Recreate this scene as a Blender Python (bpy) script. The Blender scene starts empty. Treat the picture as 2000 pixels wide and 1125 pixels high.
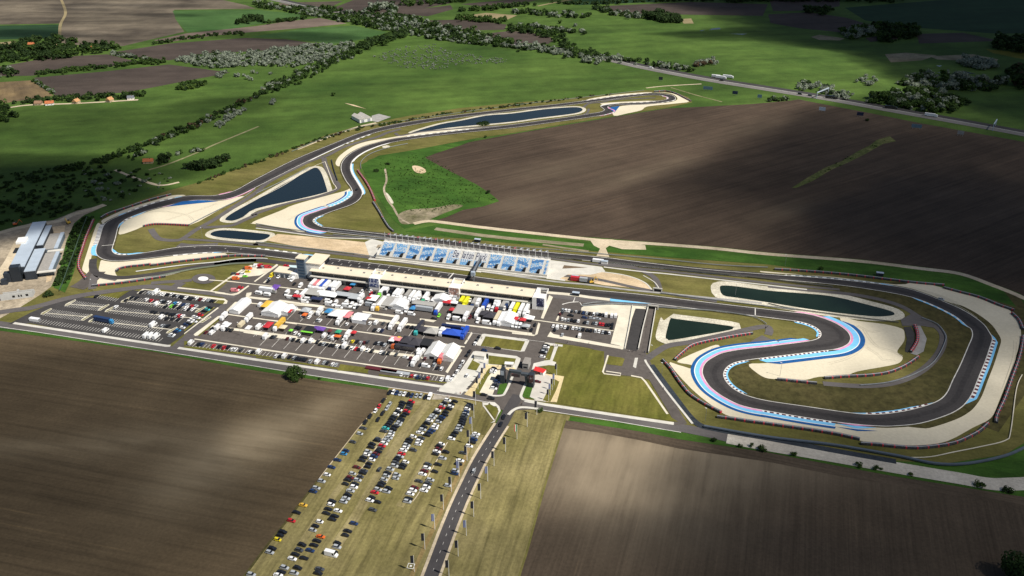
import bpy, math, random
from mathutils import Vector, geometry
random.seed(7)
R = math.radians
sc = bpy.context.scene
COL = sc.collection

# ---------------------------------------------------------------- camera, sky, sun, exposure
CAM_H, CAM_T, CAM_F = 320.0, 27.8, 1720.0          # height (m), pitch below the horizon, focal length per 2000 px
cam = bpy.data.objects.new('camera', bpy.data.cameras.new('camera'))
COL.objects.link(cam); sc.camera = cam
cam.location = (0, 0, CAM_H); cam.rotation_euler = (R(90 - CAM_T), 0, 0)
cam.data.sensor_width = 36.0; cam.data.lens = 36.0 * CAM_F / 2000.0
cam.data.clip_start = 1.0; cam.data.clip_end = 60000.0
SUN_EL, SUN_DIR = R(52), Vector((0.86, -0.51, 0)).normalized()
world = bpy.data.worlds.new("World"); sc.world = world; world.use_nodes = True
wn = world.node_tree.nodes; wl = world.node_tree.links
bg = wn['Background']; sky = wn.new('ShaderNodeTexSky'); sky.sky_type = 'NISHITA'; sky.sun_disc = False
sky.sun_elevation = SUN_EL; sky.sun_rotation = math.atan2(SUN_DIR.x, SUN_DIR.y)
wl.new(sky.outputs[0], bg.inputs[0]); bg.inputs[1].default_value = 0.05
sun = bpy.data.objects.new('sun', bpy.data.lights.new('sun', 'SUN')); COL.objects.link(sun)
sun.data.energy = 4.8; sun.data.angle = R(0.5); sun.data.color = (1.0, 0.95, 0.86)
SUNV = Vector((SUN_DIR.x * math.cos(SUN_EL), SUN_DIR.y * math.cos(SUN_EL), math.sin(SUN_EL)))
sun.rotation_euler = SUNV.to_track_quat('Z', 'Y').to_euler(); sun.location = (0, 0, 900)
sc.view_settings.view_transform = 'Standard'; sc.view_settings.look = 'None'
sc.view_settings.exposure = 0.45; sc.view_settings.gamma = 1.0
sc.cycles.max_bounces = 5; sc.cycles.transparent_max_bounces = 12; sc.cycles.volume_bounces = 0

# ---------------------------------------------------------------- survey: photo point -> point on the flat plain
ST, CT = math.sin(R(CAM_T)), math.cos(R(CAM_T))
def G(px, py, z=0.0):
    cx, cy = (px - 1000) / CAM_F, (562.5 - py) / CAM_F
    dz = -ST + cy * CT
    t = (z - CAM_H) / dz
    return Vector((cx * t, (CT + cy * ST) * t, z))
def scale_at(py): return (py + 345) * 0.885 / CAM_H
D1 = (G(1317, 827) - G(27, 629.5)).normalized()       # along the straight and the parking rows
D2 = Vector((-D1.y, D1.x, 0))                           # away from the camera
A1, A2 = math.atan2(D1.y, D1.x), math.atan2(D2.y, D2.x)

# ---------------------------------------------------------------- helpers
def setp(o, label=None, cat=None, group=None, kind=None):
    if label: o['label'] = label
    if cat: o['category'] = cat
    if group: o['group'] = group
    if kind: o['kind'] = kind
    return o
def mesh_from(name, vs, fs, mats=(), mi=None, smooth=False):
    m = bpy.data.meshes.new(name)
    m.from_pydata([tuple(v) for v in vs], [], fs); 
    for k in mats: m.materials.append(k)
    if mi: m.polygons.foreach_set('material_index', mi)
    if smooth: m.polygons.foreach_set('use_smooth', [True] * len(m.polygons))
    m.update(); return m
def obj(name, mesh, parent=None, loc=None, rz=0.0, color=None):
    o = bpy.data.objects.new(name, mesh); COL.objects.link(o)
    if parent: o.parent = parent
    if loc is not None: o.location = loc
    if rz: o.rotation_euler = (0, 0, rz)
    if color: o.color = (*color, 1)
    return o
def empty(name, loc, rz=0.0):
    o = bpy.data.objects.new(name, None); COL.objects.link(o)
    o.location = loc; o.rotation_euler = (0, 0, rz); o.empty_display_size = 0.5; return o
class MB:
    def __init__(s): s.v, s.f, s.m = [], [], []
    def quad(s, a, b, c, d, m=0):
        n = len(s.v); s.v += [a, b, c, d]; s.f.append((n, n+1, n+2, n+3)); s.m.append(m)
    def tri(s, a, b, c, m=0):
        n = len(s.v); s.v += [a, b, c]; s.f.append((n, n+1, n+2)); s.m.append(m)
    def hexa(s, p, m=0, skip=()):       # p: 4 bottom, 4 top (same winding)
        n = len(s.v); s.v += [Vector(q) for q in p]
        for i, f in enumerate(((3,2,1,0),(4,5,6,7),(0,1,5,4),(1,2,6,5),(2,3,7,6),(3,0,4,7))):
            if i not in skip: s.f.append(tuple(n+k for k in f)); s.m.append(m)
    def box(s, x0, x1, y0, y1, z0, z1, m=0, skip=()):
        s.hexa([(x0,y0,z0),(x1,y0,z0),(x1,y1,z0),(x0,y1,z0),(x0,y0,z1),(x1,y0,z1),(x1,y1,z1),(x0,y1,z1)], m, skip)
    def taper(s, x0, x1, y0, y1, z0, X0, X1, Y0, Y1, z1, m=0, skip=()):
        s.hexa([(x0,y0,z0),(x1,y0,z0),(x1,y1,z0),(x0,y1,z0),(X0,Y0,z1),(X1,Y0,z1),(X1,Y1,z1),(X0,Y1,z1)], m, skip)
    def gable(s, x0, x1, y0, y1, z0, z1, m=0):   # ridge along x
        ym = (y0+y1)/2; n = len(s.v)
        s.v += [Vector(q) for q in ((x0,y0,z0),(x1,y0,z0),(x1,y1,z0),(x0,y1,z0),(x0,ym,z1),(x1,ym,z1))]
        for f in ((0,1,5,4),(2,3,4,5),(3,0,4),(1,2,5),(3,2,1,0)): s.f.append(tuple(n+k for k in f)); s.m.append(m)
    def cyl(s, x, y, z0, z1, r, n=8, m=0, r1=None):
        r1 = r if r1 is None else r1; b = len(s.v)
        for k in range(n):
            a = 2*math.pi*k/n; s.v.append(Vector((x+r*math.cos(a), y+r*math.sin(a), z0)))
        for k in range(n):
            a = 2*math.pi*k/n; s.v.append(Vector((x+r1*math.cos(a), y+r1*math.sin(a), z1)))
        for k in range(n): s.f.append((b+k, b+(k+1)%n, b+n+(k+1)%n, b+n+k)); s.m.append(m)
        s.f.append(tuple(b+n+k for k in range(n))); s.m.append(m)
    def mesh(s, name, mats): return mesh_from(name, s.v, s.f, mats, s.m)
    def build(s, name, mats, parent=None, loc=None, rz=0.0, color=None):
        return obj(name, s.mesh(name, mats), parent, loc, rz, color)

def crom(p, closed=False, k=5):
    n = len(p); out = []
    for i in range(n if closed else n-1):
        a, b, c, d = (p[(i-1) % n], p[i], p[(i+1) % n], p[(i+2) % n]) if closed else (p[max(i-1,0)], p[i], p[i+1], p[min(i+2,n-1)])
        for j in range(k):
            t = j / k
            out.append(0.5*((2*b) + (c-a)*t + (2*a-5*b+4*c-d)*t*t + (3*b-a-3*c+d)*t**3))
    if not closed: out.append(p[-1])
    return out
LV = {}
def zlev(level):
    LV[level] = LV.get(level, 0) + 1
    return level * 0.04 + LV[level] * 0.0008
def sheet(name, px, level, mat, smooth=False, holes=(), world_pts=False, k=4):
    z = zlev(level)
    loops = []
    for lp in (px,) + tuple(holes):
        w = [Vector((q.x, q.y, 0)) for q in lp] if world_pts else [G(*q) for q in lp]
        if smooth: w = crom(w, True, k)
        loops.append(w)
    flat = [q for l in loops for q in l]
    tris = geometry.tessellate_polygon(loops)
    fs = []
    for t in tris:
        a, b, c = (flat[i] for i in t)
        fs.append(t if (b-a).cross(c-a).z > 0 else (t[0], t[2], t[1]))
    vs = [Vector((q.x, q.y, z)) for q in flat]
    o = obj(name, mesh_from(name, vs, fs, [mat])); o['kind'] = 'structure'
    return o
def normals(w, closed=False):
    out = []; n = len(w)
    for i in range(n):
        a, b = (w[(i-1) % n], w[(i+1) % n]) if closed else (w[max(i-1,0)], w[min(i+1,n-1)])
        d = (b-a); d.z = 0; d.normalize(); out.append(Vector((-d.y, d.x, 0)))
    return out
def strip_mesh(name, w, o0, o1, z, mats, dash=None, closed=False, taper=0):
    """band along polyline w between side offsets o0 and o1; dash = (length) alternates two materials"""
    nn = normals(w, closed); vs, fs, mi = [], [], []; L = 0.0; N = len(w)
    tot = sum((w[i+1]-w[i]).length for i in range(N-1)) or 1
    for i in range(N):
        if i: L += (w[i]-w[i-1]).length
        f = 1.0
        if taper: f = min(1.0, L/(taper*tot), (tot-L)/(taper*tot)); f = max(f, 0.02)
        a, b = w[i]+nn[i]*o0, w[i]+nn[i]*(o0+(o1-o0)*f)
        vs += [(a.x,a.y,z),(b.x,b.y,z)]
        if i:
            k = 2*i; fs.append((k-2,k,k+1,k-1) if o1 > o0 else (k-1,k+1,k,k-2)); mi.append(int(L/dash) % 2 if dash else 0)
    return mesh_from(name, vs, fs, mats, mi)
def ribbon(name, px, width, level, mat, smooth=True, dash=None, off=0.0, kind='structure'):
    w = [G(*q) for q in px]
    if smooth and len(w) > 2: w = crom(w, False, 6)
    if dash:
        w = resample(w, dash)
    o = obj(name, strip_mesh(name, w, off-width/2, off+width/2, zlev(level), [mat] if not isinstance(mat, (list,tuple)) else list(mat), dash)); o['kind'] = kind
    return o
def resample(w, step):
    out = [w[0]]; acc = 0.0
    for i in range(1, len(w)):
        a, b = w[i-1], w[i]; d = (b-a).length
        if d == 0: continue
        t = step - acc
        while t <= d:
            out.append(a + (b-a)*(t/d)); t += step
        acc = d - (t - step)
    return out

# ---------------------------------------------------------------- materials
MATS = {}
def nt(name):
    m = bpy.data.materials.new(name); m.use_nodes = True
    t = m.node_tree; b = t.nodes['Principled BSDF']; MATS[name] = m
    return m, t, b
def ramp(t, fac, stops):
    r = t.nodes.new('ShaderNodeValToRGB'); e = r.color_ramp.elements
    e[0].position, e[0].color = stops[0][0], (*stops[0][1], 1)
    e[1].position, e[1].color = stops[-1][0], (*stops[-1][1], 1)
    for p, c in stops[1:-1]: x = e.new(p); x.color = (*c, 1)
    t.links.new(fac, r.inputs[0]); return r.outputs[0]
def noise(t, vec, scale, detail=4, rough=0.55):
    n = t.nodes.new('ShaderNodeTexNoise'); n.inputs['Scale'].default_value = scale
    n.inputs['Detail'].default_value = detail; n.inputs['Roughness'].default_value = rough
    t.links.new(vec, n.inputs['Vector']); return n.outputs[0]
def pos(t, rot=0.0, sx=1.0, sy=1.0):
    g = t.nodes.new('ShaderNodeNewGeometry'); mp = t.nodes.new('ShaderNodeMapping'); mp.vector_type = 'TEXTURE'
    mp.inputs['Rotation'].default_value = (0, 0, rot); mp.inputs['Scale'].default_value = (sx, sy, 1)
    t.links.new(g.outputs['Position'], mp.inputs['Vector']); return mp.outputs[0]
def mix(t, fac, a, b, mode='MIX'):
    n = t.nodes.new('ShaderNodeMix'); n.data_type = 'RGBA'; n.blend_type = mode
    for s, v in ((n.inputs[0], fac), (n.inputs[6], a), (n.inputs[7], b)):
        if isinstance(v, (int, float)): s.default_value = v
        elif isinstance(v, tuple): s.default_value = (*v, 1)
        else: t.links.new(v, s)
    return n.outputs[2]
def ground(name, lo, hi, scale=0.01, fine=0.15, rot=0.0, sx=1, sy=1, rough=0.95, amt=0.5, patches=None, patch_col=None, grain=0.16, furrow=0):
    """two-tone ground: broad noise, finer streaked noise on top, optional named pale patches of dry soil"""
    m, t, b = nt(name)
    p0 = pos(t); p1 = pos(t, rot, sx, sy)
    n0 = noise(t, p0, scale, 6, 0.6); c = ramp(t, n0, [(0.32, lo), (0.68, hi)])
    n1 = noise(t, p1, fine, 5, 0.65)
    dk = ramp(t, n1, [(0.28, (1-amt,)*3), (0.5, (1,)*3), (0.74, (1+amt,)*3)])
    c = mix(t, 1.0, c, dk, 'MULTIPLY')
    if grain:
        n2 = noise(t, p0, 0.55, 3, 0.7); n3 = noise(t, p0, 0.045, 5, 0.65)
        c = mix(t, 1.0, c, ramp(t, n2, [(0.3, (1-grain,)*3), (0.7, (1+grain,)*3)]), 'MULTIPLY')
        c = mix(t, 1.0, c, ramp(t, n3, [(0.3, (1-grain*.8,)*3), (0.7, (1+grain*.8,)*3)]), 'MULTIPLY')
    if furrow:
        pf = pos(t, rot, 60, 1); nf = noise(t, pf, furrow, 3, 0.7)
        c = mix(t, 1.0, c, ramp(t, nf, [(0.30, (.74,)*3), (0.5, (1,)*3), (0.66, (1.12,)*3), (0.76, (1.9,1.8,1.55))]), 'MULTIPLY')
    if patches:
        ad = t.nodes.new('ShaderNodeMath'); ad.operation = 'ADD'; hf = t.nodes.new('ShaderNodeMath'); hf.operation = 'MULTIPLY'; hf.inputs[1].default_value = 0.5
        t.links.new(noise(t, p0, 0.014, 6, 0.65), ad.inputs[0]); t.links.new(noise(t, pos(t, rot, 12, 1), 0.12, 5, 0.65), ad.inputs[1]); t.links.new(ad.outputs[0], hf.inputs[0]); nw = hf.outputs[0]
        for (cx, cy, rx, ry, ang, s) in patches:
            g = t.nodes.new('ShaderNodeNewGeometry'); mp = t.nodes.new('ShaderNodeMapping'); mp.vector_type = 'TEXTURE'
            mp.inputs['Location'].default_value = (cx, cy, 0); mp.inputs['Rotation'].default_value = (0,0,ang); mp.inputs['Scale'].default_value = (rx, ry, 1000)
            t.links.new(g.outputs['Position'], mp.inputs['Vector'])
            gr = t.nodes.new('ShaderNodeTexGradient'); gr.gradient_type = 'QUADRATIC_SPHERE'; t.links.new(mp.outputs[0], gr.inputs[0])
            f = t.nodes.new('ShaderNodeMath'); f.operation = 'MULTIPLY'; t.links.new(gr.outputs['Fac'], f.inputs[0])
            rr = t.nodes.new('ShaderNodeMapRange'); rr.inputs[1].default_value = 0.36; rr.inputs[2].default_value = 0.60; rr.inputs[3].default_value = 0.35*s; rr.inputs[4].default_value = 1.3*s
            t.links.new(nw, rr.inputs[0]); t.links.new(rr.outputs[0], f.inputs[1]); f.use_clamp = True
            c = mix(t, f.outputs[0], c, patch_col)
    t.links.new(c, b.inputs['Base Color']); b.inputs['Roughness'].default_value = rough
    b.inputs['Specular IOR Level'].default_value = 0.15
    return m
def plain(name, c, rough=0.7, metal=0.0, var=0.08, scale=0.4, spec=0.3):
    m, t, b = nt(name)
    n = noise(t, pos(t), scale, 3)
    k = ramp(t, n, [(0.3, tuple(x*(1-var) for x in c)), (0.7, tuple(min(1, x*(1+var)) for x in c))])
    t.links.new(k, b.inputs['Base Color']); b.inputs['Roughness'].default_value = rough; b.inputs['Metallic'].default_value = metal
    b.inputs['Specular IOR Level'].default_value = spec
    return m
def objcol(name, rough=0.4, coat=0.0, var=0.06, scale=0.9):
    m, t, b = nt(name); oi = t.nodes.new('ShaderNodeObjectInfo')
    tc = t.nodes.new('ShaderNodeTexCoord'); n = noise(t, tc.outputs['Object'], scale, 3)
    k = ramp(t, n, [(0.3, (1-var,)*3), (0.7, (1,)*3)])
    t.links.new(mix(t, 1.0, oi.outputs['Color'], k, 'MULTIPLY'), b.inputs['Base Color'])
    b.inputs['Roughness'].default_value = rough; b.inputs['Coat Weight'].default_value = coat
    return m
paint = objcol('vehicle_paint', 0.35, 0.4)
fabric = objcol('tent_fabric', 0.8, 0, 0.12, 0.5)
glass = plain('dark_glass', (0.012,0.014,0.018), 0.12, 0, 0.2, 1.0, 0.6)
rubber = plain('black_rubber', (0.015,0.015,0.015), 0.8)
chrome = plain('grey_metal', (0.32,0.33,0.34), 0.45, 0.6)
white_m = plain('white_paint', (0.72,0.71,0.68), 0.55, 0, 0.05)
dirty_white = plain('line_paint', (0.55,0.53,0.49), 0.8, 0, 0.25, 0.2)
cream = plain('pale_concrete', (0.57,0.525,0.42), 0.85, 0, 0.13, 0.12)
concrete = plain('concrete', (0.50,0.48,0.43), 0.85, 0, 0.12, 0.15)
grey_conc = plain('grey_concrete', (0.28,0.27,0.255), 0.85, 0, 0.15, 0.2)
asphalt = ground('track_asphalt', (0.040,0.037,0.038), (0.056,0.051,0.050), 0.02, 0.5, A1, 12, 1, 0.85, 0.16, grain=0.07)
asphalt2 = ground('paddock_asphalt', (0.076,0.066,0.060), (0.102,0.089,0.081), 0.03, 0.3, 0, 1, 1, 0.9, 0.16, grain=0.07)
asphalt3 = ground('road_asphalt', (0.085,0.077,0.077), (0.115,0.105,0.102), 0.02, 0.4, A1, 8, 1, 0.9, 0.14, grain=0.07)
asphalt4 = ground('new_asphalt', (0.040,0.038,0.038), (0.054,0.051,0.051), 0.02, 0.4, A1, 3, 1, 0.9, 0.18, grain=0.07)
gravel = ground('gravel_bed', (0.53,0.475,0.355), (0.61,0.55,0.42), 0.02, 0.5, 0, 1, 1, 0.95, 0.07, grain=0.04)
sand = ground('bare_sand', (0.40,0.30,0.18), (0.55,0.43,0.29), 0.03, 0.25, A1, 3, 1, 0.95, 0.2)
dirt = ground('bare_dirt', (0.22,0.18,0.13), (0.38,0.32,0.235), 0.025, 0.25, 0, 1, 1, 0.95, 0.35)
pathm = ground('dirt_path', (0.38,0.31,0.21), (0.52,0.44,0.32), 0.03, 0.25, A1, 4, 1, 0.95, 0.18)
stone = ground('stone_bank', (0.40,0.37,0.29), (0.56,0.52,0.42), 0.05, 0.8, 0, 1, 1, 0.95, 0.3)
meadow = ground('meadow_grass', (0.029,0.060,0.010), (0.070,0.118,0.022), 0.006, 0.03, R(12), 6, 1, 0.95, 0.30, grain=0.22)
olive = ground('verge_grass', (0.085,0.084,0.020), (0.140,0.122,0.040), 0.02, 0.12, A1, 4, 1, 0.95, 0.30)
dark_olive = ground('infield_grass', (0.040,0.038,0.012), (0.078,0.066,0.025), 0.03, 0.2, 0, 1, 1, 0.95, 0.45)
lawn = ground('lawn_grass', (0.085,0.088,0.015), (0.140,0.126,0.030), 0.03, 0.22, A2, 6, 1, 0.95, 0.32)
lush = ground('lush_grass', (0.022,0.062,0.008), (0.048,0.105,0.015), 0.02, 0.12, A1, 3, 1, 0.95, 0.35)
ARD = math.atan2((G(975,800)-G(840,1120)).y, (G(975,800)-G(840,1120)).x)
dry = ground('dry_grass', (0.118,0.103,0.036), (0.212,0.178,0.078), 0.02, 0.30, ARD, 16, 1, 0.95, 0.42, grain=.2)
# unseen clouds, partly inferred from their shade, partly added to darken edges: (photo point the shade falls on, radii in m, thickness, turn, seed)
SHADE_CLOUDS = [(1900,36,500,400,300,0,1),(1640,4,360,80,160,0,2),(2080,150,260,240,160,0,3),(1490,66,190,50,70,.1,4),(1960,330,330,240,80,.3,5),(2060,520,220,200,90,0,6),
  (-45,392,175,95,100,.1,7),(-55,402,165,90,100,.2,28),(90,330,140,45,90,0,8),(440,205,75,30,55,.4,9),(570,72,120,34,60,0,10),(230,10,170,18,30,0,11),(60,66,130,24,60,0,12),(1000,0,280,30,50,0,13),(150,245,260,75,22,0,21),(330,30,70,16,40,0,25),(150,18,90,12,40,0,26),(450,62,60,12,45,0,27),
  (1985,1060,190,140,50,0,14),(-80,980,190,170,36,0,15),(1640,400,220,150,26,.3,17),(1750,1020,160,90,24,0,22),(1250,1120,150,50,20,0,24)]  # clouds over the lower corners are added to imitate lens vignetting

# ---------------------------------------------------------------- setting: plain, fields
def Z(x0, y0, s, pts): return [(x0 + x / s, y0 + y / s) for x, y in pts]
base = MB(); base.quad(Vector((-30000,-3000,0)), Vector((30000,-3000,0)), Vector((30000,40000,0)), Vector((-30000,40000,0)))
setp(base.build('ground', [meadow]), kind='structure')
def wp(px, py): q = G(px, py); return (q.x, q.y)
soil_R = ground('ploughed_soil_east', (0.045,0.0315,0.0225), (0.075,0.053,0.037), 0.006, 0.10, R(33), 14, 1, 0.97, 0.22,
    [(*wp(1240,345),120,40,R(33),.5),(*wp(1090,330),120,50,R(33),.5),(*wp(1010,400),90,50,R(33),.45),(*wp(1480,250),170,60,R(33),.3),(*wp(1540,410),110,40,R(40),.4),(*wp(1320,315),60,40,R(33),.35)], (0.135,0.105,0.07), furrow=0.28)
soil_A = (0.058,0.042,0.024); soil_B = (0.086,0.063,0.037)
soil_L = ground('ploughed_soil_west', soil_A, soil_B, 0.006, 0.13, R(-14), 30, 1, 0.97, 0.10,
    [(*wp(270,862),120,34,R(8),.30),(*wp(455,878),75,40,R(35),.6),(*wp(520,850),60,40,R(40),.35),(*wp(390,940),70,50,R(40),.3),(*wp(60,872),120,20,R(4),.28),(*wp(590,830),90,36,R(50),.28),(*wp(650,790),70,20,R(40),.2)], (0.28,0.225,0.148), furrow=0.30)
RW3 = math.atan2((G(1235,900)-G(1170,1120)).y, (G(1235,900)-G(1170,1120)).x)
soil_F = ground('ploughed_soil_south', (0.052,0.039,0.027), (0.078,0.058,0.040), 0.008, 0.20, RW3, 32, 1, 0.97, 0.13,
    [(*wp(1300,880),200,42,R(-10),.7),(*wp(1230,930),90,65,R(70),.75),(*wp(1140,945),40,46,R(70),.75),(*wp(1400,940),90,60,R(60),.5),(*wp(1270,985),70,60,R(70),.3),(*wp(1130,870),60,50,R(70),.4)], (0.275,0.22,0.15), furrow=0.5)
F1 = [(830,308),(850,298),(900,281),(1000,262),(1100,245),(1200,228),(1300,212),(1400,207),(1470,203),(1540,197),(1560,194),(1600,202),(1700,221),(1800,241),(2000,277),(2400,345),(2500,760),(2100,640),(1990,572),(1937,553),(1875,531),(1800,521),(1675,506),(1500,493),(1400,482),(1300,475),(1180,465),(1100,460),(1000,448),(930,441),(850,431),(905,410),(945,403),(975,393),(960,380),(930,360),(900,345),(860,325)]
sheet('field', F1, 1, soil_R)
F2 = [(-900,520),(-400,575),(0,646),(125,663),(300,687),(500,724),(610,741),(757,762),(755,777),(744,787),(703,832),(681,860),(648,902),(620,939),(600,966),(585,985),(560,1018),(523,1064),(480,1122),(420,1200),(300,1400),(-900,1400)]
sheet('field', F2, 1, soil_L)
F3 = [(1104,821),(1170,829),(1250,843),(1325,858),(1500,884),(1625,908),(1750,931),(1875,951),(1976,967),(2100,985),(2600,1060),(2600,1400),(940,1400),(985,1240),(1013,1130),(1030,1075),(1050,1000),(1070,930),(1090,865)]
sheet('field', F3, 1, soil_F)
head = ground('ploughed_headland', (0.056,0.042,0.029), (0.092,0.069,0.048), 0.02, 0.20, A1-.08, 26, 1, 0.97, 0.2, furrow=0.4)
sheet('field', [(1104,821),(1170,829),(1250,843),(1325,858),(1500,884),(1625,908),(1750,931),(1875,951),(1976,967),(2100,985),(2100,1004),(1976,986),(1875,969),(1750,949),(1625,927),(1500,902),(1325,876),(1250,860),(1170,845),(1099,836)], 2, head)
tan = ground('fallow_tan', (0.048,0.039,0.030), (0.155,0.128,0.093), 0.007, 0.02, R(3), 9, 1, 0.97, 0.55)
brown = ground('far_brown_soil', (0.040,0.031,0.027), (0.066,0.051,0.042), 0.006, 0.03, R(8), 8, 1, 0.97, 0.25)
pink = ground('far_pinkish_soil', (0.10,0.075,0.062), (0.15,0.115,0.092), 0.006, 0.03, R(8), 8, 1, 0.97, 0.2)
crop = ground('green_crop', (0.030,0.072,0.018), (0.060,0.115,0.034), 0.006, 0.03, R(8), 6, 1, 0.95, 0.25)
darkcrop = ground('dark_crop', (0.010,0.030,0.012), (0.018,0.045,0.018), 0.006, 0.03, R(8), 6, 1, 0.95, 0.25)
wheat = ground('pale_field', (0.17,0.14,0.075), (0.25,0.20,0.11), 0.006, 0.03, R(8), 6, 1, 0.95, 0.2)
for pts, m in (
  ([(-400,4),(120,-5),(131,-5),(128,25),(118,46),(0,48),(-400,56)], tan),
  ([(-400,58),(0,50),(118,48),(117,74),(0,77),(-400,88)], darkcrop),
  ([(131,-5),(300,-30),(400,-8),(480,10),(500,17),(340,19),(342,36),(360,62),(240,90),(118,87),(112,80),(120,55)], tan),
  ([(337,21),(500,19),(590,28),(600,36),(500,48),(450,57),(365,63),(345,40)], crop),
  ([(300,79),(365,65),(500,51),(560,42),(625,35),(678,46),(600,54),(500,62),(420,69),(330,82)], pink),
  ([(490,72),(600,55),(690,50),(755,63),(720,75),(650,86),(560,75)], crop),
  ([(210,104),(330,85),(480,74),(560,77),(630,87),(590,94),(500,100),(400,104),(330,118),(270,112)], brown),
  ([(-200,150),(0,130),(100,112),(210,106),(265,120),(320,121),(200,131),(60,148)], brown),
  ([(65,152),(200,140),(330,126),(400,135),(450,142),(380,155),(250,180),(115,192),(100,180),(80,160)], brown),
  ([(-200,172),(60,157),(105,187),(0,203),(-200,225)], ground('stubble_field',(0.075,0.055,0.035),(0.17,0.12,0.06),0.02,0.1,R(-60),10,1,.97,.3)),
  ([(0,83),(30,80),(36,92),(0,97),(-60,100)], wheat),
  ([(600,18),(645,18),(690,0),(860,-6),(880,6),(800,22),(740,30),(680,26)], brown),
  ([(500,12),(560,5),(670,2),(650,12),(590,20)], tan),
  ([(768,26),(800,20),(880,10),(885,18),(835,32)], brown),
  ([(835,40),(905,38),(990,48),(985,58),(905,60),(855,48)], brown),
  ([(890,33),(950,25),(1010,30),(985,41),(930,36)], wheat),
  ([(945,66),(1000,60),(1050,66),(1087,76),(1070,86),(1000,83),(960,76)], brown),
  ([(900,8),(1020,-3),(1090,-8),(1010,8),(960,16)], brown),
  ([(1090,2),(1200,-4),(1320,-5),(1280,4),(1130,10)], darkcrop),
  ([(1175,12),(1350,4),(1500,8),(1490,31),(1300,28),(1240,30),(1195,21)], brown),
  ([(1500,-8),(1640,-2),(1640,12),(1600,20),(1510,22)], brown),
  ([(1500,28),(1580,24),(1650,34),(1705,50),(1640,63),(1560,55),(1505,45)], brown),
  ([(1690,74),(1750,65),(1762,75),(1700,82)], brown),
  ([(1790,66),(1880,64),(1955,80),(1795,85)], brown),
  ([(1650,15),(1900,-5),(2300,-10),(2300,60),(1950,66),(1800,55),(1690,40)], darkcrop),
  ([(1728,106),(1770,103),(1830,108),(1800,118),(1740,122)], ground('dry_patch',(0.15,0.13,0.075),(0.26,0.215,0.14),0.03,0.1,0,1,1,.95,.3)),
  ([(1815,110),(1900,106),(1950,116),(1940,126),(1870,118),(1830,116)], MATS['dry_patch']),
  ([(1330,37),(1350,36),(1355,46),(1335,46)], wheat),
  ([(1583,72),(1600,68),(1650,75),(1640,79),(1600,78)], MATS['dry_patch']),
  ([(1925,96),(2010,104),(2010,118),(1940,104)], ground('yellow_crop',(0.08,0.085,0.01),(0.14,0.12,0.016),0.02,0.1,0,1,1,.95,.25)),
): sheet('field', pts, 1, m)
# grass belts and verges
sheet('grass_verge', [(0,602),(20,575),(105,560),(128,545),(150,480),(185,440),(205,420),(250,400),(330,372),(400,353),(470,327),(560,294),(640,263),(700,246),(800,226),(900,211),(1000,201),(1100,193),(1200,183),(1260,176),(1310,178),(1345,190),(1352,200),(1300,211),(1200,226),(1100,243),(1000,260),(930,270),(850,285),(770,300),(720,312),(700,335),(712,360),(730,385),(745,412),(762,452),(790,460),(900,466),(1100,486),(1200,494),(1300,503),(1500,517),(1640,535),(1780,550),(1900,573),(1980,605),(2030,650),(2060,740),(2030,860),(1960,888),(1850,905),(1700,898),(1500,870),(1425,856),(1330,842),(1100,812),(975,795),(757,762),(757,758),(500,718),(380,692),(100,655),(-60,640)], 2, olive)
sheet('grass_verge', Z(1500,562,4,[(-240,640),(-320,800),(-200,900),(0,1000),(400,1080),(800,1150),(1300,1140),(1600,1050),(1800,1130),(2060,760),(2100,300),(1960,60),(1600,-60),(1200,-60),(700,-20),(0,-60),(560,30),(1000,70),(1400,200),(1560,330),(1500,600),(1300,880),(800,980),(300,900),(0,880)]), 3, dark_olive)
sheet('infield', Z(1500,562,4,[(0,700),(-200,520),(-330,660),(-200,800),(0,885),(300,925),(650,980),(900,990),(1100,960),(1300,895),(1390,830),(1440,720),(1500,600),(1560,460),(1595,380),(1585,330),(1480,240),(1300,145),(1050,60),(800,15),(560,10),(600,60),(1100,180),(1380,330),(1370,480),(1200,660),(900,760),(500,760),(100,720)]), 4, dark_olive)
sheet('meadow', [(705,322),(740,304),(830,290),(900,276),(930,272),(900,284),(850,300),(830,308),(860,325),(900,345),(930,360),(960,380),(975,393),(945,403),(905,410),(870,425),(830,436),(790,447),(768,430),(745,395),(722,362)], 3, lush)
sheet('dirt_patch', [(778,420),(800,410),(850,406),(880,400),(905,402),(880,412),(860,420),(830,432),(800,438),(783,436)], 4, ground('weedy_dirt',(0.10,0.095,0.045),(0.24,0.20,0.14),0.06,0.25,0,1,1,.95,.4), True)
sheet('dirt_patch', [(805,325),(815,324),(828,329),(832,336),(822,339),(810,335)], 4, sand, True)
sheet('dirt_patch', [(751,378),(757,378),(768,394),(766,398),(758,393)], 4, stone, True)
sheet('dirt_patch', [(747,286),(756,284),(762,286),(760,289),(749,289)], 4, stone, True)
ribbon('dirt_path', [(752,330),(755,352),(750,370),(757,390),(768,405),(780,425),(800,437)], 2.0, 4, dirt)
sheet('grass_verge', [(790,452),(860,438),(1000,454),(1150,474),(1300,484),(1500,498),(1700,512),(1800,526),(1900,545),(1960,568),(1985,600),(1900,574),(1780,551),(1640,534),(1500,516),(1300,502),(1200,494),(1000,474),(900,465)], 3, lush)
ribbon('dirt_path', [(808,437),(835,432),(860,434),(930,443),(1000,451),(1100,462),(1180,470),(1300,478),(1400,486),(1500,496.5),(1675,510),(1800,525),(1875,535),(1940,558),(1990,578),(2060,612),(2150,655)], 5.5, 4, pathm)
sheet('dirt_patch', [(1150,466),(1195,468),(1260,479),(1262,488),(1215,487),(1190,480),(1183,485),(1190,502),(1165,500),(1172,486),(1160,480)], 5, pathm)
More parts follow.
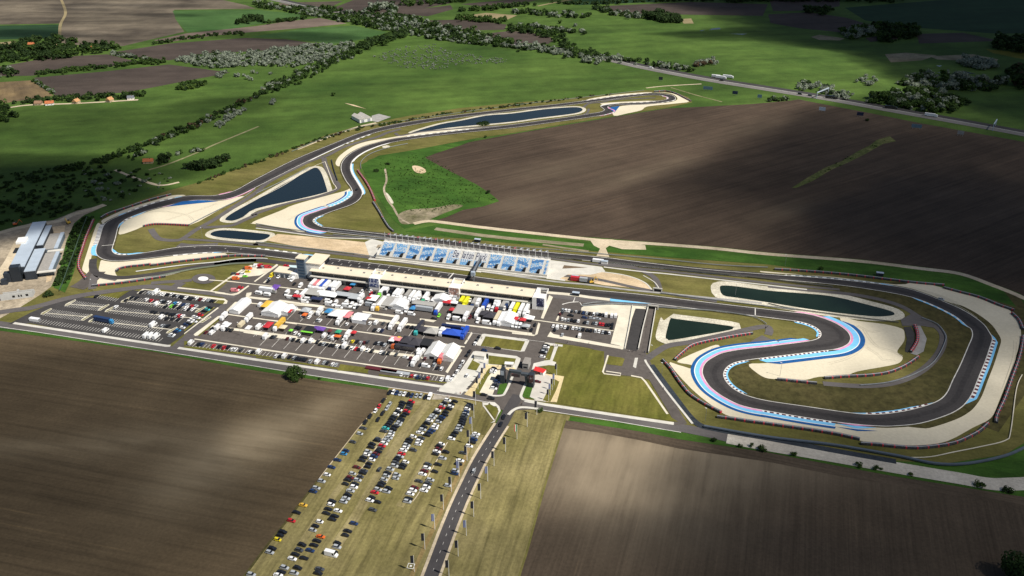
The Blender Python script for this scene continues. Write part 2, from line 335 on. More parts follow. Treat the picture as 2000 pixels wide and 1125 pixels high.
ribbon('dirt_path', [(850,447),(950,461),(1050,471),(1140,479)], 6.0, 4, ground('worn_track',(0.14,0.125,0.07),(0.27,0.23,0.16),0.04,0.2,A1,5,1,.95,.35))
ribbon('dirt_path', [(1060,478),(1100,484),(1150,491)], 3.0, 4, MATS['worn_track'])
sheet('grass_verge', [(0,636),(130,654),(300,678),(500,713),(610,731),(745,753),(760,757),(757,762),(610,741),(500,724),(300,687),(125,663),(0,646),(-300,610),(-300,600)], 3, lush)
sheet('grass_verge', [(1114,813),(1250,830),(1360,850),(1500,868),(1625,890),(1750,914),(1875,936),(1970,950),(2100,962),(2100,985),(1976,967),(1875,951),(1750,931),(1625,908),(1500,884),(1325,858),(1250,843),(1114,822)], 3, lush)
sheet('grass_verge', [(1700,900),(1850,906),(1960,890),(2010,860),(2080,800),(2150,840),(2080,905),(1980,935),(1930,935),(1830,920)], 4, lush)
sheet('grass_verge', [(105,562),(118,520),(130,470),(145,436),(165,421),(190,415),(203,420),(165,470),(140,545),(127,572)], 4, lush)
# grass car park and the strip beyond the entry road
sheet('dry_meadow', [(757,762),(760,758),(880,776),(960,790),(978,800),(962,840),(915,950),(868,1040),(835,1118),(800,1200),(700,1400),(300,1400),(420,1200),(480,1122),(523,1064),(560,1018),(585,985),(600,966),(620,939),(648,902),(681,860),(703,832),(744,787),(755,777)], 3, dry)
sheet('dry_meadow', [(1000,798),(1030,800),(1114,813),(1110,822),(1104,821),(1090,865),(1070,930),(1050,1000),(1030,1075),(1013,1130),(985,1240),(940,1400),(700,1400),(840,1130),(885,1020),(930,920),(970,830)], 3, dry)
for pts in ([(755,778),(744,788),(703,833),(681,861),(648,903),(620,940),(606,962)],[(760,835),(745,860),(700,925),(681,955)],[(806,855),(790,880),(760,935),(742,960)],[(874,864),(850,905),(820,960),(806,980)],[(922,880),(900,935),(880,985)]):
    ribbon('rope_line', pts, 0.5, 4, pathm)
wl = ground('trampled_grass', (0.155,0.130,0.052), (0.245,0.205,0.105), 0.04, 0.3, ARD, 14, 1, .95, .35, grain=.22)
for pts, wd in (([(832,792),(790,845),(745,920),(700,1000),(640,1090)],6), ([(886,800),(850,868),(812,940),(780,990)],4.5), ([(745,850),(700,905),(640,985),(590,1060)],4), ([(800,786),(860,790),(915,800)],5), ([(940,850),(915,905),(890,955)],3)):
    ribbon('worn_lane', pts, wd, 4, wl)
ribbon('grass_verge', [(1104,821),(1090,865),(1070,930),(1050,1000),(1030,1075),(1013,1130),(985,1240)], 1.1, 4, olive)
ribbon('grass_verge', [(620,940),(600,966),(585,985),(560,1018),(523,1064),(480,1122),(420,1200)], 1.3, 4, dark_olive)
# building site west, dirt and tracks
sheet('building_site', [(-80,470),(10,452),(60,436),(105,430),(150,412),(205,400),(200,405),(165,420),(145,436),(130,470),(118,520),(100,560),(80,575),(40,600),(0,622),(-80,640)], 3, dirt)
sheet('dirt_patch', [(92,445),(128,440),(122,470),(110,510),(100,548),(90,552),(95,500)], 4, sand)
ribbon('dirt_path', [(205,400),(170,412),(140,420),(115,432),(60,440),(10,452),(-80,480)], 7, 4, pathm)
ribbon('dirt_path', [(40,470),(20,510),(0,535),(-40,570)], 9, 4, pathm)
ribbon('dirt_path', [(225,332),(270,350),(312,362),(350,356)], 3.5, 3, pathm)
ribbon('dirt_path', [(312,362),(265,348),(228,335)], 1.5, 4, pathm)
ribbon('dirt_path', [(580,292),(640,268),(700,248),(735,240)], 4.5, 3, pathm)
sheet('dirt_patch', [(672,201),(692,205),(716,213),(690,207)], 3, sand)
ribbon('dirt_path', [(505,247),(420,282),(390,296),(330,320),(290,332)], 3.0, 2, ground('field_track',(0.12,0.12,0.055),(0.22,0.20,0.11),0.03,0.15,0,1,1,.95,.3))
ribbon('dirt_path', [(1262,172),(1300,168),(1370,164)], 3, 3, pathm)
ribbon('dirt_path', [(1310,171),(1360,186),(1410,199)], 3, 3, MATS['field_track'])
ribbon('dirt_path', [(120,0),(128,25),(118,48),(116,75),(108,92)], 5, 3, wheat)
ribbon('dirt_path', [(20,210),(60,205),(150,202),(270,195)], 5, 3, pathm)
ribbon('dirt_path', [(1050,12),(1100,2),(1160,-6)], 6, 3, wheat)
sheet('forecourt', Z(500,0,4,[(905,905),(960,890),(1055,915),(1000,935),(950,955),(900,945)]), 4, grey_conc)
sheet('weed_strip', Z(1500,281,4,[(185,345),(300,270),(450,185),(580,135),(700,60),(800,10),(850,-30),(950,-60),(1000,-20),(900,0),(760,80),(640,140),(500,200),(350,290),(220,345)]), 3, ground('weeds',(0.055,0.080,0.016),(0.15,0.14,0.055),0.05,0.2,0,1,1,.95,.4))
water_g = plain('green_pond_water', (0.010,0.019,0.013), .18, 0, .25, .03, .14)
water_m, t_, b_ = nt('pond_water'); b_.inputs['Base Color'].default_value = (0.007,0.014,0.019,1); b_.inputs['Roughness'].default_value = 0.18; b_.inputs['Specular IOR Level'].default_value = 0.32
bp = t_.nodes.new('ShaderNodeBump'); bp.inputs['Strength'].default_value = 0.12; bp.inputs['Distance'].default_value = 0.3
t_.links.new(noise(t_, pos(t_), 0.5, 4), bp.inputs['Height']); t_.links.new(bp.outputs[0], b_.inputs['Normal'])
for pts in ([(1390,56),(1405,54),(1408,57),(1385,59)],[(1370,61),(1378,58),(1366,60)],[(1425,66),(1460,66),(1450,68)],[(1875,141),(1880,138),(1905,144),(1890,144)],[(1830,142),(1845,140),(1850,142)],[(1828,128),(1840,128),(1835,131)]):
    sheet('puddle', pts, 4, water_m)

# ---------------------------------------------------------------- gravel beds
Z5 = lambda p: Z(0,281,4,p); Z6 = lambda p: Z(500,281,4,p); Z2 = lambda p: Z(500,0,4,p); Z3 = lambda p: Z(1000,0,4,p)
ZT3 = lambda p: Z(1000,562,4,p); ZT4 = lambda p: Z(1500,562,4,p); Z8 = lambda p: Z(1500,281,4,p)
for pts in (
  Z5([(765,620),(790,635),(785,670),(755,740),(720,860),(700,960),(688,1018),(668,1008),(643,985),(655,930),(700,790),(740,670)]),
  Z5([(795,600),(870,560),(1000,505),(1200,445),(1340,405),(1450,403),(1350,440),(1200,490),(1000,560),(870,610),(810,640),(800,620)]),
  Z5([(935,710),(930,660),(945,610),(1010,570),(1150,520),(1290,480),(1480,435),(1700,440),(1895,410),(1885,430),(1700,525),(1480,637),(1280,622),(1120,648),(1060,672)]),
  Z5([(780,945),(800,905),(900,905),(1100,890),(1400,850),(1650,835),(1782,872),(1600,895),(1400,918),(1100,946),(930,976),(900,1005),(912,1040),(830,1040),(775,1000)]),
  Z5([(755,1050),(1000,1045),(1200,1015),(1412,998),(1300,1032),(1000,1078),(720,1112)]),
  Z6([(-30,620),(0,600),(200,520),(290,480),(500,420),(690,370),(740,350),(760,400),(640,490),(480,535),(380,600),(380,690),(200,655),(-30,625)]),
  [(657,323),(656,316),(665,303),(690,286),(715,277),(750,271),(825,259),(900,251),(972,247),(975,251),(900,260),(825,268),(770,275),(725,285),(700,293),(683,306),(674,320),(664,325)],
  Z3([(795,905),(810,840),(1000,815),(1200,805),(1290,780),(1270,745),(1210,728),(1100,722),(1250,730),(1390,790),(1250,812),(1060,832),(1010,862),(900,887)]),
  Z3([(600,775),(800,742),(1050,722),(1075,730),(800,762),(620,790)]),
  Z3([(705,820),(720,805),(1060,788),(1072,800),(730,830)]),
  ZT4([(560,230),(700,260),(900,285),(1042,320),(1066,360),(1062,420),(1012,490),(1020,520),(1052,545),(1030,585),(950,610),(700,655),(600,690),(400,697),(290,722),(160,712),(60,715),(-20,705),(-90,665),(-150,600),(0,590),(400,550),(600,500),(650,420),(620,330)]),
  ZT3([(1590,448),(1622,470),(1560,520),(1490,600),(1440,640),(1400,605),(1290,582),(1360,540),(1450,500)]),
  ZT3([(1230,595),(1300,605),(1420,640),(1500,640),(1510,720),(1600,850),(1750,930),(2000,990)]) + ZT4([(300,1040),(650,1075),(1000,1075),(1300,1020),(1500,930),(1590,820),(1690,580),(1750,420),(1690,300),(1500,170),(1200,45),(1000,-15)]) + Z8([(500,1040),(0,1010),(-60,995)]) + Z8([(0,1000),(500,1045),(1000,1100)]) + ZT4([(1150,-40),(1380,5),(1700,100),(1890,180),(1965,300),(1970,420),(1900,640),(1800,900),(1740,1020),(1600,1095),(1400,1200)]) + [(1800,870),(1725,870),(1687,863),(1650,854)] + ZT3([(2000,1068),(1720,1012),(1600,950),(1400,790)]),
): sheet('gravel_trap', pts, 5, gravel, True, k=3)

# ---------------------------------------------------------------- ponds
def grow(w, d):
    ar = sum(a.x*b.y-b.x*a.y for a, b in zip(w, w[1:]+w[:1])); nn = normals(w, True); s = -1 if ar > 0 else 1
    return [p + n*d*s for p, n in zip(w, nn)]
for pts, d, tone in (
  ([(440,428),(455,416),(500,391),(560,357),(607,331),(616,328),(622,330),(629,341),(637,365),(639,374),(635,377),(575,391),(500,408),(475,424),(457,431),(446,431)], 5, 0),
  ([(412,456),(420,452),(435,450),(460,451),(500,455),(524,458),(527,461),(521,466),(505,470),(470,468),(430,464),(413,460)], 4.5, 0),
  ([(808,258),(860,243),(900,236),(950,226),(1000,222),(1060,214),(1110,210),(1130,210),(1138,214),(1130,220),(1100,225),(1050,231),(1000,238),(937,244),(875,250),(815,259)], 4.5, 1),
  ([(1406,561),(1415,558),(1440,560),(1500,568),(1550,572),(1625,579),(1700,597),(1737,607),(1747,613),(1740,617),(1700,618),(1600,607),(1500,591),(1440,582),(1412,577)], 7, 2),
  ([(1310,622),(1318,623),(1425,637),(1431,641),(1425,645),(1370,655),(1312,664.5),(1304,663),(1300,659),(1304,640)], 7, 2)):
    w = crom([G(*q) for q in pts], True, 3)
    sheet('pond_bank', grow(w, d), 5, stone, world_pts=True)
    sheet('pond', w, 6, water_g if tone == 2 else water_m, world_pts=True)

# ---------------------------------------------------------------- roads and paved areas
ribbon('road', [(-200,600),(-60,625),(27,638),(75,643.5),(325,682),(500,709.5),(600,726),(760,750),(885,768),(930,776),(1000,787),(1100,801),(1200,816),(1330,836),(1380,846),(1422,856)], 8.0, 6, asphalt3, False)
ribbon('sidewalk', [(27,631.5),(325,676),(333,676)], 2.6, 7, concrete, False)
ribbon('sidewalk', [(348,680),(500,703),(700,732),(885,759),(925,766)], 2.6, 7, concrete, False)
ribbon('sidewalk', [(1025,783),(1067,791),(1200,811),(1316,828)], 2.8, 7, concrete, False)
ribbon('kerb_line', [(0,639),(75,649.5),(325,688),(500,716),(600,732.5),(760,757),(885,775),(965,788)], 0.5, 7, dirty_white, False)
ribbon('kerb_line', [(1030,797),(1100,808),(1200,823),(1330,845)], 0.5, 7, dirty_white, False)
ribbon('gravel_road', [(1420,856),(1500,871),(1625,892),(1750,914),(1875,935),(1930,945),(1975,946),(2060,938),(2200,900)], 10.5, 6, ground('crushed_stone',(0.38,0.345,0.29),(0.50,0.46,0.39),0.03,0.3,A1,8,1,.95,.12))
sheet('car_park', Z(60,550,10,[(-450,840),(-330,780),(0,610),(350,460),(650,360),(900,310),(1250,320),(1750,230),(2000,170),(2120,190),(2220,160),(3800,350),(3800,450),(2720,1230),(2620,1250),(1000,1010),(0,820)]), 6, asphalt4)
ribbon('road', Z(60,550,10,[(-700,620),(-300,560),(0,520),(350,430),(600,360),(900,290),(1200,240),(1700,170),(2000,130),(2250,105),(2500,110),(2800,140),(3300,200),(3700,255),(4000,300)]), 7.0, 7, asphalt3)
ribbon('road', [(340,684),(370,657),(404,625),(436,601),(452,590),(470,575)], 8.0, 6, asphalt3)
sheet('paddock', [(365,672),(452,592),(434,580),(424,570),(478,522),(500,518),(520,519),(545,519),(600,522),(640,528),(1065,582),(1085,573),(1150,580),(1215,592),(1262,600),(1276,607),(1262,690),(1268,704),(1342,828),(1318,832),(1318,826),(1268,742),(1230,735),(1180,730),(1180,690),(1150,680),(1085,669),(1070,690),(1052,725),(1040,740),(1020,790),(1050,800),(985,803),(960,792),(890,759),(500,703),(350,680)], 6, asphalt2)
ER = [(1012,772),(998,796),(980,830),(960,861),(935.5,902),(915,944),(896,985),(875,1037),(855,1091),(815,1200),(745,1400)]
ribbon('entry_road', ER, 7.2, 7, ground('lane_asphalt',(0.050,0.047,0.048),(0.066,0.061,0.062),0.02,0.4,ARD,6,1,.9,.12,grain=.08), True)
ribbon('kerb_line', ER[2:], 1.4, 8, pathm, True, off=4.2); ribbon('kerb_line', ER[2:], 1.6, 8, pathm, True, off=-4.3)
w = resample(crom([G(*q) for q in ER[2:]], False, 6), 3.0)
mb = MB()
for i in range(0, len(w)-1, 2):
    d = (w[i+1]-w[i]).normalized()*1.5; n = Vector((-d.y,d.x,0)).normalized()*0.09; z = Vector((0,0,0.345))
    mb.quad(w[i]-n+z, w[i]+d*1.2-n+z, w[i]+d*1.2+n+z, w[i]+n+z)
setp(mb.build('road_marking', [dirty_white]), kind='structure')
# service roads inside the circuit
for pts, wd in (
  (Z5([(1395,790),(1500,800),(1700,790)]), 8),
  (Z5([(1180,665),(1200,700),(1250,745),(1380,755),(1440,735),(1520,680),(1590,640),(1680,590),(1850,480),(1990,390)]) + Z6([(100,300),(300,195),(440,130),(560,90),(700,20)]) + Z2([(950,1070),(1020,1040),(1130,1010)]), 5.5),
  (Z5([(1590,655),(1800,640),(1900,600),(1990,560)]) + Z6([(0,545),(250,465),(500,410),(640,345),(600,270),(545,170),(530,110)]), 5.5),
  (Z5([(1440,745),(1600,755),(1800,770),(2000,790)]) + Z6([(0,785),(300,820),(800,880),(1400,960),(2000,1015)]) + [(1140,542),(1260,566),(1400,589)], 4.0),
  (Z6([(0,640),(300,690),(600,720),(1000,745),(1300,770)]) + [(925,483),(1075,505),(1175,518),(1300,530),(1500,553),(1640,566)], 3.6),
  (ZT4([(0,-10),(300,20),(700,60),(1000,130),(1180,230),(1330,320),(1370,400),(1330,520),(1200,650),(1000,740),(750,770),(430,750)]), 5.0),
  (ZT3([(1050,560),(1120,510),(1220,455),(1400,425),(1700,360),(1960,305),(2010,330),(2000,370)]), 5.5),
  (ZT3([(1900,440),(1990,390)]), 8),
  (Z3([(560,840),(600,810),(700,800),(800,780),(1000,770),(1120,765)]), 4),
  (Z3([(600,850),(590,880),(560,895)]), 3),
  (Z2([(1090,1040),(1130,1060),(1300,1030),(1600,1005),(1900,985)]), 4),
  ([(1170,513),(1230,521),(1262,533),(1280,545),(1288,566)], 5.0),
): ribbon('service_road', pts, wd, 6, asphalt3)
ribbon('kerb_line', Z6([(0,435),(200,335),(430,190),(540,140)]), 0.7, 7, cream)
ribbon('kerb_line', Z6([(540,140),(600,300),(620,330),(600,365),(300,445),(0,520)]), 0.7, 7, cream)
ribbon('kerb_line', Z6([(0,300),(200,205),(400,110),(600,20),(650,0)]), 1.6, 7, grey_conc)
# lines of concrete walls and kerbs beside the stand and the ponds
ribbon('kerb_line', Z6([(0,660),(300,700),(560,735),(900,745)]), 1.6, 7, concrete, False)
sheet('sand_bed', Z6([(80,755),(170,705),(400,725),(850,770),(905,830),(880,885),(700,850),(300,800)]), 5, sand)
sheet('forecourt', Z6([(850,770),(905,745),(1010,770),(985,830),(955,885),(890,890)]), 6, concrete)
sheet('dirt_patch', Z(720,440,9.073,[(130,400),(165,350),(235,345),(200,410)]), 7, dirt)
sheet('forecourt', Z(900,460,9.073,[(1545,470),(1600,440),(1900,480),(2500,560),(2560,640),(2300,700),(1900,690),(1720,790),(1510,760)]), 6, concrete)
sheet('dirt_patch', Z(1080,490,9.073,[(165,320),(195,258),(610,300)]), 7, ground('brown_soil',(0.12,0.085,0.055),(0.17,0.125,0.085),0.1,0.4,0,1,1,.95,.15))
sheet('sand_bed', Z(1080,490,9.073,[(110,520),(190,420),(270,385),(540,370),(870,380),(1200,420),(1450,480),(1640,570),(1745,680),(1740,715),(1400,660),(900,610),(700,570)]), 5, sand, False)
ribbon('kerb_line', Z(1080,490,9.073,[(870,375),(1200,420),(1450,485),(1640,575),(1750,690)]), 1.2, 7, concrete)
ribbon('kerb_line', Z(1080,490,9.073,[(900,290),(1300,340),(1700,385),(2000,410),(2900,510),(3700,600),(4500,690)]), 1.8, 7, concrete)
ribbon('kerb_line', Z(1080,490,9.073,[(1600,440),(1800,560),(1890,690)]), 0.8, 7, concrete)
ribbon('service_road', Z(1080,490,9.073,[(-3100,120),(-2400,210),(-1200,375),(0,545),(600,600),(1300,690),(2000,760),(2600,820),(3700,930)]), 2.6, 7, grey_conc)
ribbon('pit_wall_walk', Z(720,440,9.073,[(0,600),(600,650),(1200,730),(2000,830)]), 2.6, 8, concrete)
ribbon('pit_wall_walk', Z(900,460,9.073,[(380,635),(1000,705),(1500,755),(1850,800)]), 2.6, 8, concrete)
ribbon('pit_wall_walk', Z(1080,490,9.073,[(-100,745),(300,780),(700,835),(1010,870)]), 4.0, 9, cream)
ribbon('pit_lane', Z(1080,490,9.073,[(-2500,420),(0,800),(600,880),(1200,930),(1700,965),(2200,1000)]), 6.5, 7, asphalt3)
ribbon('pit_lane', [(180,565),(186,535),(197,540),(230,546)], 6, 7, asphalt3)
ribbon('pit_lane', Z5([(730,900),(725,960),(750,1010),(850,1040),(1000,1045),(1300,1005),(1600,950),(1800,920),(2000,910)]) + Z(420,500,9.073,[(0,130),(400,85),(800,80),(1200,130),(1600,170),(2100,220)]), 6.0, 7, asphalt)
ribbon('road', Z5([(600,1130),(680,1080),(760,1000)]), 14, 6, asphalt2)
# concrete yards by the tunnel road, kerbed islands of the paddock
ZR = lambda p: Z(1000,540,9.073,p); ZG = lambda p: Z(900,640,9.073,p); ZP5 = lambda p: Z(360,580,9.073,p); ZP1 = lambda p: Z(420,500,9.073,p); ZP7 = lambda p: Z(740,620,9.073,p); ZP6 = lambda p: Z(560,590,9.073,p)
sheet('concrete_yard', ZR([(1230,560),(1290,520),(1500,495),(1990,515)]) + ZT3([(940,140),(1065,145),(1050,170),(965,165),(935,250),(885,480),(850,485),(840,455),(770,440),(830,220),(540,180)]), 8, cream)
sheet('tunnel_road', ZT3([(965,165),(1040,170),(1030,260),(990,420),(975,500),(890,480),(935,250)]), 9, asphalt4)
sheet('tunnel_road', ZT3([(1070,165),(1118,170),(1085,330),(1060,510),(1010,505),(1040,380)]), 9, asphalt2)
for pts in (ZT3([(340,260),(385,165),(380,180),(358,262)]), ZT3([(275,385),(300,345),(325,365),(850,460),(870,485)]), ZT3([(0,350),(180,370),(205,275),(222,283),(200,365),(170,380),(0,362)]),
            ZT3([(225,240),(290,60),(320,75),(245,245)])):
    sheet('kerb_island', pts, 8, cream)
sheet('kerb_island', ZT3([(945,620),(960,550),(985,550),(968,632)]), 8, concrete)
ribbon('kerb_line', ZR([(-200,720),(0,735),(500,790),(1000,860),(1800,970)]), 1.1, 8, cream, False)
for pts in ([(0,240),(60,250),(300,278),(600,318),(1000,373),(1300,418),(1630,465)], [(0,480),(400,536),(900,607),(1475,693)], [(-90,345),(200,388),(500,428),(1000,510),(1340,550)]):
    ribbon('kerb_line', Z(500,562,4,pts), 1.3 if pts[0][1] != 345 else 3.4, 8, cream, False)
ribbon('kerb_line', ZP5([(775,315),(1200,375),(2000,485)]), 1.3, 8, cream, False); ribbon('kerb_line', ZP5([(180,750),(1000,875),(2000,1025)]), 1.3, 8, cream, False); ribbon('kerb_line', ZP5([(480,530),(1000,595),(2000,725)]), 3.2, 8, cream, False)
ribbon('kerb_line', ZP1([(-100,430),(300,460),(900,530),(1700,620),(2200,690)]), 1.3, 8, cream, False)
ribbon('kerb_line', ZP6([(0,170),(0,120)]), 1.0, 8, cream, False)
for pts in (ZP1([(545,720),(560,660),(650,650),(640,700),(600,720),(980,760),(930,785),(830,785),(580,750)]), ZP1([(1115,795),(1150,780),(1500,830),(1950,890),(1930,925),(1500,865),(1150,820)]),
            ZP6([(0,30),(500,80),(700,105),(1180,155),(1120,170),(500,90),(0,55)]), ZP6([(1340,165),(2000,250),(2000,290),(1350,190)]), Z(820,520,9.073,[(0,930),(300,965),(240,1000),(0,960)]), Z(820,520,9.073,[(455,1000),(1100,1070),(1990,1190),(1990,1220),(900,1070),(470,1025)]),
            ZP5([(745,245),(900,95),(970,90),(850,220),(770,265)]), ZP5([(960,90),(1200,110),(1990,200),(1990,230),(1100,110)]), ZP6([(-100,90),(250,130),(800,190),(1990,350),(1990,375),(700,215),(0,130)]), ZP7([(0,40),(500,110),(1160,185),(1160,225),(500,150),(0,75)]),
            ZP1([(0,630),(280,680),(390,660),(590,525),(608,540),(420,680),(330,708),(0,665)]), ZP1([(200,970),(300,890),(430,815),(420,840),(330,900),(240,980)]), ZP1([(690,455),(1090,150),(1115,155),(1110,180),(710,465)]), ZP1([(210,405),(560,190),(640,165),(700,170),(580,215),(240,415)]), ZP1([(850,480),(1000,350),(1010,365),(880,485)]),
            ZP1([(0,745),(170,765),(225,800),(210,850),(140,860),(190,810),(0,770)]), ZP5([(165,670),(600,345),(660,338),(650,355),(240,690),(190,700)]), ZP5([(0,650),(590,190),(615,200),(0,670)]),
            ZP7([(1180,970),(1440,565),(1480,580),(1220,995)]), ZP7([(1510,470),(1640,265),(1662,290),(1540,480)]), Z(240,550,10,[(270,235),(390,148),(2000,345),(2030,390),(1960,450),(1990,380),(420,165),(290,240)]), Z(240,550,10,[(1060,140),(1080,115),(1700,185),(2000,225),(2000,260),(1690,200)]),
            Z(240,550,10,[(1690,195),(2020,-40),(2060,-30),(1730,200)]),
            ): sheet('kerb_island', pts, 8, cream)
for pts in (ZP5([(470,100),(560,50),(720,80),(690,130),(540,115)]), ZP5([(240,690),(640,370),(650,400),(300,670),(270,700)]), ZP5([(510,190),(560,180),(0,620),(0,590)]), ZP1([(0,785),(160,790),(180,810),(130,850),(0,830)]),
            Z(60,550,10,[(1060,320),(1250,290),(1940,180),(1700,340),(1330,280),(1230,320)]), ZP5([(0,790),(80,790),(60,840),(0,870)]), Z(500,562,4,[(660,600),(890,630),(870,665),(635,650)]), ZP7([(0,1010),(1200,1160),(1200,1180),(0,1045)]), Z(500,660,9.073,[(0,335),(1450,530),(1990,620),(1990,640),(0,360)]), ZP5([(0,880),(400,905),(1200,1020),(1990,1120),(1990,1140),(0,905)])):
    sheet('grass_island', pts, 9, lawn)
ribbon('road_marking', ZR([(890,502),(1000,472),(1090,460),(1180,457)]), 1.0, 9, dirty_white); ribbon('road_marking', ZR([(1085,462),(1118,375)]), .6, 9, dirty_white); ribbon('road_marking', ZR([(1200,465),(1245,525)]), .6, 9, dirty_white)
ribbon('road_marking', ZG([(60,85),(400,130),(1480,260)]), .3, 9, dirty_white, False)
# islands of the big western car park
for x0, y0, x1, y1 in ((690,470,1440,560),(220,640,1110,755),(1470,590,3430,800),(1150,790,2770,1005),(1780,405,3330,600)):
    p = Z(60,550,10,[(x0,y0),(x0+90,y0-50),(x1+60,y1-100),(x1-30,y1)])
    ribbon('kerb_line', [p[1],p[2]] if False else Z(60,550,10,[(x0+60,y0-20),(x1-10,y1-60)]), 0.9, 8, stone, False)
    for (ex, ey) in ((x0-30,y0+10),(x1-130,y1+10)):
        sheet('grass_island', Z(60,550,10,[(ex,ey),(ex+30,ey-40),(ex+210,ey-125),(ex+235,ey-110),(ex+60,ey+2)]), 8, stone)
        sheet('grass_island', Z(60,550,10,[(ex+22,ey-10),(ex+195,ey-110),(ex+212,ey-108),(ex+55,ey-8)]), 9, lawn)
# parking bay lines
bay = MB()
def bays(a, b, n, ln, ang, side=1, w=0.14):
    """n+1 painted lines from photo point a to b, length ln (m) along direction ang"""
    A, B = G(*a), G(*b); d = Vector((math.cos(ang), math.sin(ang), 0))*ln*side; pn = Vector((-d.y, d.x, 0)).normalized()*w
    for i in range(n+1):
        p = A.lerp(B, i/n) + Vector((0,0,0.375)); bay.quad(p-pn, p+d-pn, p+d+pn, p+pn)
for x0, y0, x1, y1, n in ((750,440,1390,520,15),(330,610,1040,710,17),(1600,560,2960,735,28),(1290,760,2570,945,27),(1900,370,3210,535,27)):
    A_, B_ = Z(60,550,10,[(x0,y0),(x1,y1)]); bays(A_, B_, n, 5, A2, 1); bays(A_, B_, n, 5, A2, -1)
bays(*Z(60,550,10,[(60,800),(2500,1180)]), 44, 5, A2, 1); bays(*Z(60,550,10,[(1250,320),(1640,395)]), 9, 5, A2, 1)
bays(*Z(240,550,10,[(320,245),(1790,425)]), 28, 5, A2, 1)
bays(*ZP5([(80,880),(1700,1090)]), 26, 5.2, A2, 1); bays(*ZP7([(380,1065),(1250,1150)]), 14, 5.2, A2, 1)
bays(*Z(500,562,4,[(30,455),(1380,650)]), 14, 13, A2, 1); bays(*Z(500,562,4,[(-20,385),(1150,545)]), 12, 8, A2, 1)
bays(*Z(500,562,4,[(0,380),(1200,540)]), 12, 10, A2, 1); bays(*Z(500,562,4,[(40,225),(1300,400)]), 12, 13, A2, 1)
bay.v = [Vector(v) for v in bay.v]
setp(bay.build('bay_marking', [dirty_white]), kind='structure')
sheet('concrete_yard', ZT4([(1035,252),(1140,195),(1290,275),(1330,320),(1200,300),(1050,300)]), 7, asphalt3)
sheet('concrete_yard', ZT4([(1125,300),(1190,300),(1240,400),(1215,500),(1160,530),(1112,515),(1160,440),(1168,360)]), 7, grey_conc)
sheet('service_road', ZT4([(1060,310),(1115,305),(1145,360),(1140,440),(1095,510),(1070,500),(1085,400)]), 7, asphalt4)
trk = ground('raked_gravel', (0.40,0.36,0.275), (0.50,0.455,0.35), 0.05, 0.8, 0, 1, 1, .95, .15, grain=.1)
for pts in (ZT4([(480,600),(620,560),(720,500),(760,440)]), ZT4([(740,330),(800,420),(860,470),(960,500),(1040,540)]), ZT4([(690,300),(800,350),(880,340)]), ZT4([(760,470),(840,520),(900,570),(1000,570)]), ZT4([(1180,20),(1340,80),(1500,160),(1620,240)]), ZT4([(1100,0),(1320,60),(1480,130)]),
            Z5([(1050,560),(1250,530),(1450,560),(1500,600)]), Z5([(1300,600),(1500,540),(1700,470)]), Z6([(250,600),(380,540),(560,480),(660,420)]), ZT3([(1450,560),(1540,520),(1590,470)]), ZT4([(1850,800),(1930,560),(1940,420)])):
    ribbon('gravel_track', pts, .4, 6, trk); ribbon('gravel_track', pts, .4, 6, trk, off=1.7)
# lawns, plazas and walks round the gate
sheet('sidewalk', ZG([(380,120),(420,115),(1180,210),(1215,240),(1130,425),(1060,432),(290,322),(280,290)]), 8, concrete, )
sheet('lawn', ZG([(440,160),(1140,250),(1060,420),(350,330)]), 9, lawn)
sheet('sidewalk', ZG([(-20,790),(220,430),(270,420),(990,510),(1060,550),(1050,600),(985,750),(750,700),(440,660),(180,1000),(0,1200),(-430,1130)]), 8, concrete)
sheet('lawn', ZG([(270,470),(980,555),(930,690),(480,650),(490,540),(280,510),(220,590),(345,650),(275,770),(110,740)]), 9, lawn)
sheet('plaza', ZG([(440,660),(930,690),(985,760),(860,770),(800,740),(520,745),(400,900),(200,1230),(60,1190),(330,900)]), 9, ground('sandy_paving',(0.50,0.40,0.22),(0.60,0.49,0.29),0.05,0.6,0,1,1,.9,.08))
ribbon('lawn', ZG([(560,740),(470,870),(380,1020),(290,1190)]), 5.0, 9, lawn, False)
sheet('car_park', ZG([(560,790),(760,740),(800,780),(640,1010),(560,1200),(330,1160),(480,880)]), 10, cream)
sheet('lawn', ZG([(690,1010),(830,985),(790,1140),(760,1180),(640,1190)]), 10, lush)
ribbon('sidewalk', ZG([(930,840),(850,1030),(790,1150),(740,1205),(600,1215),(480,1190)]), 1.6, 10, concrete)
sheet('plaza', ZG([(1290,640),(1490,590),(1580,580),(1660,340),(1480,300),(1500,268),(1810,310),(1800,345),(1725,335),(1625,600),(1690,620),(1670,680),(1560,670),(1350,700),(1240,810)]), 8, concrete)
sheet('plaza', ZG([(1240,800),(1330,720),(1480,820),(1830,870),(1700,1330),(1490,1320),(1600,1290),(1720,950),(1620,900)]), 8, MATS['sandy_paving'])
sheet('plaza', ZG([(1290,850),(1480,820),(1640,890),(1500,1320),(1330,1300),(1220,1230)]), 9, grey_conc if False else plain('light_paving',(0.46,0.43,0.385),.85,0,.08,.2))
sheet('lawn', ZG([(1110,1240),(1090,1200),(1150,1040),(1180,1000),(1290,1020),(1220,1240),(1340,1280)]), 9, lush)
ribbon('sidewalk', ZG([(1150,1000),(1070,1190),(1080,1250),(1130,1285),(1340,1320)]), 1.8, 10, concrete)
ribbon('lawn', ZG([(1680,950),(1620,1110),(1520,1310)]), 5.0, 9, lawn, False)
sheet('lawn', [(1085,675),(1092,673),(1180,687),(1180,727),(1195,735),(1232,738),(1268,745),(1310,815),(1325,825),(1085,788),(1086,786),(1101,738),(1080,732),(1062,718)], 7, lawn)
sheet('lawn', ZT3([(755,535),(860,550),(880,560),(860,615),(735,600)]), 8, lawn)
ribbon('sidewalk', ZT3([(750,530),(710,660),(720,675),(845,690),(850,672),(735,655)]), 1.1, 8, cream, False)
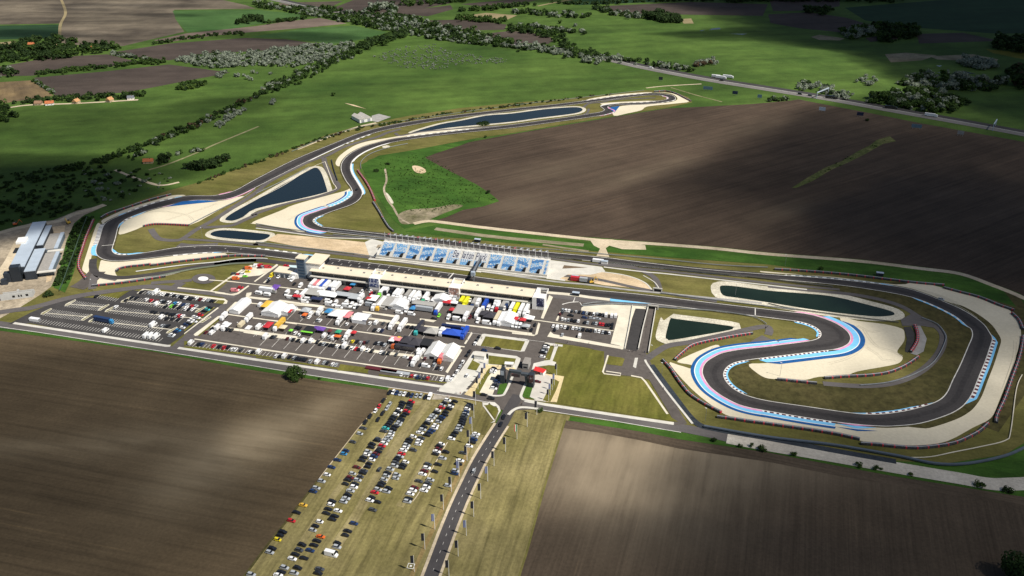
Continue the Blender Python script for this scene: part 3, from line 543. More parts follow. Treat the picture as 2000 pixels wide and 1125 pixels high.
ribbon('sidewalk', ZT3([(930,690),(1010,705),(1040,735),(1215,990)]), 1.4, 8, cream, False)
ribbon('sidewalk', ZT3([(1040,565),(1060,605),(1200,800),(1410,1065)]), 1.5, 8, concrete)
ribbon('kerb_line', ZT3([(255,435),(300,450),(270,560)]), 1.0, 9, cream, False)
sheet('lawn', ZT3([(300,455),(325,455),(285,560),(260,555)]), 9, lawn)
ribbon('ditch', ZT3([(1085,605),(1250,830),(1430,1050),(1600,1110),(2000,1180),(2600,1290),(3000,1360)]), 4.5, 7, ground('dark_netting',(0.022,0.028,0.035),(0.04,0.048,0.058),0.05,0.4,0,1,1,.7,.2))
# junction corners
sheet('sidewalk', Z(780,760,9.073,[(1470,240),(1560,250),(1590,230),(1690,240),(1770,310),(1795,390),(1740,480),(1690,590),(1610,610),(1700,560),(1760,400),(1720,310),(1640,310),(1590,240),(1570,290),(1500,290),(1480,330)]), 8, concrete)
sheet('lawn', Z(780,760,9.073,[(1540,290),(1620,280),(1750,350),(1690,520),(1540,310)]), 8, lawn)
ribbon('sidewalk', Z(780,760,9.073,[(1490,300),(1680,560)]), 0.9, 9, concrete, False)
ribbon('kerb_line', Z(950,780,9.073,[(1000,185),(700,150),(560,160),(460,210),(390,280)]), 2.0, 8, concrete)
sheet('dirt_patch', Z(700,740,9.073,[(1350,260),(1640,300),(1600,370),(1300,370)]), 5, ground('grey_gravel',(0.26,0.23,0.185),(0.36,0.32,0.26),0.1,0.4,0,1,1,.95,.2))
ribbon('dirt_path', Z(700,740,9.073,[(560,150),(1000,210),(1370,275)]), 3.0, 4, ground('ochre_verge',(0.17,0.12,0.045),(0.26,0.19,0.085),0.1,0.4,0,1,1,.95,.2))
ribbon('dirt_path', Z(700,740,9.073,[(1620,300),(2000,360),(2400,430)]), 3.0, 4, MATS['ochre_verge'])
ribbon('dirt_path', [(925,845),(905,905),(880,960),(850,1025),(815,1100),(790,1160)], 2.2, 4, MATS['ochre_verge'])
# roundabout and junctions by the helipad
sheet('roundabout', [(398+23*math.cos(a*0.39), 545+9.8*math.sin(a*0.39)) for a in range(16)], 7, asphalt3, True)
sheet('roundabout', [(397+10*math.cos(a*0.39), 545+4.3*math.sin(a*0.39)) for a in range(16)], 8, white_m, True)
ribbon('road', Z5([(1180,1090),(1300,1080),(1420,1075),(1500,1065)]), 5, 6, asphalt3)
ribbon('road', Z5([(1370,1120),(1420,1085)]), 8, 6, asphalt3)
sheet('concrete_yard', ZP1([(280,400),(560,235),(640,175),(780,190),(1010,215),(1030,235),(790,350)]), 7, cream)
ribbon('highway', Z2([(0,-40),(500,70),(900,120),(1150,178),(1500,242),(2000,345)]) + Z3([(500,405),(1000,516),(1500,612),(2000,692)]) + Z(1500,0,4,[(500,772),(1000,862),(1500,950),(2000,1042),(3000,1230)]), 11, 5, asphalt4, True, off=7)
ribbon('highway', Z2([(0,-40),(500,70),(900,120),(1150,178),(1500,242),(2000,345)]) + Z3([(500,405),(1000,516),(1500,612),(2000,692)]) + Z(1500,0,4,[(500,772),(1000,862),(1500,950),(2000,1042),(3000,1230)]), 12, 5, ground('pale_asphalt',(0.13,0.122,0.115),(0.17,0.16,0.15),0.02,0.3,0,1,1,.9,.12,grain=.08), True, off=-7)
ribbon('highway', Z2([(0,-40),(500,70),(900,120),(1150,178),(1500,242),(2000,345)]) + Z3([(500,405),(1000,516),(1500,612),(2000,692)]) + Z(1500,0,4,[(500,772),(1000,862),(1500,950),(2000,1042),(3000,1230)]), 2.2, 6, grey_conc, True)

# ---------------------------------------------------------------- the race track
NL = [(232,442),(226,466),(220,486),(222,493),(231,497.5),(250,498),(275,495),(312,489),(347,483.5),(400,480),(450,481),(500,486),(575,495),(636,503.5),(750,517),(875,533.5),(1000,550),(1140,565),(1250,575),(1375,590),(1500,604.5),(1550,610),(1580,614),(1612,623),(1637,634),(1655,647),(1662,659),(1660,669),(1650,677),(1632,683),(1600,687),(1550,693),(1500,699),(1462,704),(1437,709),(1422,717),(1415,727),(1415,737),(1422,749),(1437,762),(1460,773),(1500,783),(1575,794),(1650,805),(1690,809),(1725,808.5),(1775,801),(1825,786),(1847,769),(1860,742),(1875,712),(1890,677),(1898,657),(1896,644),(1887,637),(1870,622),(1850,610),(1825,598),(1795,586),(1762,577),(1700,566),(1625,556),(1500,545),(1375,534),(1250,521),(1150,510),(1000,495),(850,477),(750,465),(675,457.5),(640,453.5),(612,449),(597,443),(591,436),(591,428),(597,421),(625,411),(660,399),(680,388),(688,379),(685,367),(675,353),(667,336),(666,323),(672,311),(687,298),(712,286),(740,278),(770,271),(825,264),(900,255),(1000,243.5),(1100,230),(1150,222.5),(1172,219),(1180,215),(1176,211),(1173,208),(1184,205),(1212,202),(1262,200),(1295,196),(1305,192),(1298,188.5),(1282,186),(1250,187.5),(1200,194),(1150,200.5),(1075,210),(1000,217.5),(875,233),(775,250),(725,262),(675,281),(600,316),(550,341),(500,366.5),(475,379),(450,388),(425,392),(400,391.5),(370,393),(325,403),(287,413),(250,427),(238,435)]
SL = [(202,441),(194,466),(187,486),(188,497),(195,504),(207,508.5),(225,510.5),(250,509.5),(300,504),(350,498),(400,494),(437,493.5),(475,496.5),(500,498.5),(575,508),(637,518),(730,531),(839,543.5),(1000,562),(1070,571),(1192,585),(1270,593.5),(1350,603),(1475,618),(1550,627.5),(1572,632),(1590,639),(1601,648),(1602,656),(1595,662),(1575,667),(1525,673.5),(1500,677),(1450,682),(1412,689),(1390,699),(1377,709),(1371,722),(1372,734),(1380,749),(1392,762),(1412,776),(1437,789),(1462,797),(1500,804),(1575,817),(1650,827.5),(1712,833),(1750,833),(1800,827.5),(1850,812),(1875,799),(1888,787),(1900,769),(1912,739),(1925,707),(1935,677),(1939,662),(1934,651),(1922,634),(1900,617),(1875,603),(1837,586.5),(1800,572),(1750,559.5),(1625,545),(1500,536),(1375,526),(1250,512),(1175,502.5),(1000,486.5),(925,477),(825,465),(750,457.5),(700,452),(650,446),(630,443.5),(618,438),(612,432),(617,426),(632,420),(650,413),(685,401),(702,390),(708,379),(706,370),(697,355),(687,338),(685,325),(690,313),(705,301),(725,291),(755,281),(800,272.5),(875,262.5),(1000,250),(1075,240),(1150,229.5),(1180,225),(1197,220),(1198,216),(1189,212),(1188,208.5),(1196,206),(1215,205),(1250,204),(1290,201),(1314,197),(1320,192.5),(1315,187),(1300,184),(1275,182),(1250,184),(1200,189),(1150,196),(1075,205),(1000,212.5),(875,227),(800,238),(750,247.5),(700,261),(655,279),(575,312),(500,350),(462,371),(437,379),(412,382.5),(375,382.5),(350,385.5),(300,397.5),(250,415),(217,429)]
KS = 4
nl = crom([G(*q) for q in NL], True, KS); sl = crom([G(*q) for q in SL], True, KS)
TZ = 7*0.04 + 0.03
tr = geometry.tessellate_polygon([sl, nl]); fl = sl + nl
fs = [t if (fl[t[1]]-fl[t[0]]).cross(fl[t[2]]-fl[t[0]]).z > 0 else (t[0],t[2],t[1]) for t in tr]
setp(obj('race_track', mesh_from('race_track', [(q.x,q.y,TZ) for q in fl], fs, [asphalt])), kind='structure')
for nm, lp, sg in (('inner', nl, 1), ('outer', sl, -1)):
    w = lp + lp[:1]
    setp(obj('edge_line', strip_mesh('edge_line', w, -0.05*sg, -0.62*sg, TZ+0.012, [dirty_white])), kind='structure')
for lp, sg in ((nl, 1), (sl, -1)):
    setp(obj('grass_verge', strip_mesh('grass_verge', lp + lp[:1], 0, 1.3*sg, 6*.04+.005, [dark_olive])), kind='structure')
pal = {'p': plain('pink_paint', (0.62,0.25,0.42), .8, 0, .1, .3), 'l': plain('light_blue_paint', (0.17,0.46,0.72), .8, 0, .1, .3),
       'd': plain('dark_blue_paint', (0.006,0.075,0.24), .8, 0, .15, .3), 'w': white_m, 'r': plain('red_paint', (0.42,0.02,0.03), .7, 0, .1, .5),
       'g': plain('grey_paint', (0.17,0.165,0.165), .8, 0, .1, .5), 'e': plain('maroon_paint', (0.10,0.03,0.035), .8, 0, .1, .5)}
def part_of(lp, a, b):
    A, B = G(*a), G(*b); N = len(lp)
    i = min(range(N), key=lambda k: (lp[k]-A).length); j = min(range(N), key=lambda k: (lp[k]-B).length)
    if (j - i) % N <= N//2: idx = [(i+k) % N for k in range((j-i) % N + 1)]
    else: idx = [(i-k) % N for k in range((i-j) % N + 1)]
    return [lp[k] for k in idx], ((j-i) % N <= N//2)
def kerb(lp, a, b, bands, taper=0.12):
    """painted bands outside the track edge: (from m, to m, colours, dash m)"""
    w, fwd = part_of(lp, a, b); w = resample(w, 0.8)
    sg = (1 if lp is nl else -1) * (1 if fwd else -1)      # left of travel is the infield on the inner loop
    for (o0, o1, c, dash) in bands:
        m = [pal[x] for x in c]
        KZ[0] += 0.0008; z = TZ + 0.02 + KZ[0]
        o = obj('kerb' if dash else 'painted_runoff', strip_mesh('kerb', w, o0*sg, o1*sg, z, m, dash, False, taper)); o['kind'] = 'structure'
KZ = [0.0]
wide = [(0,1.5,'p',0),(1.5,4.6,'l',0),(4.6,5.2,'w',0),(5.2,7.6,'d',0)]
K = kerb
w_, f_ = part_of(sl, (1760,832), (1837,586)); w_ = resample(w_, 2.0); s_ = -1 if f_ else 1
setp(obj('grass_verge', strip_mesh('grass_verge', w_, 0, 5.2*s_, 6*.04+.008, [dark_olive], None, False, .06)), kind='structure')  # dark strip between the track edge and the gravel bed
K(nl,(1552,610),(1622,684),[(0,1.5,'p',0)],.05); K(nl,(1606,621),(1476,702),[(1.5,5.4,'l',0)],.03); K(nl,(1630,630),(1486,700),[(5.4,6.0,'w',0),(6.0,9.3,'d',0)],.08)
K(nl,(1618,685),(1478,702),[(0,1.5,'we',1.6)],.02)
K(sl,(1553,628),(1598,661),[(0,1.3,'we',1.4),(1.3,2.6,'l',0)],.06)
K(sl,(1582,666),(1520,674),[(0,1.3,'p',0),(1.3,4.0,'l',0)],.12); K(sl,(1560,669),(1520,674),[(4.0,4.5,'w',0),(4.5,6.6,'d',0)],.25)
K(sl,(1522,673.5),(1495,804),[(0,1.5,'p',0),(1.5,4.4,'l',0),(4.4,5.0,'w',0),(5.0,7.2,'d',0)],.004)
K(sl,(1493,803),(1632,825),[(0,1.4,'we',1.8),(1.4,4.2,'l',0),(4.2,4.8,'w',0),(4.8,7.0,'d',0)],.002); K(sl,(1630,825),(1712,833),[(0,1.4,'p',0),(1.4,4.2,'l',0),(4.2,4.8,'w',0),(4.8,6.6,'d',0)],.5)
K(nl,(1462,704),(1458,772),[(0,1.3,'we',1.6),(1.3,2.4,'l',0)],.08)
K(nl,(1662,807),(1824,786),[(0,2.0,'l',0)],.3); K(nl,(1690,809),(1808,791),[(0,1.2,'we',2.2)],.02)
K(sl,(1886,789),(1936,653),[(0,3.4,'l',0)],.1); K(sl,(1894,779),(1939,663),[(0,1.9,'we',2.4)],.02)
K(nl,(1782,583),(1892,640),[(0,1.6,'l',0)],.1); K(nl,(1800,588),(1880,630),[(0,1.3,'wl',3.0)],.02)
K(sl,(1525,538),(1742,558),[(0,1.4,'l',0)],.1); K(sl,(1545,540),(1720,556),[(0,1.2,'wg',3.0)],.02)
K(sl,(203,439),(186,500),[(0,3.2,'wg',1.6)],.01); K(sl,(190,478),(190,501),[(0,3.4,'l',0)],.2)
K(sl,(232,423),(256,413),[(0,1.5,'l',0)],.2); K(sl,(250,415),(338,388),[(0,1.8,'wg',4.2)],.01); K(sl,(338,388),(360,383.5),[(0,1.4,'l',0)],.3)
K(nl,(290,412),(230,446),[(0,1.8,'l',0)],.2); K(nl,(262,422),(238,435),[(0,1.8,'wg',3.0)],.02)
K(nl,(219,486),(282,494),[(0,2.0,'l',0)],.15); K(nl,(223,494),(250,498),[(0,1.5,'wg',2.4)],.02)
K(sl,(335,500),(440,493.5),[(0,1.4,'l',0)],.15); K(sl,(342,499),(415,494),[(0,1.4,'wg',4.0)],.02)
K(nl,(496,486),(592,497),[(0,1.6,'wg',4.2)],.02); K(nl,(590,497),(632,503),[(0,1.4,'l',0)],.2)
K(nl,(318,405),(358,395),[(0,0.9,'p',0)],.1); K(nl,(356,395),(395,391.5),[(0,2.4,'p',0)],.1); K(nl,(430,391.5),(498,367),[(0,1.2,'p',0)],.2); K(sl,(425,381.5),(455,374),[(0,1.6,'p',0)],.2)
sheet('painted_runoff', Z(180,380,7.692,[(1110,188),(1350,108),(1600,88),(1900,103),(1750,120),(1450,150)]), 8, pal['d'])
K(nl,(648,404),(640,453),[(0,1.5,'p',0),(1.5,4.2,'l',0),(4.2,4.9,'w',0),(4.9,7.0,'d',0)],.06); K(nl,(689,374),(646,405),[(0,1.8,'wl',2.4),(1.8,4.4,'l',0),(4.4,5.2,'w',0),(5.2,7.2,'d',0)],.04)
K(sl,(634,420),(630,443.5),[(0,1.4,'wg',2.2),(1.4,2.4,'l',0)],.1)
K(sl,(709,381),(688,318),[(0,1.5,'w',0),(1.5,2.7,'l',0)],.05); K(sl,(688,318),(762,280),[(0,1.8,'w',0)],.08)
K(nl,(672,283),(722,263),[(0,2.0,'wg',4.5)],.02); K(nl,(600,316),(676,281),[(0,1.2,'w',0)],.1); K(nl,(795,268),(928,252),[(0,1.6,'wg',4.5)],.02)
K(sl,(1168,227),(1200,218),[(0,1.2,'wp',4.0)],.1); K(sl,(1199,219),(1186,209),[(0,1.6,'p',0)],.1); K(nl,(1172,208),(1215,202),[(0,1.8,'w',0)],.1); K(nl,(1303,194),(1290,187),[(0,1.5,'wp',4)],.1)
K(sl,(1290,201),(1320,194),[(0,1.5,'wg',4.5)],.1); K(nl,(1225,201.5),(1290,197),[(0,1.5,'wg',4.5)],.1); K(sl,(1130,198),(1270,182.5),[(0,1.4,'wg',5)],.1)
sheet('painted_runoff', Z3([(757,848),(775,838),(843,830),(800,882)]), 8, pal['d'])
sheet('painted_runoff', ZT3([(765,88),(1085,127),(1000,124),(768,108)]), 9, pal['l'])
sheet('painted_runoff', Z(420,500,9.073,[(1300,165),(1480,175),(1490,225),(1330,205)]), 9, plain('faded_blue', (0.45,0.56,0.58), .8))
rub1 = ground('rubbered_asphalt', (0.036,0.033,0.034), (0.050,0.046,0.045), 0.02, 0.4, 0, 1, 1, .8, .18, grain=.08)
rub2 = ground('racing_line', (0.027,0.025,0.026), (0.040,0.036,0.036), 0.02, 0.4, 0, 1, 1, .75, .2, grain=.08)
for o0, o1, m, z in ((-3.4,-9.6,rub1,.006), (-4.8,-8.0,rub2,.010)):
    setp(obj('racing_line', strip_mesh('racing_line', nl + nl[:1], o0, o1, TZ+z, [m])), kind='structure')
# grid slots and lines across the track
gm = MB()
def bar(a, b, wdt, z=TZ+0.03):
    A, B = G(*a), G(*b); n = (B-A).normalized(); n = Vector((-n.y, n.x, 0))*wdt/2; zz = Vector((0,0,z))
    gm.quad(A-n+zz, B-n+zz, B+n+zz, A+n+zz)
bar((624,516),(638.5,504.5),1.6); bar((876.5,545),(886,534),0.9); bar((1475,616),(1475,603),0.7); bar((199,480.5),(223,478.5),0.6)
for i in range(13):
    t = i/12; p = (643+t*(876-643), 508+t*(537.5-508)); bar((p[0]-1.2,p[1]+1.2),(p[0]+1.2,p[1]-1.2),0.35); bar((p[0]+0.8,p[1]-1.3),(p[0]+2.6,p[1]-1.0),0.5)
    q = (649+t*(860-649), 515+t*(541-515)); bar((q[0]-1.2,q[1]+1.2),(q[0]+1.2,q[1]-1.2),0.35); bar((q[0]+0.8,q[1]-1.3),(q[0]+2.6,q[1]-1.0),0.5)
for x in (350,380,410,440,470): bar((x-1,482.5+(x-350)*.04),(x+2,482+(x-350)*.04),0.5)
setp(gm.build('track_marking', [dirty_white]), kind='structure')

# ---------------------------------------------------------------- barriers, guard rails and fences
m, t, b = nt('tyre_wall'); tc = pos(t); wv = noise(t, tc, 0.9, 2)
t.links.new(ramp(t, wv, [(0.35,(0.018,0.018,0.02)),(0.6,(0.06,0.06,0.065))]), b.inputs['Base Color']); tyre = m
rail_m = plain('galvanised_rail', (0.30,0.32,0.33), .5, .4, .15, .3)
band_w = plain('barrier_band', (0.42,0.42,0.43), .6, 0, .15, .4)
def wall_mesh(name, w, h, th, mats, z0=0.0, every=0, run=1):
    nn = normals(w); vs, fs, mi = [], [], []; L = 0
    for i, p in enumerate(w):
        a, b2 = p-nn[i]*th/2, p+nn[i]*th/2
        vs += [(a.x,a.y,z0),(b2.x,b2.y,z0),(b2.x,b2.y,z0+h),(a.x,a.y,z0+h)]
        if i:
            L += (w[i]-w[i-1]).length; k = 4*i; mm = 1 if every and i % every < run else 0
            for q in ((0,1),(1,2),(2,3),(3,0)):
                fs.append((k-4+q[0], k-4+q[1], k+q[1], k+q[0])); mi.append(mm)
    n = len(vs); fs += [(0,3,2,1),(n-4,n-3,n-2,n-1)]; mi += [0, mi[-1]]
    return mesh_from(name, vs, fs, mats, mi)
def line(px, step, smooth=True):
    w = [G(*q) for q in px]
    if smooth and len(w) > 2: w = crom(w, False, 6)
    return resample(w, step)
def barrier(px, label, red=6.0, dense=False):
    w = line(px, 0.8); k = max(2, int(red/0.8))
    red_m = MATS.get('red_tyres') or plain('red_tyres', (0.42,0.03,0.045), .7)
    r = obj('tyre_barrier', wall_mesh('tyre_barrier', w, 1.35, 1.9, [tyre, red_m], 0.2, k, 1 + dense))
    setp(r, label, 'tyre barrier', 'tyre barriers round the circuit')
    obj('conveyor_band', wall_mesh('conveyor_band', w, 0.6, 0.3, [band_w, red_m], 1.2, k if dense else 0, 1), r)
ZL = lambda p: Z(0,420,5.627,p)
barrier(ZL([(1030,60),(1000,130),(950,250),(905,390),(872,500),(868,570),(885,620),(950,715)]), 'long red-dotted tyre barrier behind the pale strip at the west corner', 4.8, True)
barrier(Z5([(790,585),(850,550),(1000,500),(1180,440),(1340,400)]), 'grey tyre barrier above the pale gravel strip at the northwest corner', 9)
barrier(Z5([(1120,648),(1180,635),(1260,632),(1480,642)]), 'short tyre barrier between the big west gravel bed and service road', 3)
barrier(Z5([(910,1000),(935,980),(1000,965),(1100,955),(1180,945)]), 'tyre barrier with pink end inside the pit entry bend', 5)
barrier(Z5([(1180,955),(1400,925),(1600,902),(1800,880),(2000,882)]) + [(520,502)], 'grey tyre barrier between west gravel bed and pit lane', 6)
barrier(Z5([(720,1115),(1000,1085),(1300,1040)]), 'low tyre barrier along the pit entry gravel beside car park road', 6)
barrier(Z6([(795,212),(830,260),(865,310),(900,375),(930,450)]), 'red and white tyre barrier in the triangle right of the S bend', 4.8, True)
barrier(Z6([(915,460),(960,530),(1000,600),(1040,660),(1075,690)]), 'black tyre barrier at the right edge of the olive triangle', 40)
barrier(ZT3([(1270,570),(1330,515),(1400,460),(1500,430),(1700,390),(1880,362)]), 'grey and red barrier between triangular pond road and gravel', 3.5)
barrier(ZT3([(1175,570),(1240,640),(1300,730),(1380,830),(1470,895),(1560,945),(1640,985)]), 'red-dotted tyre barrier curving round the southwest hairpin gravel', 6)
barrier(ZT3([(1600,1015),(1720,1030),(1850,1050),(2000,1070)]) + [(1560,838),(1625,848),(1680,860)], 'red-dotted tyre barrier south of the painted hairpin exit', 6)
barrier(Z(1500,843,3.99,[(720,100),(850,108),(1000,125),(1150,133),(1300,122),(1450,95),(1560,50),(1650,0)]) + [(1930,828)], 'curved tyre barrier along the bottom edge of east gravel bed', 7)
barrier(ZT4([(1780,1060),(1790,1000),(1850,870),(1910,700),(1960,560),(1985,450),(1990,380)]), 'long tyre barrier along the right edge of the frame', 5)
barrier(ZT4([(1990,330),(1960,260),(1900,200)]), 'short tyre barrier at the upper right gravel corner', 5)
barrier(ZT4([(1370,5),(1500,40),(1650,80),(1800,140),(1930,185)]), 'tyre barrier above gravel at the far northeast bend', 7)
barrier(Z8([(50,985),(300,1000),(600,1025),(900,1060),(1150,1090),(1380,1110)]), 'tyre barrier along the back straight below the dark field', 7)
barrier(ZT4([(1145,300),(1165,360),(1165,420),(1140,470),(1110,512)]), 'red tyre barrier on the concrete pad inside the east loop', 3.2, True)
barrier(ZT4([(440,712),(600,700),(800,690),(950,665),(1080,610),(1175,545)]), 'long curved tyre barrier below the inner gravel of the S bend', 6)
barrier(ZT4([(70,722),(200,735),(390,755)]), 'short tyre barrier at the left tip of the inner service road', 7)
barrier(Z3([(1110,720),(1200,715),(1280,735),(1350,770),(1400,795)]), 'dark tyre barrier round the far hairpin gravel', 8)
def rail(px, label, h=0.9, th=0.25, mat=None, cat='guard rail', name='guard_rail', grp='guard rails beside the track', posts=True):
    w = line(px, 4.0); r = obj(name, wall_mesh(name, w, h*0.55, th, [mat or rail_m], 0.25+h*0.45)); setp(r, label, cat, grp)
rail(Z6([(0,775),(300,810),(800,870),(945,895)]) , 'steel rail below the sandy bank left of the grandstand', 1.1, .5)
rail(Z6([(0,630),(200,665),(400,690)]), 'dark rail between the painted hairpin and ponds', 1.1, .4)
rail(Z6([(600,715),(900,745)]) + [(760,470)], 'rail along back straight left of the grandstand', 1.1, .4)
rail([(760,462),(860,471),(1000,484),(1100,490)], 'rail on the far side of the straight behind the grandstand', 1.0, .3)
rail([(1100,491),(1200,500),(1300,509),(1400,519),(1500,524)], 'grey rail below the lush green strip, back straight', 1.1, .5)
rail(Z(1080,490,9.073,[(900,215),(1300,255),(1700,300),(2400,370),(3500,480),(5000,660)]), 'dark rail below the back straight right of the stand', 1.3, .6, plain('dark_hedge_net',(0.10,0.10,0.085),.9))
rail(Z(1080,490,9.073,[(-2800,-20),(-1800,75),(-800,190 if False else 60),(0,120),(560,185)]), 'dark rail behind the grandstand flags', 1.3, .6, MATS['dark_hedge_net'])
rail([(1290,574),(1400,588),(1500,600),(1560,607)], 'rail between main straight and long east pond', 1.0, .5)
rail(Z6([(0,395),(200,300),(420,185)]), 'rail along the upper bank of the triangular west pond', 1.0, .4)
rail(Z6([(820,200),(825,140),(900,80),(1050,30),(1200,0)]), 'thin pale rail outside the S bend', 1.0, .4)
rail(Z6([(590,130),(610,210),(640,300)]), 'dark netting beside the narrow road by the west pond', 1.2, .8, MATS['dark_netting'])
rail(Z(1500,843,3.99,[(-500,-30),(0,55),(500,115),(1000,200),(1300,262),(1550,262),(1850,200),(2050,110),(2200,40)]), 'low slate-blue fence curving below the east loop', 1.6, 1.4, plain('slate_netting',(0.075,0.095,0.12),.7,0,.1,.2), 'fence', 'net_fence', 'net fences')
rail(Z(1500,843,3.99,[(1050,208),(1250,205),(1450,165),(1650,125),(1850,75),(1890,0)]) + [(1985,760),(1998,730)], 'pale yellowish rail beyond the east tyre barrier', .6, .5, cream)
rail(ZL([(960,40),(900,190),(830,390),(760,580),(690,770),(650,860)]), 'green mesh fence west of the brown verge', 2.0, .3, plain('green_mesh',(0.05,0.085,0.06),.8), 'fence', 'mesh_fence', 'mesh fences')
rail(Z(420,500,9.073,[(-1600,480),(-1000,380),(-400,260),(0,205),(300,165),(700,150)]), 'green mesh fence along pit entry lane', 1.8, .3, plain('grey_green_mesh',(0.17,0.20,0.16),.8), 'fence', 'mesh_fence', 'mesh fences')
rail(Z(420,500,9.073,[(-1400,290),(-600,180),(0,125),(400,70),(800,55),(1000,75)]), 'white concrete rail on the outside of pit entry lane', .9, .5, white_m)
rail(Z8([(0,985),(-500,930),(-1000,880),(-1600,800)]) if False else [(640,452),(700,458),(760,466)], 'short rail at the exit of the painted hairpin', 1.0, .4)
rail(Z5([(1480,637),(1600,575),(1750,500),(1900,425),(2000,350)]), 'steel rail on the upper edge of the service road, west gravel', 1.0, .5)
rail(ZT3([(300,55),(560,140),(800,135),(1000,150),(1180,165)]) if False else ZT3([(540,150),(800,135),(1060,150),(1300,170),(1600,190),(1880,235),(2000,300)]), 'rail south of the straight above the triangular pond', 1.1, .4)
rail(ZT4([(0,130),(150,165),(400,200),(700,240),(1030,280)]), 'dark rail between east pond and S bend', 1.1, .5, MATS['dark_hedge_net'])
rail(ZT4([(720,770),(950,745),(1150,680),(1300,580),(1385,420),(1370,350),(1310,285),(1180,235)]), 'pale rail outside the inner east service road', 1.0, .4)
rail([(570,297),(640,268),(700,250),(780,238),(850,228),(1000,207),(1150,190),(1260,177)], 'long rail along the far north edge of the circuit', 1.0, .4, MATS['grey_green_mesh'])
rail(Z(1000,540,9.073,[(1250,520),(1500,480),(1700,490),(2000,510)]), 'debris fence above the concrete yard by pit exit', 1.6, .15)

# ---------------------------------------------------------------- buildings
roof_beige = plain('beige_roof', (0.62,0.545,0.42), .85, 0, .06, .15)
navy = plain('navy_panel', (0.015,0.022,0.055), .4, 0, .2, .5)
steel_blue = plain('blue_grey_cladding', (0.13,0.165,0.205), .5, .1, .1, .3)
dk_clad = plain('dark_cladding', (0.030,0.036,0.046), .5, .1, .2, .2)
metal_roof = plain('pale_metal_roof', (0.40,0.46,0.53), .5, .15, .07, .15)
white_wall = plain('white_wall', (0.68,0.67,0.64), .8, 0, .05, .3)
red_tile = plain('red_tiles', (0.36,0.115,0.045), .85, 0, .3, 1.2)
def facing_abstract(name, cols, seed):
    m, t, b = nt(name); tc = t.nodes.new('ShaderNodeTexCoord'); mp = t.nodes.new('ShaderNodeMapping'); mp.inputs['Location'].default_value = (seed, seed*2, 0)
    t.links.new(tc.outputs['Object'], mp.inputs[0]); n = noise(t, mp.outputs[0], 0.45, 3, .6)
    t.links.new(ramp(t, n, cols), b.inputs['Base Color']); b.inputs['Roughness'].default_value = .5; return m
base_z = 0.30
def local(p0, ang): return (Vector((p0.x, p0.y, base_z)), ang)

# pit building: local x along the straight, y away from the camera
P0, P1 = G(607, 549.5), G(1043, 602); PA = math.atan2((P1-P0).y, (P1-P0).x); PL = (P1-P0).length; PD = 12.0
pit = empty('pit_building', (P0.x, P0.y, base_z), PA)
setp(pit, 'long beige-roofed pit building with dark glazed upper floor beside the main straight', 'building')
mb = MB(); mb.box(0,PL,0.6,PD,0,4.4); mb.box(0,PL,2.6,PD,4.65,8.4)
mb.build('wall', [grey_conc], pit)
mb = MB(); mb.box(-.4,PL+.4,0.2,PD+.8,8.4,9.0); mb.box(-.2,PL+.2,PD+.45,PD+.75,9.003,9.4)
mb.build('roof', [roof_beige], pit)
mb = MB(); mb.box(0,PL,-1.6,3.2,4.4,4.65); mb.box(0,PL,-1.62,-1.4,4.653,5.2); mb.build('terrace', [concrete], pit)
for k in range(15):
    x0 = 8 + k*(PL-20)/14; y0 = 6.2 + (k*5 % 3)*1.3
    mb = MB(); mb.box(x0,x0+1.5,y0,y0+1.1,9.002,9.7); mb.build('roof_vent', [chrome], pit)
n = int(PL/9.5)
for i in range(n):
    x0 = PL*i/n
    mb = MB(); mb.box(x0+.35, x0+PL/n-.35, 2.5, 2.62, 4.9, 8.2); mb.build('window', [glass], pit)
    mb = MB(); mb.box(x0+1.2, x0+PL/n-1.2, .5, .62, .05, 3.6); mb.build('garage_door', [plain('garage_shutter',(.05,.05,.055),.6) if 'garage_shutter' not in MATS else MATS['garage_shutter']], pit)
for i, (fx, cols) in enumerate(((728-607, [(.35,(.02,.03,.10)),(.5,(.05,.08,.22)),(.56,(.6,.62,.68)),(.7,(.02,.02,.05))]), (883.5-607, [(.3,(.55,.5,.48)),(.45,(.12,.06,.05)),(.55,(.40,.22,.16)),(.7,(.6,.6,.6))]), (1042-607, [(.3,(.012,.016,.05)),(.58,(.02,.026,.075)),(.66,(.35,.38,.5)),(.72,(.015,.02,.06))]))):
    x0 = PL*fx/436.0
    t_ = obj('stair_tower', None, pit, (x0, 0, 0))
    mb = MB(); mb.box(0,8.6,-1.9,6.2,0,9.5); mb.box(0,.3,6.2,PD+1,9.01,10.6); mb.box(8.3,8.6,6.2,PD+1,9.01,10.6); mb.box(0,8.6,PD+1,PD+1.3,9.01,10.6)
    mb.build('tower_wall', [white_wall], t_)
    mb = MB(); mb.box(.4,8.2,-2.1,-1.92,2.9,9.9); mb.build('banner_screen', [facing_abstract('screen_picture_%s' % 'abc'[i], cols, 3.1*i+1)], t_)
mb = MB(); mb.box(PL-1,PL+2.2,-2.2,PD+1.5,0,9.8); mb.build('end_wall', [white_wall], pit)
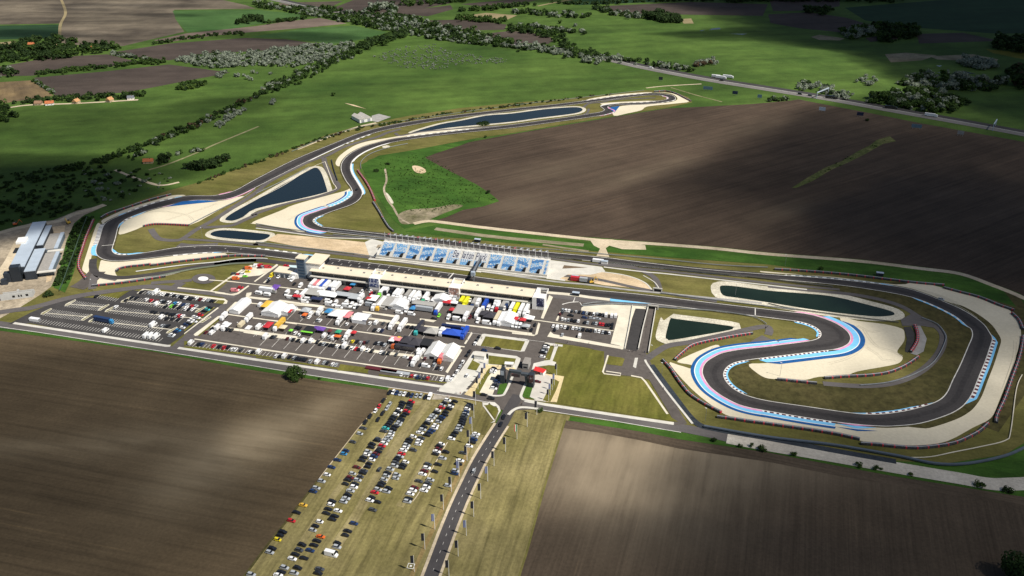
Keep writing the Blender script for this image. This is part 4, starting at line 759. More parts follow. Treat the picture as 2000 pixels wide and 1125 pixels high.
# control tower
tw = empty('control_tower', (*G(590.5,545).xy, base_z), PA)
setp(tw, 'tall blue-grey control tower with pale roof at the left end of the pits', 'tower')
mb = MB(); mb.box(-3.6,3.6,0,7,0,17.2); mb.build('shaft', [steel_blue], tw)
mb = MB(); mb.box(-4,4,-.4,7.4,17.2,17.9); mb.build('roof', [roof_beige], tw)
for k in range(6):
    mb = MB(); mb.box(-2.6,2.6,-.1,.0-.004,1.6+k*2.6,3.0+k*2.6); mb.build('window', [plain('blue_glass',(.05,.085,.13),.2) if 'blue_glass' not in MATS else MATS['blue_glass']], tw)
mb = MB(); mb.box(3.62,14.5,2,12.5,0,13.2); mb.build('office_wall', [white_wall], tw)
mb = MB(); mb.box(3.62,16.5,1.6,19.5,13.2,13.9); mb.build('office_roof', [roof_beige], tw)
mb = MB(); mb.box(6,16,12.52,18.6,9.0,13.19); mb.build('viewing_deck', [glass], tw)
# low annex beside the tower
ax0 = G(536.5, 541); an = empty('annex_building', (ax0.x, ax0.y, base_z), PA)
setp(an, 'low flat-roofed pavilion with beige roof left of the control tower', 'building')
mb = MB(); mb.box(0,18.5,0,9.5,0,4.3); mb.box(14,19.8,.8,9.4,0,3.9); mb.build('wall', [white_wall], an)
mb = MB(); mb.box(-.4,14.2,-.4,9.9,4.3,4.8); mb.build('roof', [roof_beige], an)
for k in range(3):
    mb = MB(); mb.box(1+k*4.3,4+k*4.3,-.1,-.004,.1,3); mb.build('window', [plain('grey_glass',(.09,.105,.12),.25) if 'grey_glass' not in MATS else MATS['grey_glass']], an)

# ---------------------------------------------------------------- grandstand with the seat lettering
S0, S1 = G(737, 503.5), G(1066, 542.5); SA = math.atan2((S1-S0).y, (S1-S0).x); SL_ = (S1-S0).length
gs = empty('grandstand', (S0.x, S0.y, base_z), SA)
setp(gs, 'long open grandstand of blue and white seats lettered Balaton Park', 'grandstand')
ROWS, RD, RH, Z0 = 16, 0.86, 0.40, 1.6
mb = MB(); mb.box(-1,SL_+1,-.4,0,0,Z0+.9); mb.box(-1,SL_+1,-2.0,-.41,0,.8); mb.build('front_wall', [concrete], gs)
mb = MB()
for r in range(ROWS): mb.box(0,SL_,r*RD,(r+1)*RD,0,Z0+r*RH,0,(0,))
mb.box(0,SL_,ROWS*RD,ROWS*RD+3.4,0,Z0+ROWS*RH+.15); mb.box(0,SL_,ROWS*RD+3.41,ROWS*RD+3.6,0,Z0+ROWS*RH+1.3); mb.box(-.5,-.01,0,ROWS*RD+3.4,0,Z0+ROWS*RH*.55)
mb.build('terrace', [plain('stand_concrete',(.54,.525,.49),.85,0,.08,.3)], gs)
GL = {'B': ["1111.","1...1","1...1","1111.","1...1","1...1","1...1","1111."], 'a': [".....",".....",".....","1111","...1","1111","1..1","1111"],
      'l': ["1","1","1","1","1","1","1","1"], 't': ["....",".1..",".1..","111.",".1..",".1..",".1..",".11."], 'o': ["....","....","....","1111","1..1","1..1","1..1","1111"],
      'n': ["....","....","....","1111","1..1","1..1","1..1","1..1"], 'P': ["1111.","1...1","1...1","1...1","1111.","1....","1....","1...."],
      'r': ["...","...","...","111","1..","1..","1..","1.."], 'k': ["1...","1...","1...","1..1","1.1.","11..","1.1.","1..1"]}
NBk = 13; pitch = SL_/12.35
seatm = [plain('seat_white',(.70,.71,.72),.5,0,.04,2), plain('seat_sky',(.21,.46,.72),.5,0,.1,2), plain('seat_blue',(.085,.27,.55),.5,0,.1,2), plain('seat_navy',(.018,.03,.11),.5,0,.1,2)]
def word(w):
    out = []
    for ch in w:
        g = GL[ch]; wd = max(len(q) for q in g)
        out += [[(row.ljust(wd,'.')[c] == '1') for row in g] for c in range(wd)] + [[False]*8]
    return out
texts = {5: word('Ba'), 6: word('laton'), 7: word('Park')}
rs = random.Random(3)
for bk in range(NBk):
    x0 = bk*pitch + (1.6 if bk else .3); x1 = min((bk+1)*pitch - .5, SL_-.5); NC = 22; cw = (bk*pitch+pitch-.5 - (bk*pitch+1.6))/NC
    mb = MB(); tx = texts.get(bk); style = (bk*7+3) % 4
    for r in range(ROWS):
        for c in range(NC):
            sx = bk*pitch + 1.6 + c*cw
            if sx < x0-.01 or sx+cw > x1+.05: continue
            if r < 6 and c >= NC-4: continue          # stair opening of the block
            k = 1 if rs.random() < .62 else 0
            if tx is not None:
                k = 0
                if r < 4: k = 1
                elif r < 7: k = 1 if c % 4 < 2 else 0
                else:
                    q = 15 - r
                    c2 = c - (9 if bk == 5 else 0)
                    if 0 <= c2 < len(tx) and q < 8 and tx[c2][q]: k = 3
                    elif bk == 5 and c < 8: k = 1 if rs.random() < .6 else 0
            else:
                if style == 0: band = abs((r - 4 - c*.16)) < 1.6 or abs(r-12-c*.12) < 1.5
                elif style == 1: band = abs(r - 11 + c*.15) < 1.7 or abs(r-2) < 1.2
                elif style == 2: band = abs(r - 5) < 1.3
                else: band = abs(r - 6 - c*.14) < 1.5 or abs(r-2-c*.12) < 1.0
                if band: k = 2
            z = Z0 + r*RH
            mb.box(sx+.04, sx+cw-.04, r*RD+.16, r*RD+.62, z+.25, z+.36, k, (0,2)); mb.box(sx+.04, sx+cw-.04, r*RD+.63, r*RD+.72, z+.25, z+.75, k, (0,))
    mb.build('seating_block', seatm, gs)
    if bk < 12:
        mb = MB(); mb.box(x1-3.0, x1-1.2, .3, 5.2, Z0+.35, Z0+2.55); mb.build('stair_opening', [plain('dark_opening',(.008,.008,.009),.9) if 'dark_opening' not in MATS else MATS['dark_opening']], gs)
sback = lambda x, y, z=0: Vector((S0.x, S0.y, base_z)) + Vector((math.cos(SA)*x - math.sin(SA)*y, math.sin(SA)*x + math.cos(SA)*y, z))
pole_m = MB(); pole_m.cyl(0,0,0,8.2,.16,6,0,.11); POLE = pole_m.mesh('pole', [white_m])
fl_m = MB()
for k in range(4):
    a, b = -k*.62, -(k+1)*.62; ya, yb = .18*math.sin(k*1.7), .18*math.sin((k+1)*1.7)
    fl_m.hexa([(a,ya,6.6-.22*k),(b,yb,6.4-.22*k),(b,yb+.03,6.4-.22*k),(a,ya+.03,6.6-.22*k),(a,ya,8.0-.3*k),(b,yb,7.75-.3*k),(b,yb+.03,7.75-.3*k),(a,ya+.03,8.0-.3*k)])
FLAG = fl_m.mesh('flag', [fabric])
ITEMS = []          # things that get a singled-out label once all of them stand: (object, colour word, kind, zone phrase, sort key, direction words, category)
def item(o, colour, kind, zone, key, dirw, cat, group):
    ITEMS.append((o, colour, kind, zone, key, dirw)); o['category'] = cat; o['group'] = group
for i in range(28):
    p = sback(SL_*(i+.1)/27.6 + .5, ROWS*RD+2.6, Z0+ROWS*RH)
    r = empty('flagpole', p, SA); obj('pole', POLE, r)
    cn, c = (('red and white',(.62,.20,.22)) if i in (1,6,9,13,22) else ('white',(.74,.74,.74)))
    if i:
        fo = obj('flag', FLAG, r, color=c); fo.scale = (1.15,1,1.02)
    item(r, cn if i else 'bare', 'flagpole', 'on the rear edge of the grandstand', i, 'from the left', 'flagpole', 'flagpoles along the rear edge of the grandstand')
# start gantry bridging the straight
ga = G(925, 549.5); gb = G(938.5, 522); gA = math.atan2((gb-ga).y, (gb-ga).x); gl = (gb-ga).length
gt = empty('start_gantry', (ga.x, ga.y, base_z), gA); setp(gt, 'grey steel start gantry spanning the main straight before the grandstand', 'gantry')
mb = MB(); mb.box(0,gl,-.9,.9,7.0,8.3); mb.build('beam', [chrome], gt)
for x in (0, gl-.8):
    mb = MB(); mb.box(x,x+.8,-.7,.7,0,7.0); mb.build('leg', [chrome], gt)
mb = MB(); mb.box(1.5,gl-1.5,-1.1,-.92,6.2,8.6); mb.build('light_panel', [dk_clad], gt)
mb = MB(); mb.box(-2.5,-.02,-1.6,1.6,5.6,8.8); mb.build('control_box', [metal_roof], gt)

# ---------------------------------------------------------------- entrance gate
g0 = G(984.5, 747.5); g1 = G(1040, 755.5); gA = math.atan2((g1-g0).y, (g1-g0).x); GL_ = (g1-g0).length
gate = empty('entrance_gate', (g0.x, g0.y, base_z), gA); setp(gate, 'dark grey angular entrance portal with screens over the entry road', 'gate')
mb = MB(); mb.box(-2.2,.6,-1.6,2.2,0,10.2); mb.box(GL_-2.4,GL_+1.0,-1.6,2.2,0,9.6)
mb.build('pylon', [dk_clad], gate)
mb = MB(); mb.taper(1.2,2.9,-.9,1.4,0, 3.3,4.8,-.9,1.4,10.3); mb.box(3.3,GL_*.60,-.9,1.4,8.6,10.31); mb.box(GL_*.60,GL_-2.41,-.9,1.4,7.7,9.2); mb.taper(GL_-4.2,GL_-2.6,-.92,1.38,0, GL_-5.2,GL_-3.6,-.92,1.38,8.0)
mb.build('beam', [plain('slate_cladding',(.055,.065,.075),.5)], gate)
mb = MB(); mb.box(5.2,GL_*.60-.6,-1.3,-.93,6.3,8.5); mb.build('sign_board', [facing_abstract('sign_picture', [(.4,(.03,.03,.035)),(.6,(.06,.03,.035)),(.7,(.16,.06,.06))], 2)], gate)
mb = MB(); mb.box(-1.9,.3,-1.75,-1.62,6.4,9.8); mb.build('screen', [plain('pale_screen',(.33,.37,.42),.3)], gate)
mb = MB(); mb.box(GL_-2.0,GL_+.7,-1.75,-1.62,3.6,9.2); mb.build('screen', [facing_abstract('gate_picture', [(.4,(.3,.32,.35)),(.5,(.08,.03,.03)),(.7,(.02,.02,.02))], 5)], gate)
def hut(name, px, w, d, h, rot, wall, roof, label, cat, rh=.35, win=True):
    p = G(*px); r = empty(name, (p.x, p.y, base_z), rot); setp(r, label, cat)
    mb = MB(); mb.box(-w/2,w/2,0,d,0,h); mb.build('wall', [wall], r)
    mb = MB(); mb.box(-w/2-.2,w/2+.2,-.2,d+.2,h,h+rh); mb.build('roof', [roof], r)
    if win:
        mb = MB(); mb.box(-w*.3,w*.3,-.05,-.004,1.0,2.1); mb.build('window', [glass], r)
    return r
hut('gate_booth', (1026,722), 4.0, 7.5, 4.2, A1, grey_conc, plain('grey_brown_roof',(.24,.22,.2),.8), 'tall grey ticket booth standing in the entry road behind the gate', 'booth')
hut('white_cabin', (994,719.5), 5.6, 2.6, 2.8, A1+.15, white_wall, white_wall, 'small white cabin on the lawn edge left of the gate', 'cabin')
hut('utility_hut', (936,703), 7.2, 4.0, 2.9, A1, white_wall, concrete, 'white walled enclosure at the upper corner of the left gate plaza', 'hut', .25, False)
# red tent
def house(name, px, L, W, H, RH, rot, wall, roof, label, cat, chim=True, wins=2):
    p = G(*px); r = empty(name, (p.x, p.y, 0.12), rot); setp(r, label, cat); r.scale = (.66,.66,.66)
    mb = MB(); mb.box(-L/2,L/2,0,W,0,H); mb.tri(Vector((-L/2,0,H)),Vector((-L/2,W/2,H+RH*.93)),Vector((-L/2,W,H))); mb.tri(Vector((L/2,W,H)),Vector((L/2,W/2,H+RH*.93)),Vector((L/2,0,H)))
    mb.build('wall', [wall], r)
    mb = MB(); mb.gable(-L/2-.5,L/2+.5,-.6,W+.6,H,H+RH); rf = mb.build('roof', [roof], r)
    if chim:
        mb = MB(); mb.box(L*.2,L*.2+.7,W*.35,W*.35+.7,H+RH*.5,H+RH+.8); mb.build('chimney', [plain('brick',(.2,.09,.06),.9) if 'brick' not in MATS else MATS['brick']], rf)
    for k in range(wins):
        x = -L/2 + L*(k+.6)/(wins+.2)
        mb = MB(); mb.box(x-.6,x+.6,-.06,-.004,.9,2.2); mb.build('window', [glass], r)
    mb = MB(); mb.box(-L/2-.06,-L/2-.004,W*.4,W*.4+1.2,0,2.1); mb.build('door', [plain('brown_door',(.08,.045,.025),.7) if 'brown_door' not in MATS else MATS['brown_door']], r)
    return r
rt = G(1051.5, 732); r = empty('red_tent', (rt.x, rt.y, base_z), A1-.25); setp(r, 'small tent with bright red gable roof beside the entrance gate', 'tent'); r.scale = (.78,.78,.85)
mb = MB(); mb.gable(-4.6,4.6,-.3,6.0,2.7,4.6); mb.build('roof', [plain('red_canvas',(.62,.035,.035),.7)], r)
mb = MB(); mb.box(1.6,4.4,0,5.6,0,2.7); mb.build('wall', [white_wall], r)
for x in (-4.3,-1.5):
    for y in (0,5.4):
        mb = MB(); mb.box(x,x+.15,y,y+.15,0,2.7); mb.build('post', [chrome], r)
# far farmhouses and the white barn
house('farmhouse', (289,320), 15, 9, 3.4, 4.2, R(8), plain('ochre_wall',(.35,.26,.16),.9), red_tile, 'farmhouse with orange-red roof beside trees in the west meadow', 'house')
house('cottage', (386,327), 11, 8, 3.0, 3.6, R(-35), white_wall, red_tile, 'red-roofed cottage half hidden in the bush clump above the track', 'house')
house('village_house', (74,206), 13, 10, 3.6, 4.5, R(5), plain('beige_wall',(.42,.33,.22),.9), plain('brown_tiles',(.22,.13,.08),.9), 'brown-roofed house at the left end of the lane row', 'house')
house('village_house', (97,206), 15, 10, 3.6, 4.6, R(20), white_wall, red_tile, 'orange-roofed white house second along the lane row', 'house')
house('village_house', (154,202), 12, 10, 4.2, 5.0, R(80), MATS['beige_wall'], plain('ochre_tiles',(.40,.22,.10),.9), 'ochre gable house standing alone in mid lane row', 'house')
house('village_house', (219,199), 12, 10, 4.2, 5.2, R(75), MATS['beige_wall'], MATS['ochre_tiles'], 'ochre gable house near the hedge end of the lane', 'house')
house('village_house', (255,195), 12, 9, 3.6, 4.0, R(10), white_wall, plain('slate_tiles',(.12,.13,.15),.8), 'white house with dark roof at the right end of the lane', 'house')
house('village_house', (60,90), 13, 10, 3.6, 4.5, R(5), MATS['beige_wall'], red_tile, 'red-roofed house among the dark trees at upper left', 'house')
house('village_house', (175,97), 11, 9, 3.6, 4.5, R(25), white_wall, red_tile, 'small red-roofed house at the right tip of the dark upper-left trees', 'house')
bz = G(703, 241); br = empty('white_barn', (bz.x, bz.y, .25), R(125)); setp(br, 'white twin-gabled hangar on the green meadow above the track', 'barn')
brf = plain('pale_barn_roof',(.42,.40,.36),.7,.0,.1,.2)
for y in (0, 8.2):
    mb = MB(); mb.box(0,22,-y-8,-y,0,4.2); mb.tri(Vector((0,-y,4.2)),Vector((0,-y-4,6.4)),Vector((0,-y-8,4.2))); mb.tri(Vector((22,-y-8,4.2)),Vector((22,-y-4,6.4)),Vector((22,-y,4.2))); mb.build('wall', [white_wall], br)
    mb = MB(); mb.gable(-.4,22.4,-y-8.05,-y+.05,4.22,6.6); mb.build('roof', [brf], br)
    mb = MB(); mb.box(-.08,-.004,-y-6,-y-2,.1,3.4); mb.build('gate_door', [plain('barn_door',(.25,.26,.28),.6) if 'barn_door' not in MATS else MATS['barn_door']], br)
# kart hall on the far left
a0, a1 = G(22, 551), G(70, 455); KA = math.atan2((a1-a0).y, (a1-a0).x); KL = (a1-a0).length
kh = empty('metal_hall', (a0.x, a0.y, .2), KA); setp(kh, 'long stepped hall with pale metal roofs and dark front tower, far left', 'building')
def kb(n, x0, x1, y0, y1, z0, z1, m): mb = MB(); mb.box(x0,x1,y0,y1,z0,z1); mb.build(n, [m], kh)
kb('main_wall', 5,KL,-10.5,0,0,9.5,dk_clad); kb('main_roof', 5,KL,-10.8,.3,9.5,10.1,metal_roof)
kb('side_wall', 0,KL*.44,-19,-10.85,0,7.2,dk_clad); kb('side_roof', 0,KL*.44,-19.2,-10.83,7.2,7.7,metal_roof)
kb('side_wall', KL*.52,KL*.95,-15.5,-10.85,0,7.2,dk_clad); kb('side_roof', KL*.52,KL*.95,-15.7,-10.83,7.2,7.7,metal_roof)
kb('rear_wall', 5,KL*.40,-30,-19.25,0,4.4,steel_blue); kb('rear_roof', 5,KL*.40,-27.2,-19.23,4.4,4.8,plain('gravel_roof',(.27,.255,.235),.9,0,.12,.4)); kb('rear_parapet', 5,KL*.40,-30.2,-27.25,4.4,5.2,metal_roof)
kb('rear_wall', KL*.48,KL*.82,-27,-15.75,0,4.4,steel_blue); kb('rear_roof', KL*.48,KL*.82,-24.2,-15.74,4.4,4.8,MATS['gravel_roof']); kb('rear_parapet', KL*.48,KL*.82,-27.2,-24.25,4.4,5.2,metal_roof)
kb('front_tower', -1,4.98,-8.5,-1.2,0,12.6,plain('black_glass_tower',(.02,.025,.032),.25)); kb('front_wall', -4.5,-1.02,1.5,6,0,4.2,dk_clad); kb('front_wall', -.4,4.97,-1.18,4.2,0,7.5,dk_clad)
kb('roof_hatch', KL*.52,KL*.63,-3.2,4.2,10.11,11.9,white_wall); kb('canopy', KL*.42,KL*.46,-32,-20,4.2,4.7,concrete); kb('canopy', 1,4.6,-33,-19.3,4.2,4.7,concrete)
c0, c1 = G(2, 588), G(64, 580.5); CA = math.atan2((c1-c0).y, (c1-c0).x); CL = (c1-c0).length
cb = empty('concrete_shell', (c0.x, c0.y, .15), CA); setp(cb, 'roofless raw concrete building with small windows at the left edge', 'building')
mb = MB(); mb.box(0,CL,0,.5,0,5); mb.taper(CL,CL+.5,0,9,0,CL,CL+.5,0,1,5); mb.box(0,CL,8.5,9,0,2.5); mb.build('wall', [plain('raw_concrete',(.40,.40,.385),.9,0,.08,.3)], cb)
for x in (.38,.56,.64,.8):
    mb = MB(); mb.box(CL*x,CL*x+1.8 if x in (.38,.8) else CL*x+1.0,-.06,-.004,1.5,3.2); mb.build('window', [MATS['dark_opening']], cb)
mb = MB(); mb.box(CL*.55,CL*.62,1,3,4,6.6); mb.build('stub_wall', [MATS['raw_concrete']], cb)
# tunnel mouths under the straight
for px, w, lab in (((1275,604.5), 6.5, 'dark tunnel mouth under the straight above the concrete yard'), ((1284,570.5), 5.5, 'small underpass mouth at the sandy bank end right of the stand')):
    p = G(*px); r = empty('tunnel_portal', (p.x, p.y, .28), A1); setp(r, lab, 'tunnel')
    mb = MB(); mb.box(-w/2,w/2,0,.3,0,2.4); mb.build('opening', [MATS['dark_opening']], r)
    mb = MB(); mb.box(-w/2-.8,w/2+.8,-.15,.6,2.4,3.2); mb.box(-w/2-.8,-w/2,-.15,.6,0,2.4); mb.box(w/2,w/2+.8,-.15,.6,0,2.4); mb.build('frame', [concrete], r)
def lowwall(px, h, th, label):
    w = line(px, 3, False); setp(obj('retaining_wall', wall_mesh('retaining_wall', w, h, th, [concrete], .25)), label, 'wall')
lowwall(ZT3([(1065,150),(1020,330),(985,495)]), 1.6, .6, 'pale retaining wall left of the sunken tunnel road'); lowwall(ZT3([(1125,155),(1095,330),(1065,515)]), 1.6, .6, 'pale retaining wall right of the sunken tunnel road'); lowwall(ZT3([(940,145),(915,300),(880,485)]), 1.0, .5, 'low white wall along the left side of the wide ramp')
# tv / marshal boxes
k_ = 0
for px, lab in (((1124,579), 'dark marshal box on the pit exit wall'), ((932,474), 'small dark marshal hut on the verge behind the grandstand'), ((1180,517), 'white container hut right of the grandstand by the straight'), ((1122,546), 'open hut on the straight rail right of the sandy pit'), ((1718,540), 'grey marshal hut on the green verge of the back straight')):
    p = G(*px); r = empty('marshal_hut', (p.x, p.y, .35), A1); setp(r, lab, 'hut', 'marshal huts')
    c = white_wall if 'white' in lab else dk_clad
    mb = MB(); mb.box(-2.6,2.6,0,2.4,0,2.5); mb.build('wall', [c], r)
    mb = MB(); mb.box(-2.8,2.8,-.2,2.6,2.5,2.7); mb.build('roof', [metal_roof], r)
# billboards in the fields beside the highway
for i, (x, y, w, lab, m) in enumerate(((1605,219,11,'pale steel billboard frame at the top left of the dark field', metal_roof), (1679,229,11,'dark billboard beside a shrub on the upper dark field', navy), (1789,253,16,'wide blue-grey billboard above the green strip in the dark field', plain('billboard_blue',(.09,.15,.2),.5)), (1875,266,10,'small grey billboard, farthest along the dark field', chrome),
        (1382,178,18,'blue-grey billboard pair on the green beyond the far hairpin', MATS['billboard_blue']), (1435,187,10,'dark billboard on the green between hairpin and highway', navy), (1483,194,8,'low blue billboard next to the upper corner of the dark field', MATS['billboard_blue']), (1290,159,8,'dim billboard alone in the meadow below the highway', dk_clad))):
    p = G(x, y); r = empty('billboard', (p.x, p.y, .05), R(-20)); setp(r, lab, 'billboard', 'billboards beside the highway'); r.scale = (.7,.7,.7)
    mb = MB(); mb.box(-w/2,w/2,0,.4,3,9); mb.build('panel', [m], r)
    for k in range(3):
        x_ = -w/2 + w*(k+.5)/3; mb = MB(); mb.box(x_-.25,x_+.25,.41,.9,0,8); mb.build('post', [chrome], r)
for px, qx, lab in (((1594,193),(1617,183.5),'pale sign gantry over the highway beside shrubs'), ((1938,256),(1944,246.5),'pale sign gantry over the highway near the right edge')):
    a, b = G(*px), G(*qx); an_ = math.atan2((b-a).y,(b-a).x); L = (b-a).length; r = empty('highway_gantry', (a.x, a.y, .2), an_); setp(r, lab, 'gantry', 'highway gantries')
    mb = MB(); mb.box(0,L,-.5,.5,7.5,8.6); mb.build('beam', [metal_roof], r)
    for x in (0, L-.7): mb = MB(); mb.box(x,x+.7,-.35,.35,0,7.5); mb.build('leg', [metal_roof], r)

# ---------------------------------------------------------------- banner poles
bp_ = MB(); bp_.cyl(0,0,0,10.6,.14,6,0,.09); BPOLE = bp_.mesh('pole', [white_m])
bb = MB(); bb.box(-1.55,-.12,-.03,.03,5.6,10.4); BANNER = bb.mesh('banner', [fabric])
b3 = MB(); b3.box(-.7,-.12,-.03,.03,5.6,10.4,0); b3.box(-1.12,-.7,-.03,.03,5.6,10.4,1); b3.box(-1.55,-1.12,-.03,.03,5.6,10.4,2)
TRI = b3.mesh('banner', [plain('banner_green',(.02,.22,.08),.7), white_m, plain('banner_red',(.5,.03,.04),.7)])
b4 = MB()
for k in range(4): b4.box(-1.55+k*.36,-1.19+k*.36,-.03,.03,5.6,10.4,k % 2)
STR = b4.mesh('banner', [plain('banner_indigo',(.045,.05,.17),.7), plain('banner_pale',(.30,.34,.46),.7)])
def banner(px, py, style, zone, key, grp, s=1.0):
    p = G(px, py); r = empty('banner_pole', (p.x, p.y, .2), R(4)); r.scale = (s,s,s)
    obj('pole', BPOLE, r); nm = ('black','indigo striped','red, white and green')[style]
    o = obj('banner', (BANNER, STR, TRI)[style], r, color=(.012,.013,.022))
    item(r, nm, 'pole banner', zone, key, 'from the far end', 'banner pole', grp)
rt_ = [(1048.4,811),(1029.6,834),(1009.7,858),(987.5,883),(964.9,910.6),(952.6,940.7),(939,974.6),(925.3,1009.7),(911,1047),(895,1087),(877,1126)]
for i, p in enumerate(rt_): banner(*p, 2 if i == 2 else (1 if i in (5,8) else 0), 'right of the entry road', i, 'banner poles beside the entry road')
lt_ = [(929,791.4),(925.7,817),(922,843),(917,869),(912.3,900.6),(897,930.7),(882,961),(866.4,996),(849.4,1034.7),(830,1073),(809.5,1117)]
for i, p in enumerate(lt_): banner(*p, 1 if i in (2,5,8) else 0, 'left of the entry road', i, 'banner poles beside the entry road')
for i, p in enumerate([(954,713),(948.5,731.8),(943.5,741),(938.6,751),(933.6,761)]): banner(*p, 1 if i in (1,3) else 0, 'on the left gate plaza', i, 'banner poles on the gate plazas', .85)
for i, p in enumerate([(1087,733.5),(1082.6,753),(1079,762.7),(1075,772.6),(1071.4,783.6)]): banner(*p, 1 if i in (1,3) else 0, 'on the right gate plaza', i, 'banner poles on the gate plazas', .85)
lamp = MB(); lamp.cyl(0,0,0,10,.11,6,0,.07); LP = lamp.mesh('mast', [chrome]); lh = MB(); lh.box(-.2,.2,-.1,1.1,10.0,10.18); LH = lh.mesh('lamp_head', [white_m])
for i, (x, y) in enumerate(((1031,667),(1272,700),(1292,735),(1377,825),(1523,735),(449,513),(183,569),(396,466),(469,655),(710,640),(640,610),(1533,520),(1436,577),(786,660))):
    p = G(x, y); r = empty('lamp_post', (p.x, p.y, .25), A1+1.2); obj('mast', LP, r); obj('lamp_head', LH, r)
    item(r, 'thin grey', 'lamp post', 'round the circuit and paddock', x, 'from the left', 'lamp post', 'lamp posts')
# white square frame marked on the grass
p = G(802.5, 1106); r = empty('ground_marker', (p.x, p.y, .16), A2+.1); setp(r, 'white square frame with small plate on the dry grass near the road', 'marker')
mb = MB()
for x0, x1, y0, y1 in ((-1.7,1.7,-1.7,-1.45),(-1.7,1.7,1.45,1.7),(-1.7,-1.45,-1.44,1.44),(1.45,1.7,-1.44,1.44)): mb.box(x0,x1,y0,y1,0,.08)
mb.build('frame', [white_m], r); mb = MB(); mb.box(-.5,.5,-.5,.5,0,.12); mb.build('plate', [white_m], r)

# ---------------------------------------------------------------- vehicles
VC = {'k': ('black',(.010,.011,.014)), 'g': ('dark grey',(.055,.06,.068)), 's': ('silver',(.36,.38,.40)), 'w': ('white',(.74,.74,.74)), 'b': ('dark blue',(.015,.035,.10)),
      'B': ('bright blue',(.03,.20,.42)), 'r': ('red',(.46,.02,.03)), 'm': ('maroon',(.10,.015,.018)), 'y': ('yellow',(.68,.55,.02)), 'o': ('orange',(.60,.12,.02)), 't': ('teal',(.05,.36,.36)),
      'l': ('lime green',(.20,.62,.05)), 'c': ('cream',(.60,.52,.36)), 'p': ('pink',(.62,.20,.22)), 'u': ('purple',(.12,.05,.30)), 'R': ('royal blue',(.015,.07,.42)), 'a': ('grey',(.33,.32,.30)), 'n': ('navy',(.012,.02,.07)), 'Y': ('bright yellow',(.70,.66,.02)), 'h': ('charcoal',(.035,.033,.042)), 'G': ('green',(.02,.28,.14)), 'q': ('amber',(.66,.40,.05))}
def loft(mb, secs, m=0):
    """secs: (x, half width bottom, half width top, z0, z1)"""
    b = len(mb.v)
    for (x, wb, wt, z0, z1) in secs: mb.v += [Vector((x,-wb,z0)),Vector((x,wb,z0)),Vector((x,wt,z1)),Vector((x,-wt,z1))]
    n = len(secs)
    for i in range(n-1):
        for q in ((0,1),(1,2),(2,3),(3,0)):
            k = b+4*i; mb.f.append((k+q[0], k+4+q[0], k+4+q[1], k+q[1])); mb.m.append(m)
    mb.f.append((b,b+1,b+2,b+3)); e = b+4*(n-1); mb.f.append((e+3,e+2,e+1,e)); mb.m += [m, m]
def fixn(mesh):
    import bmesh
    bm = bmesh.new(); bm.from_mesh(mesh); bmesh.ops.recalc_face_normals(bm, faces=bm.faces); bm.to_mesh(mesh); bm.free(); return mesh
def car_meshes(L, W, H, cab0, cab1, hood):
    h = L/2; w = W/2
    b = MB(); loft(b, [(-h,w*.82,w*.74,.32,.80*hood),(-h+.25,w*.98,w*.88,.24,.92*hood),(-h*.4,w,w*.90,.22,.95*hood),(h*.35,w,w*.90,.22,.93*hood),(h-.55,w*.98,w*.84,.24,.80*hood),(h-.12,w*.86,w*.74,.30,.66*hood),(h,w*.72,w*.62,.36,.58*hood)])
    x0, x1 = cab0*L, cab1*L
    b.taper(x0+.55,x1-.75,-w*.70,w*.70,H-.07, x0+.70,x1-.92,-w*.62,w*.62,H)
    body = fixn(b.mesh('body', [paint]))
    g = MB(); g.taper(x0,x1,-w*.86,w*.86,.86*hood, x0+.55,x1-.75,-w*.71,w*.71,H-.06)
    win = g.mesh('windows', [glass]); return body, win, L
def wheel_mesh():
    b = MB(); n = 10; k = len(b.v)
    for s in (-.11,.11):
        for i in range(n): a = 2*math.pi*i/n; b.v.append(Vector((.32*math.cos(a), s, .32+.32*math.sin(a))))
    for i in range(n): b.f.append((i,(i+1)%n,n+(i+1)%n,n+i)); b.m.append(0)
    b.f.append(tuple(range(n))[::-1]); b.f.append(tuple(range(n,2*n))); b.m += [0,0]
    return b.mesh('wheel', [rubber])
WHEEL = wheel_mesh()
CARS = {'hatchback': car_meshes(4.1,1.82,1.50,-.50,.30,1.0), 'saloon': car_meshes(4.7,1.86,1.45,-.40,.24,1.0), 'estate car': car_meshes(4.7,1.86,1.52,-.49,.26,1.0), 'off-roader': car_meshes(4.6,1.95,1.75,-.48,.27,1.12)}
def van_meshes(L, W, H):
    h = L/2; w = W/2
    b = MB(); loft(b, [(-h,w*.97,w*.93,.30,H),(h-1.55,w,w*.92,.26,H),(h-.95,w,w*.86,.26,1.30),(h-.15,w*.95,w*.80,.28,1.05),(h,w*.85,w*.72,.36,.85)])
    body = fixn(b.mesh('body', [paint]))
    g = MB(); g.hexa([(h-1.60,-w*.80,1.42),(h-.98,-w*.84,1.32),(h-.98,w*.84,1.32),(h-1.60,w*.80,1.42),(h-1.72,-w*.84,H-.12),(h-1.42,-w*.88,H-.14),(h-1.42,w*.88,H-.14),(h-1.72,w*.84,H-.12)])
    g.box(h-2.5,h-1.6,-w*.985,w*.985,1.35,H-.35); return body, g.mesh('windows', [glass]), L
VANS = {'van': van_meshes(5.6,2.05,2.45), 'camper van': van_meshes(6.8,2.25,2.95)}
cb_ = MB(); loft(cb_, [(-2.9,1.0,.95,.55,2.35),(-2.6,1.12,1.10,.45,2.6),(2.0,1.12,1.10,.45,2.62),(2.6,1.1,1.0,.55,2.2)]); CARAVAN = fixn(cb_.mesh('body', [paint]))
cw_ = MB(); cw_.box(-1.9,1.7,-1.14,1.14,1.35,2.0); cw_.box(2.3,3.6,-.06,.06,.5,.62); CARAW = cw_.mesh('windows', [glass])
VZ = 0.33
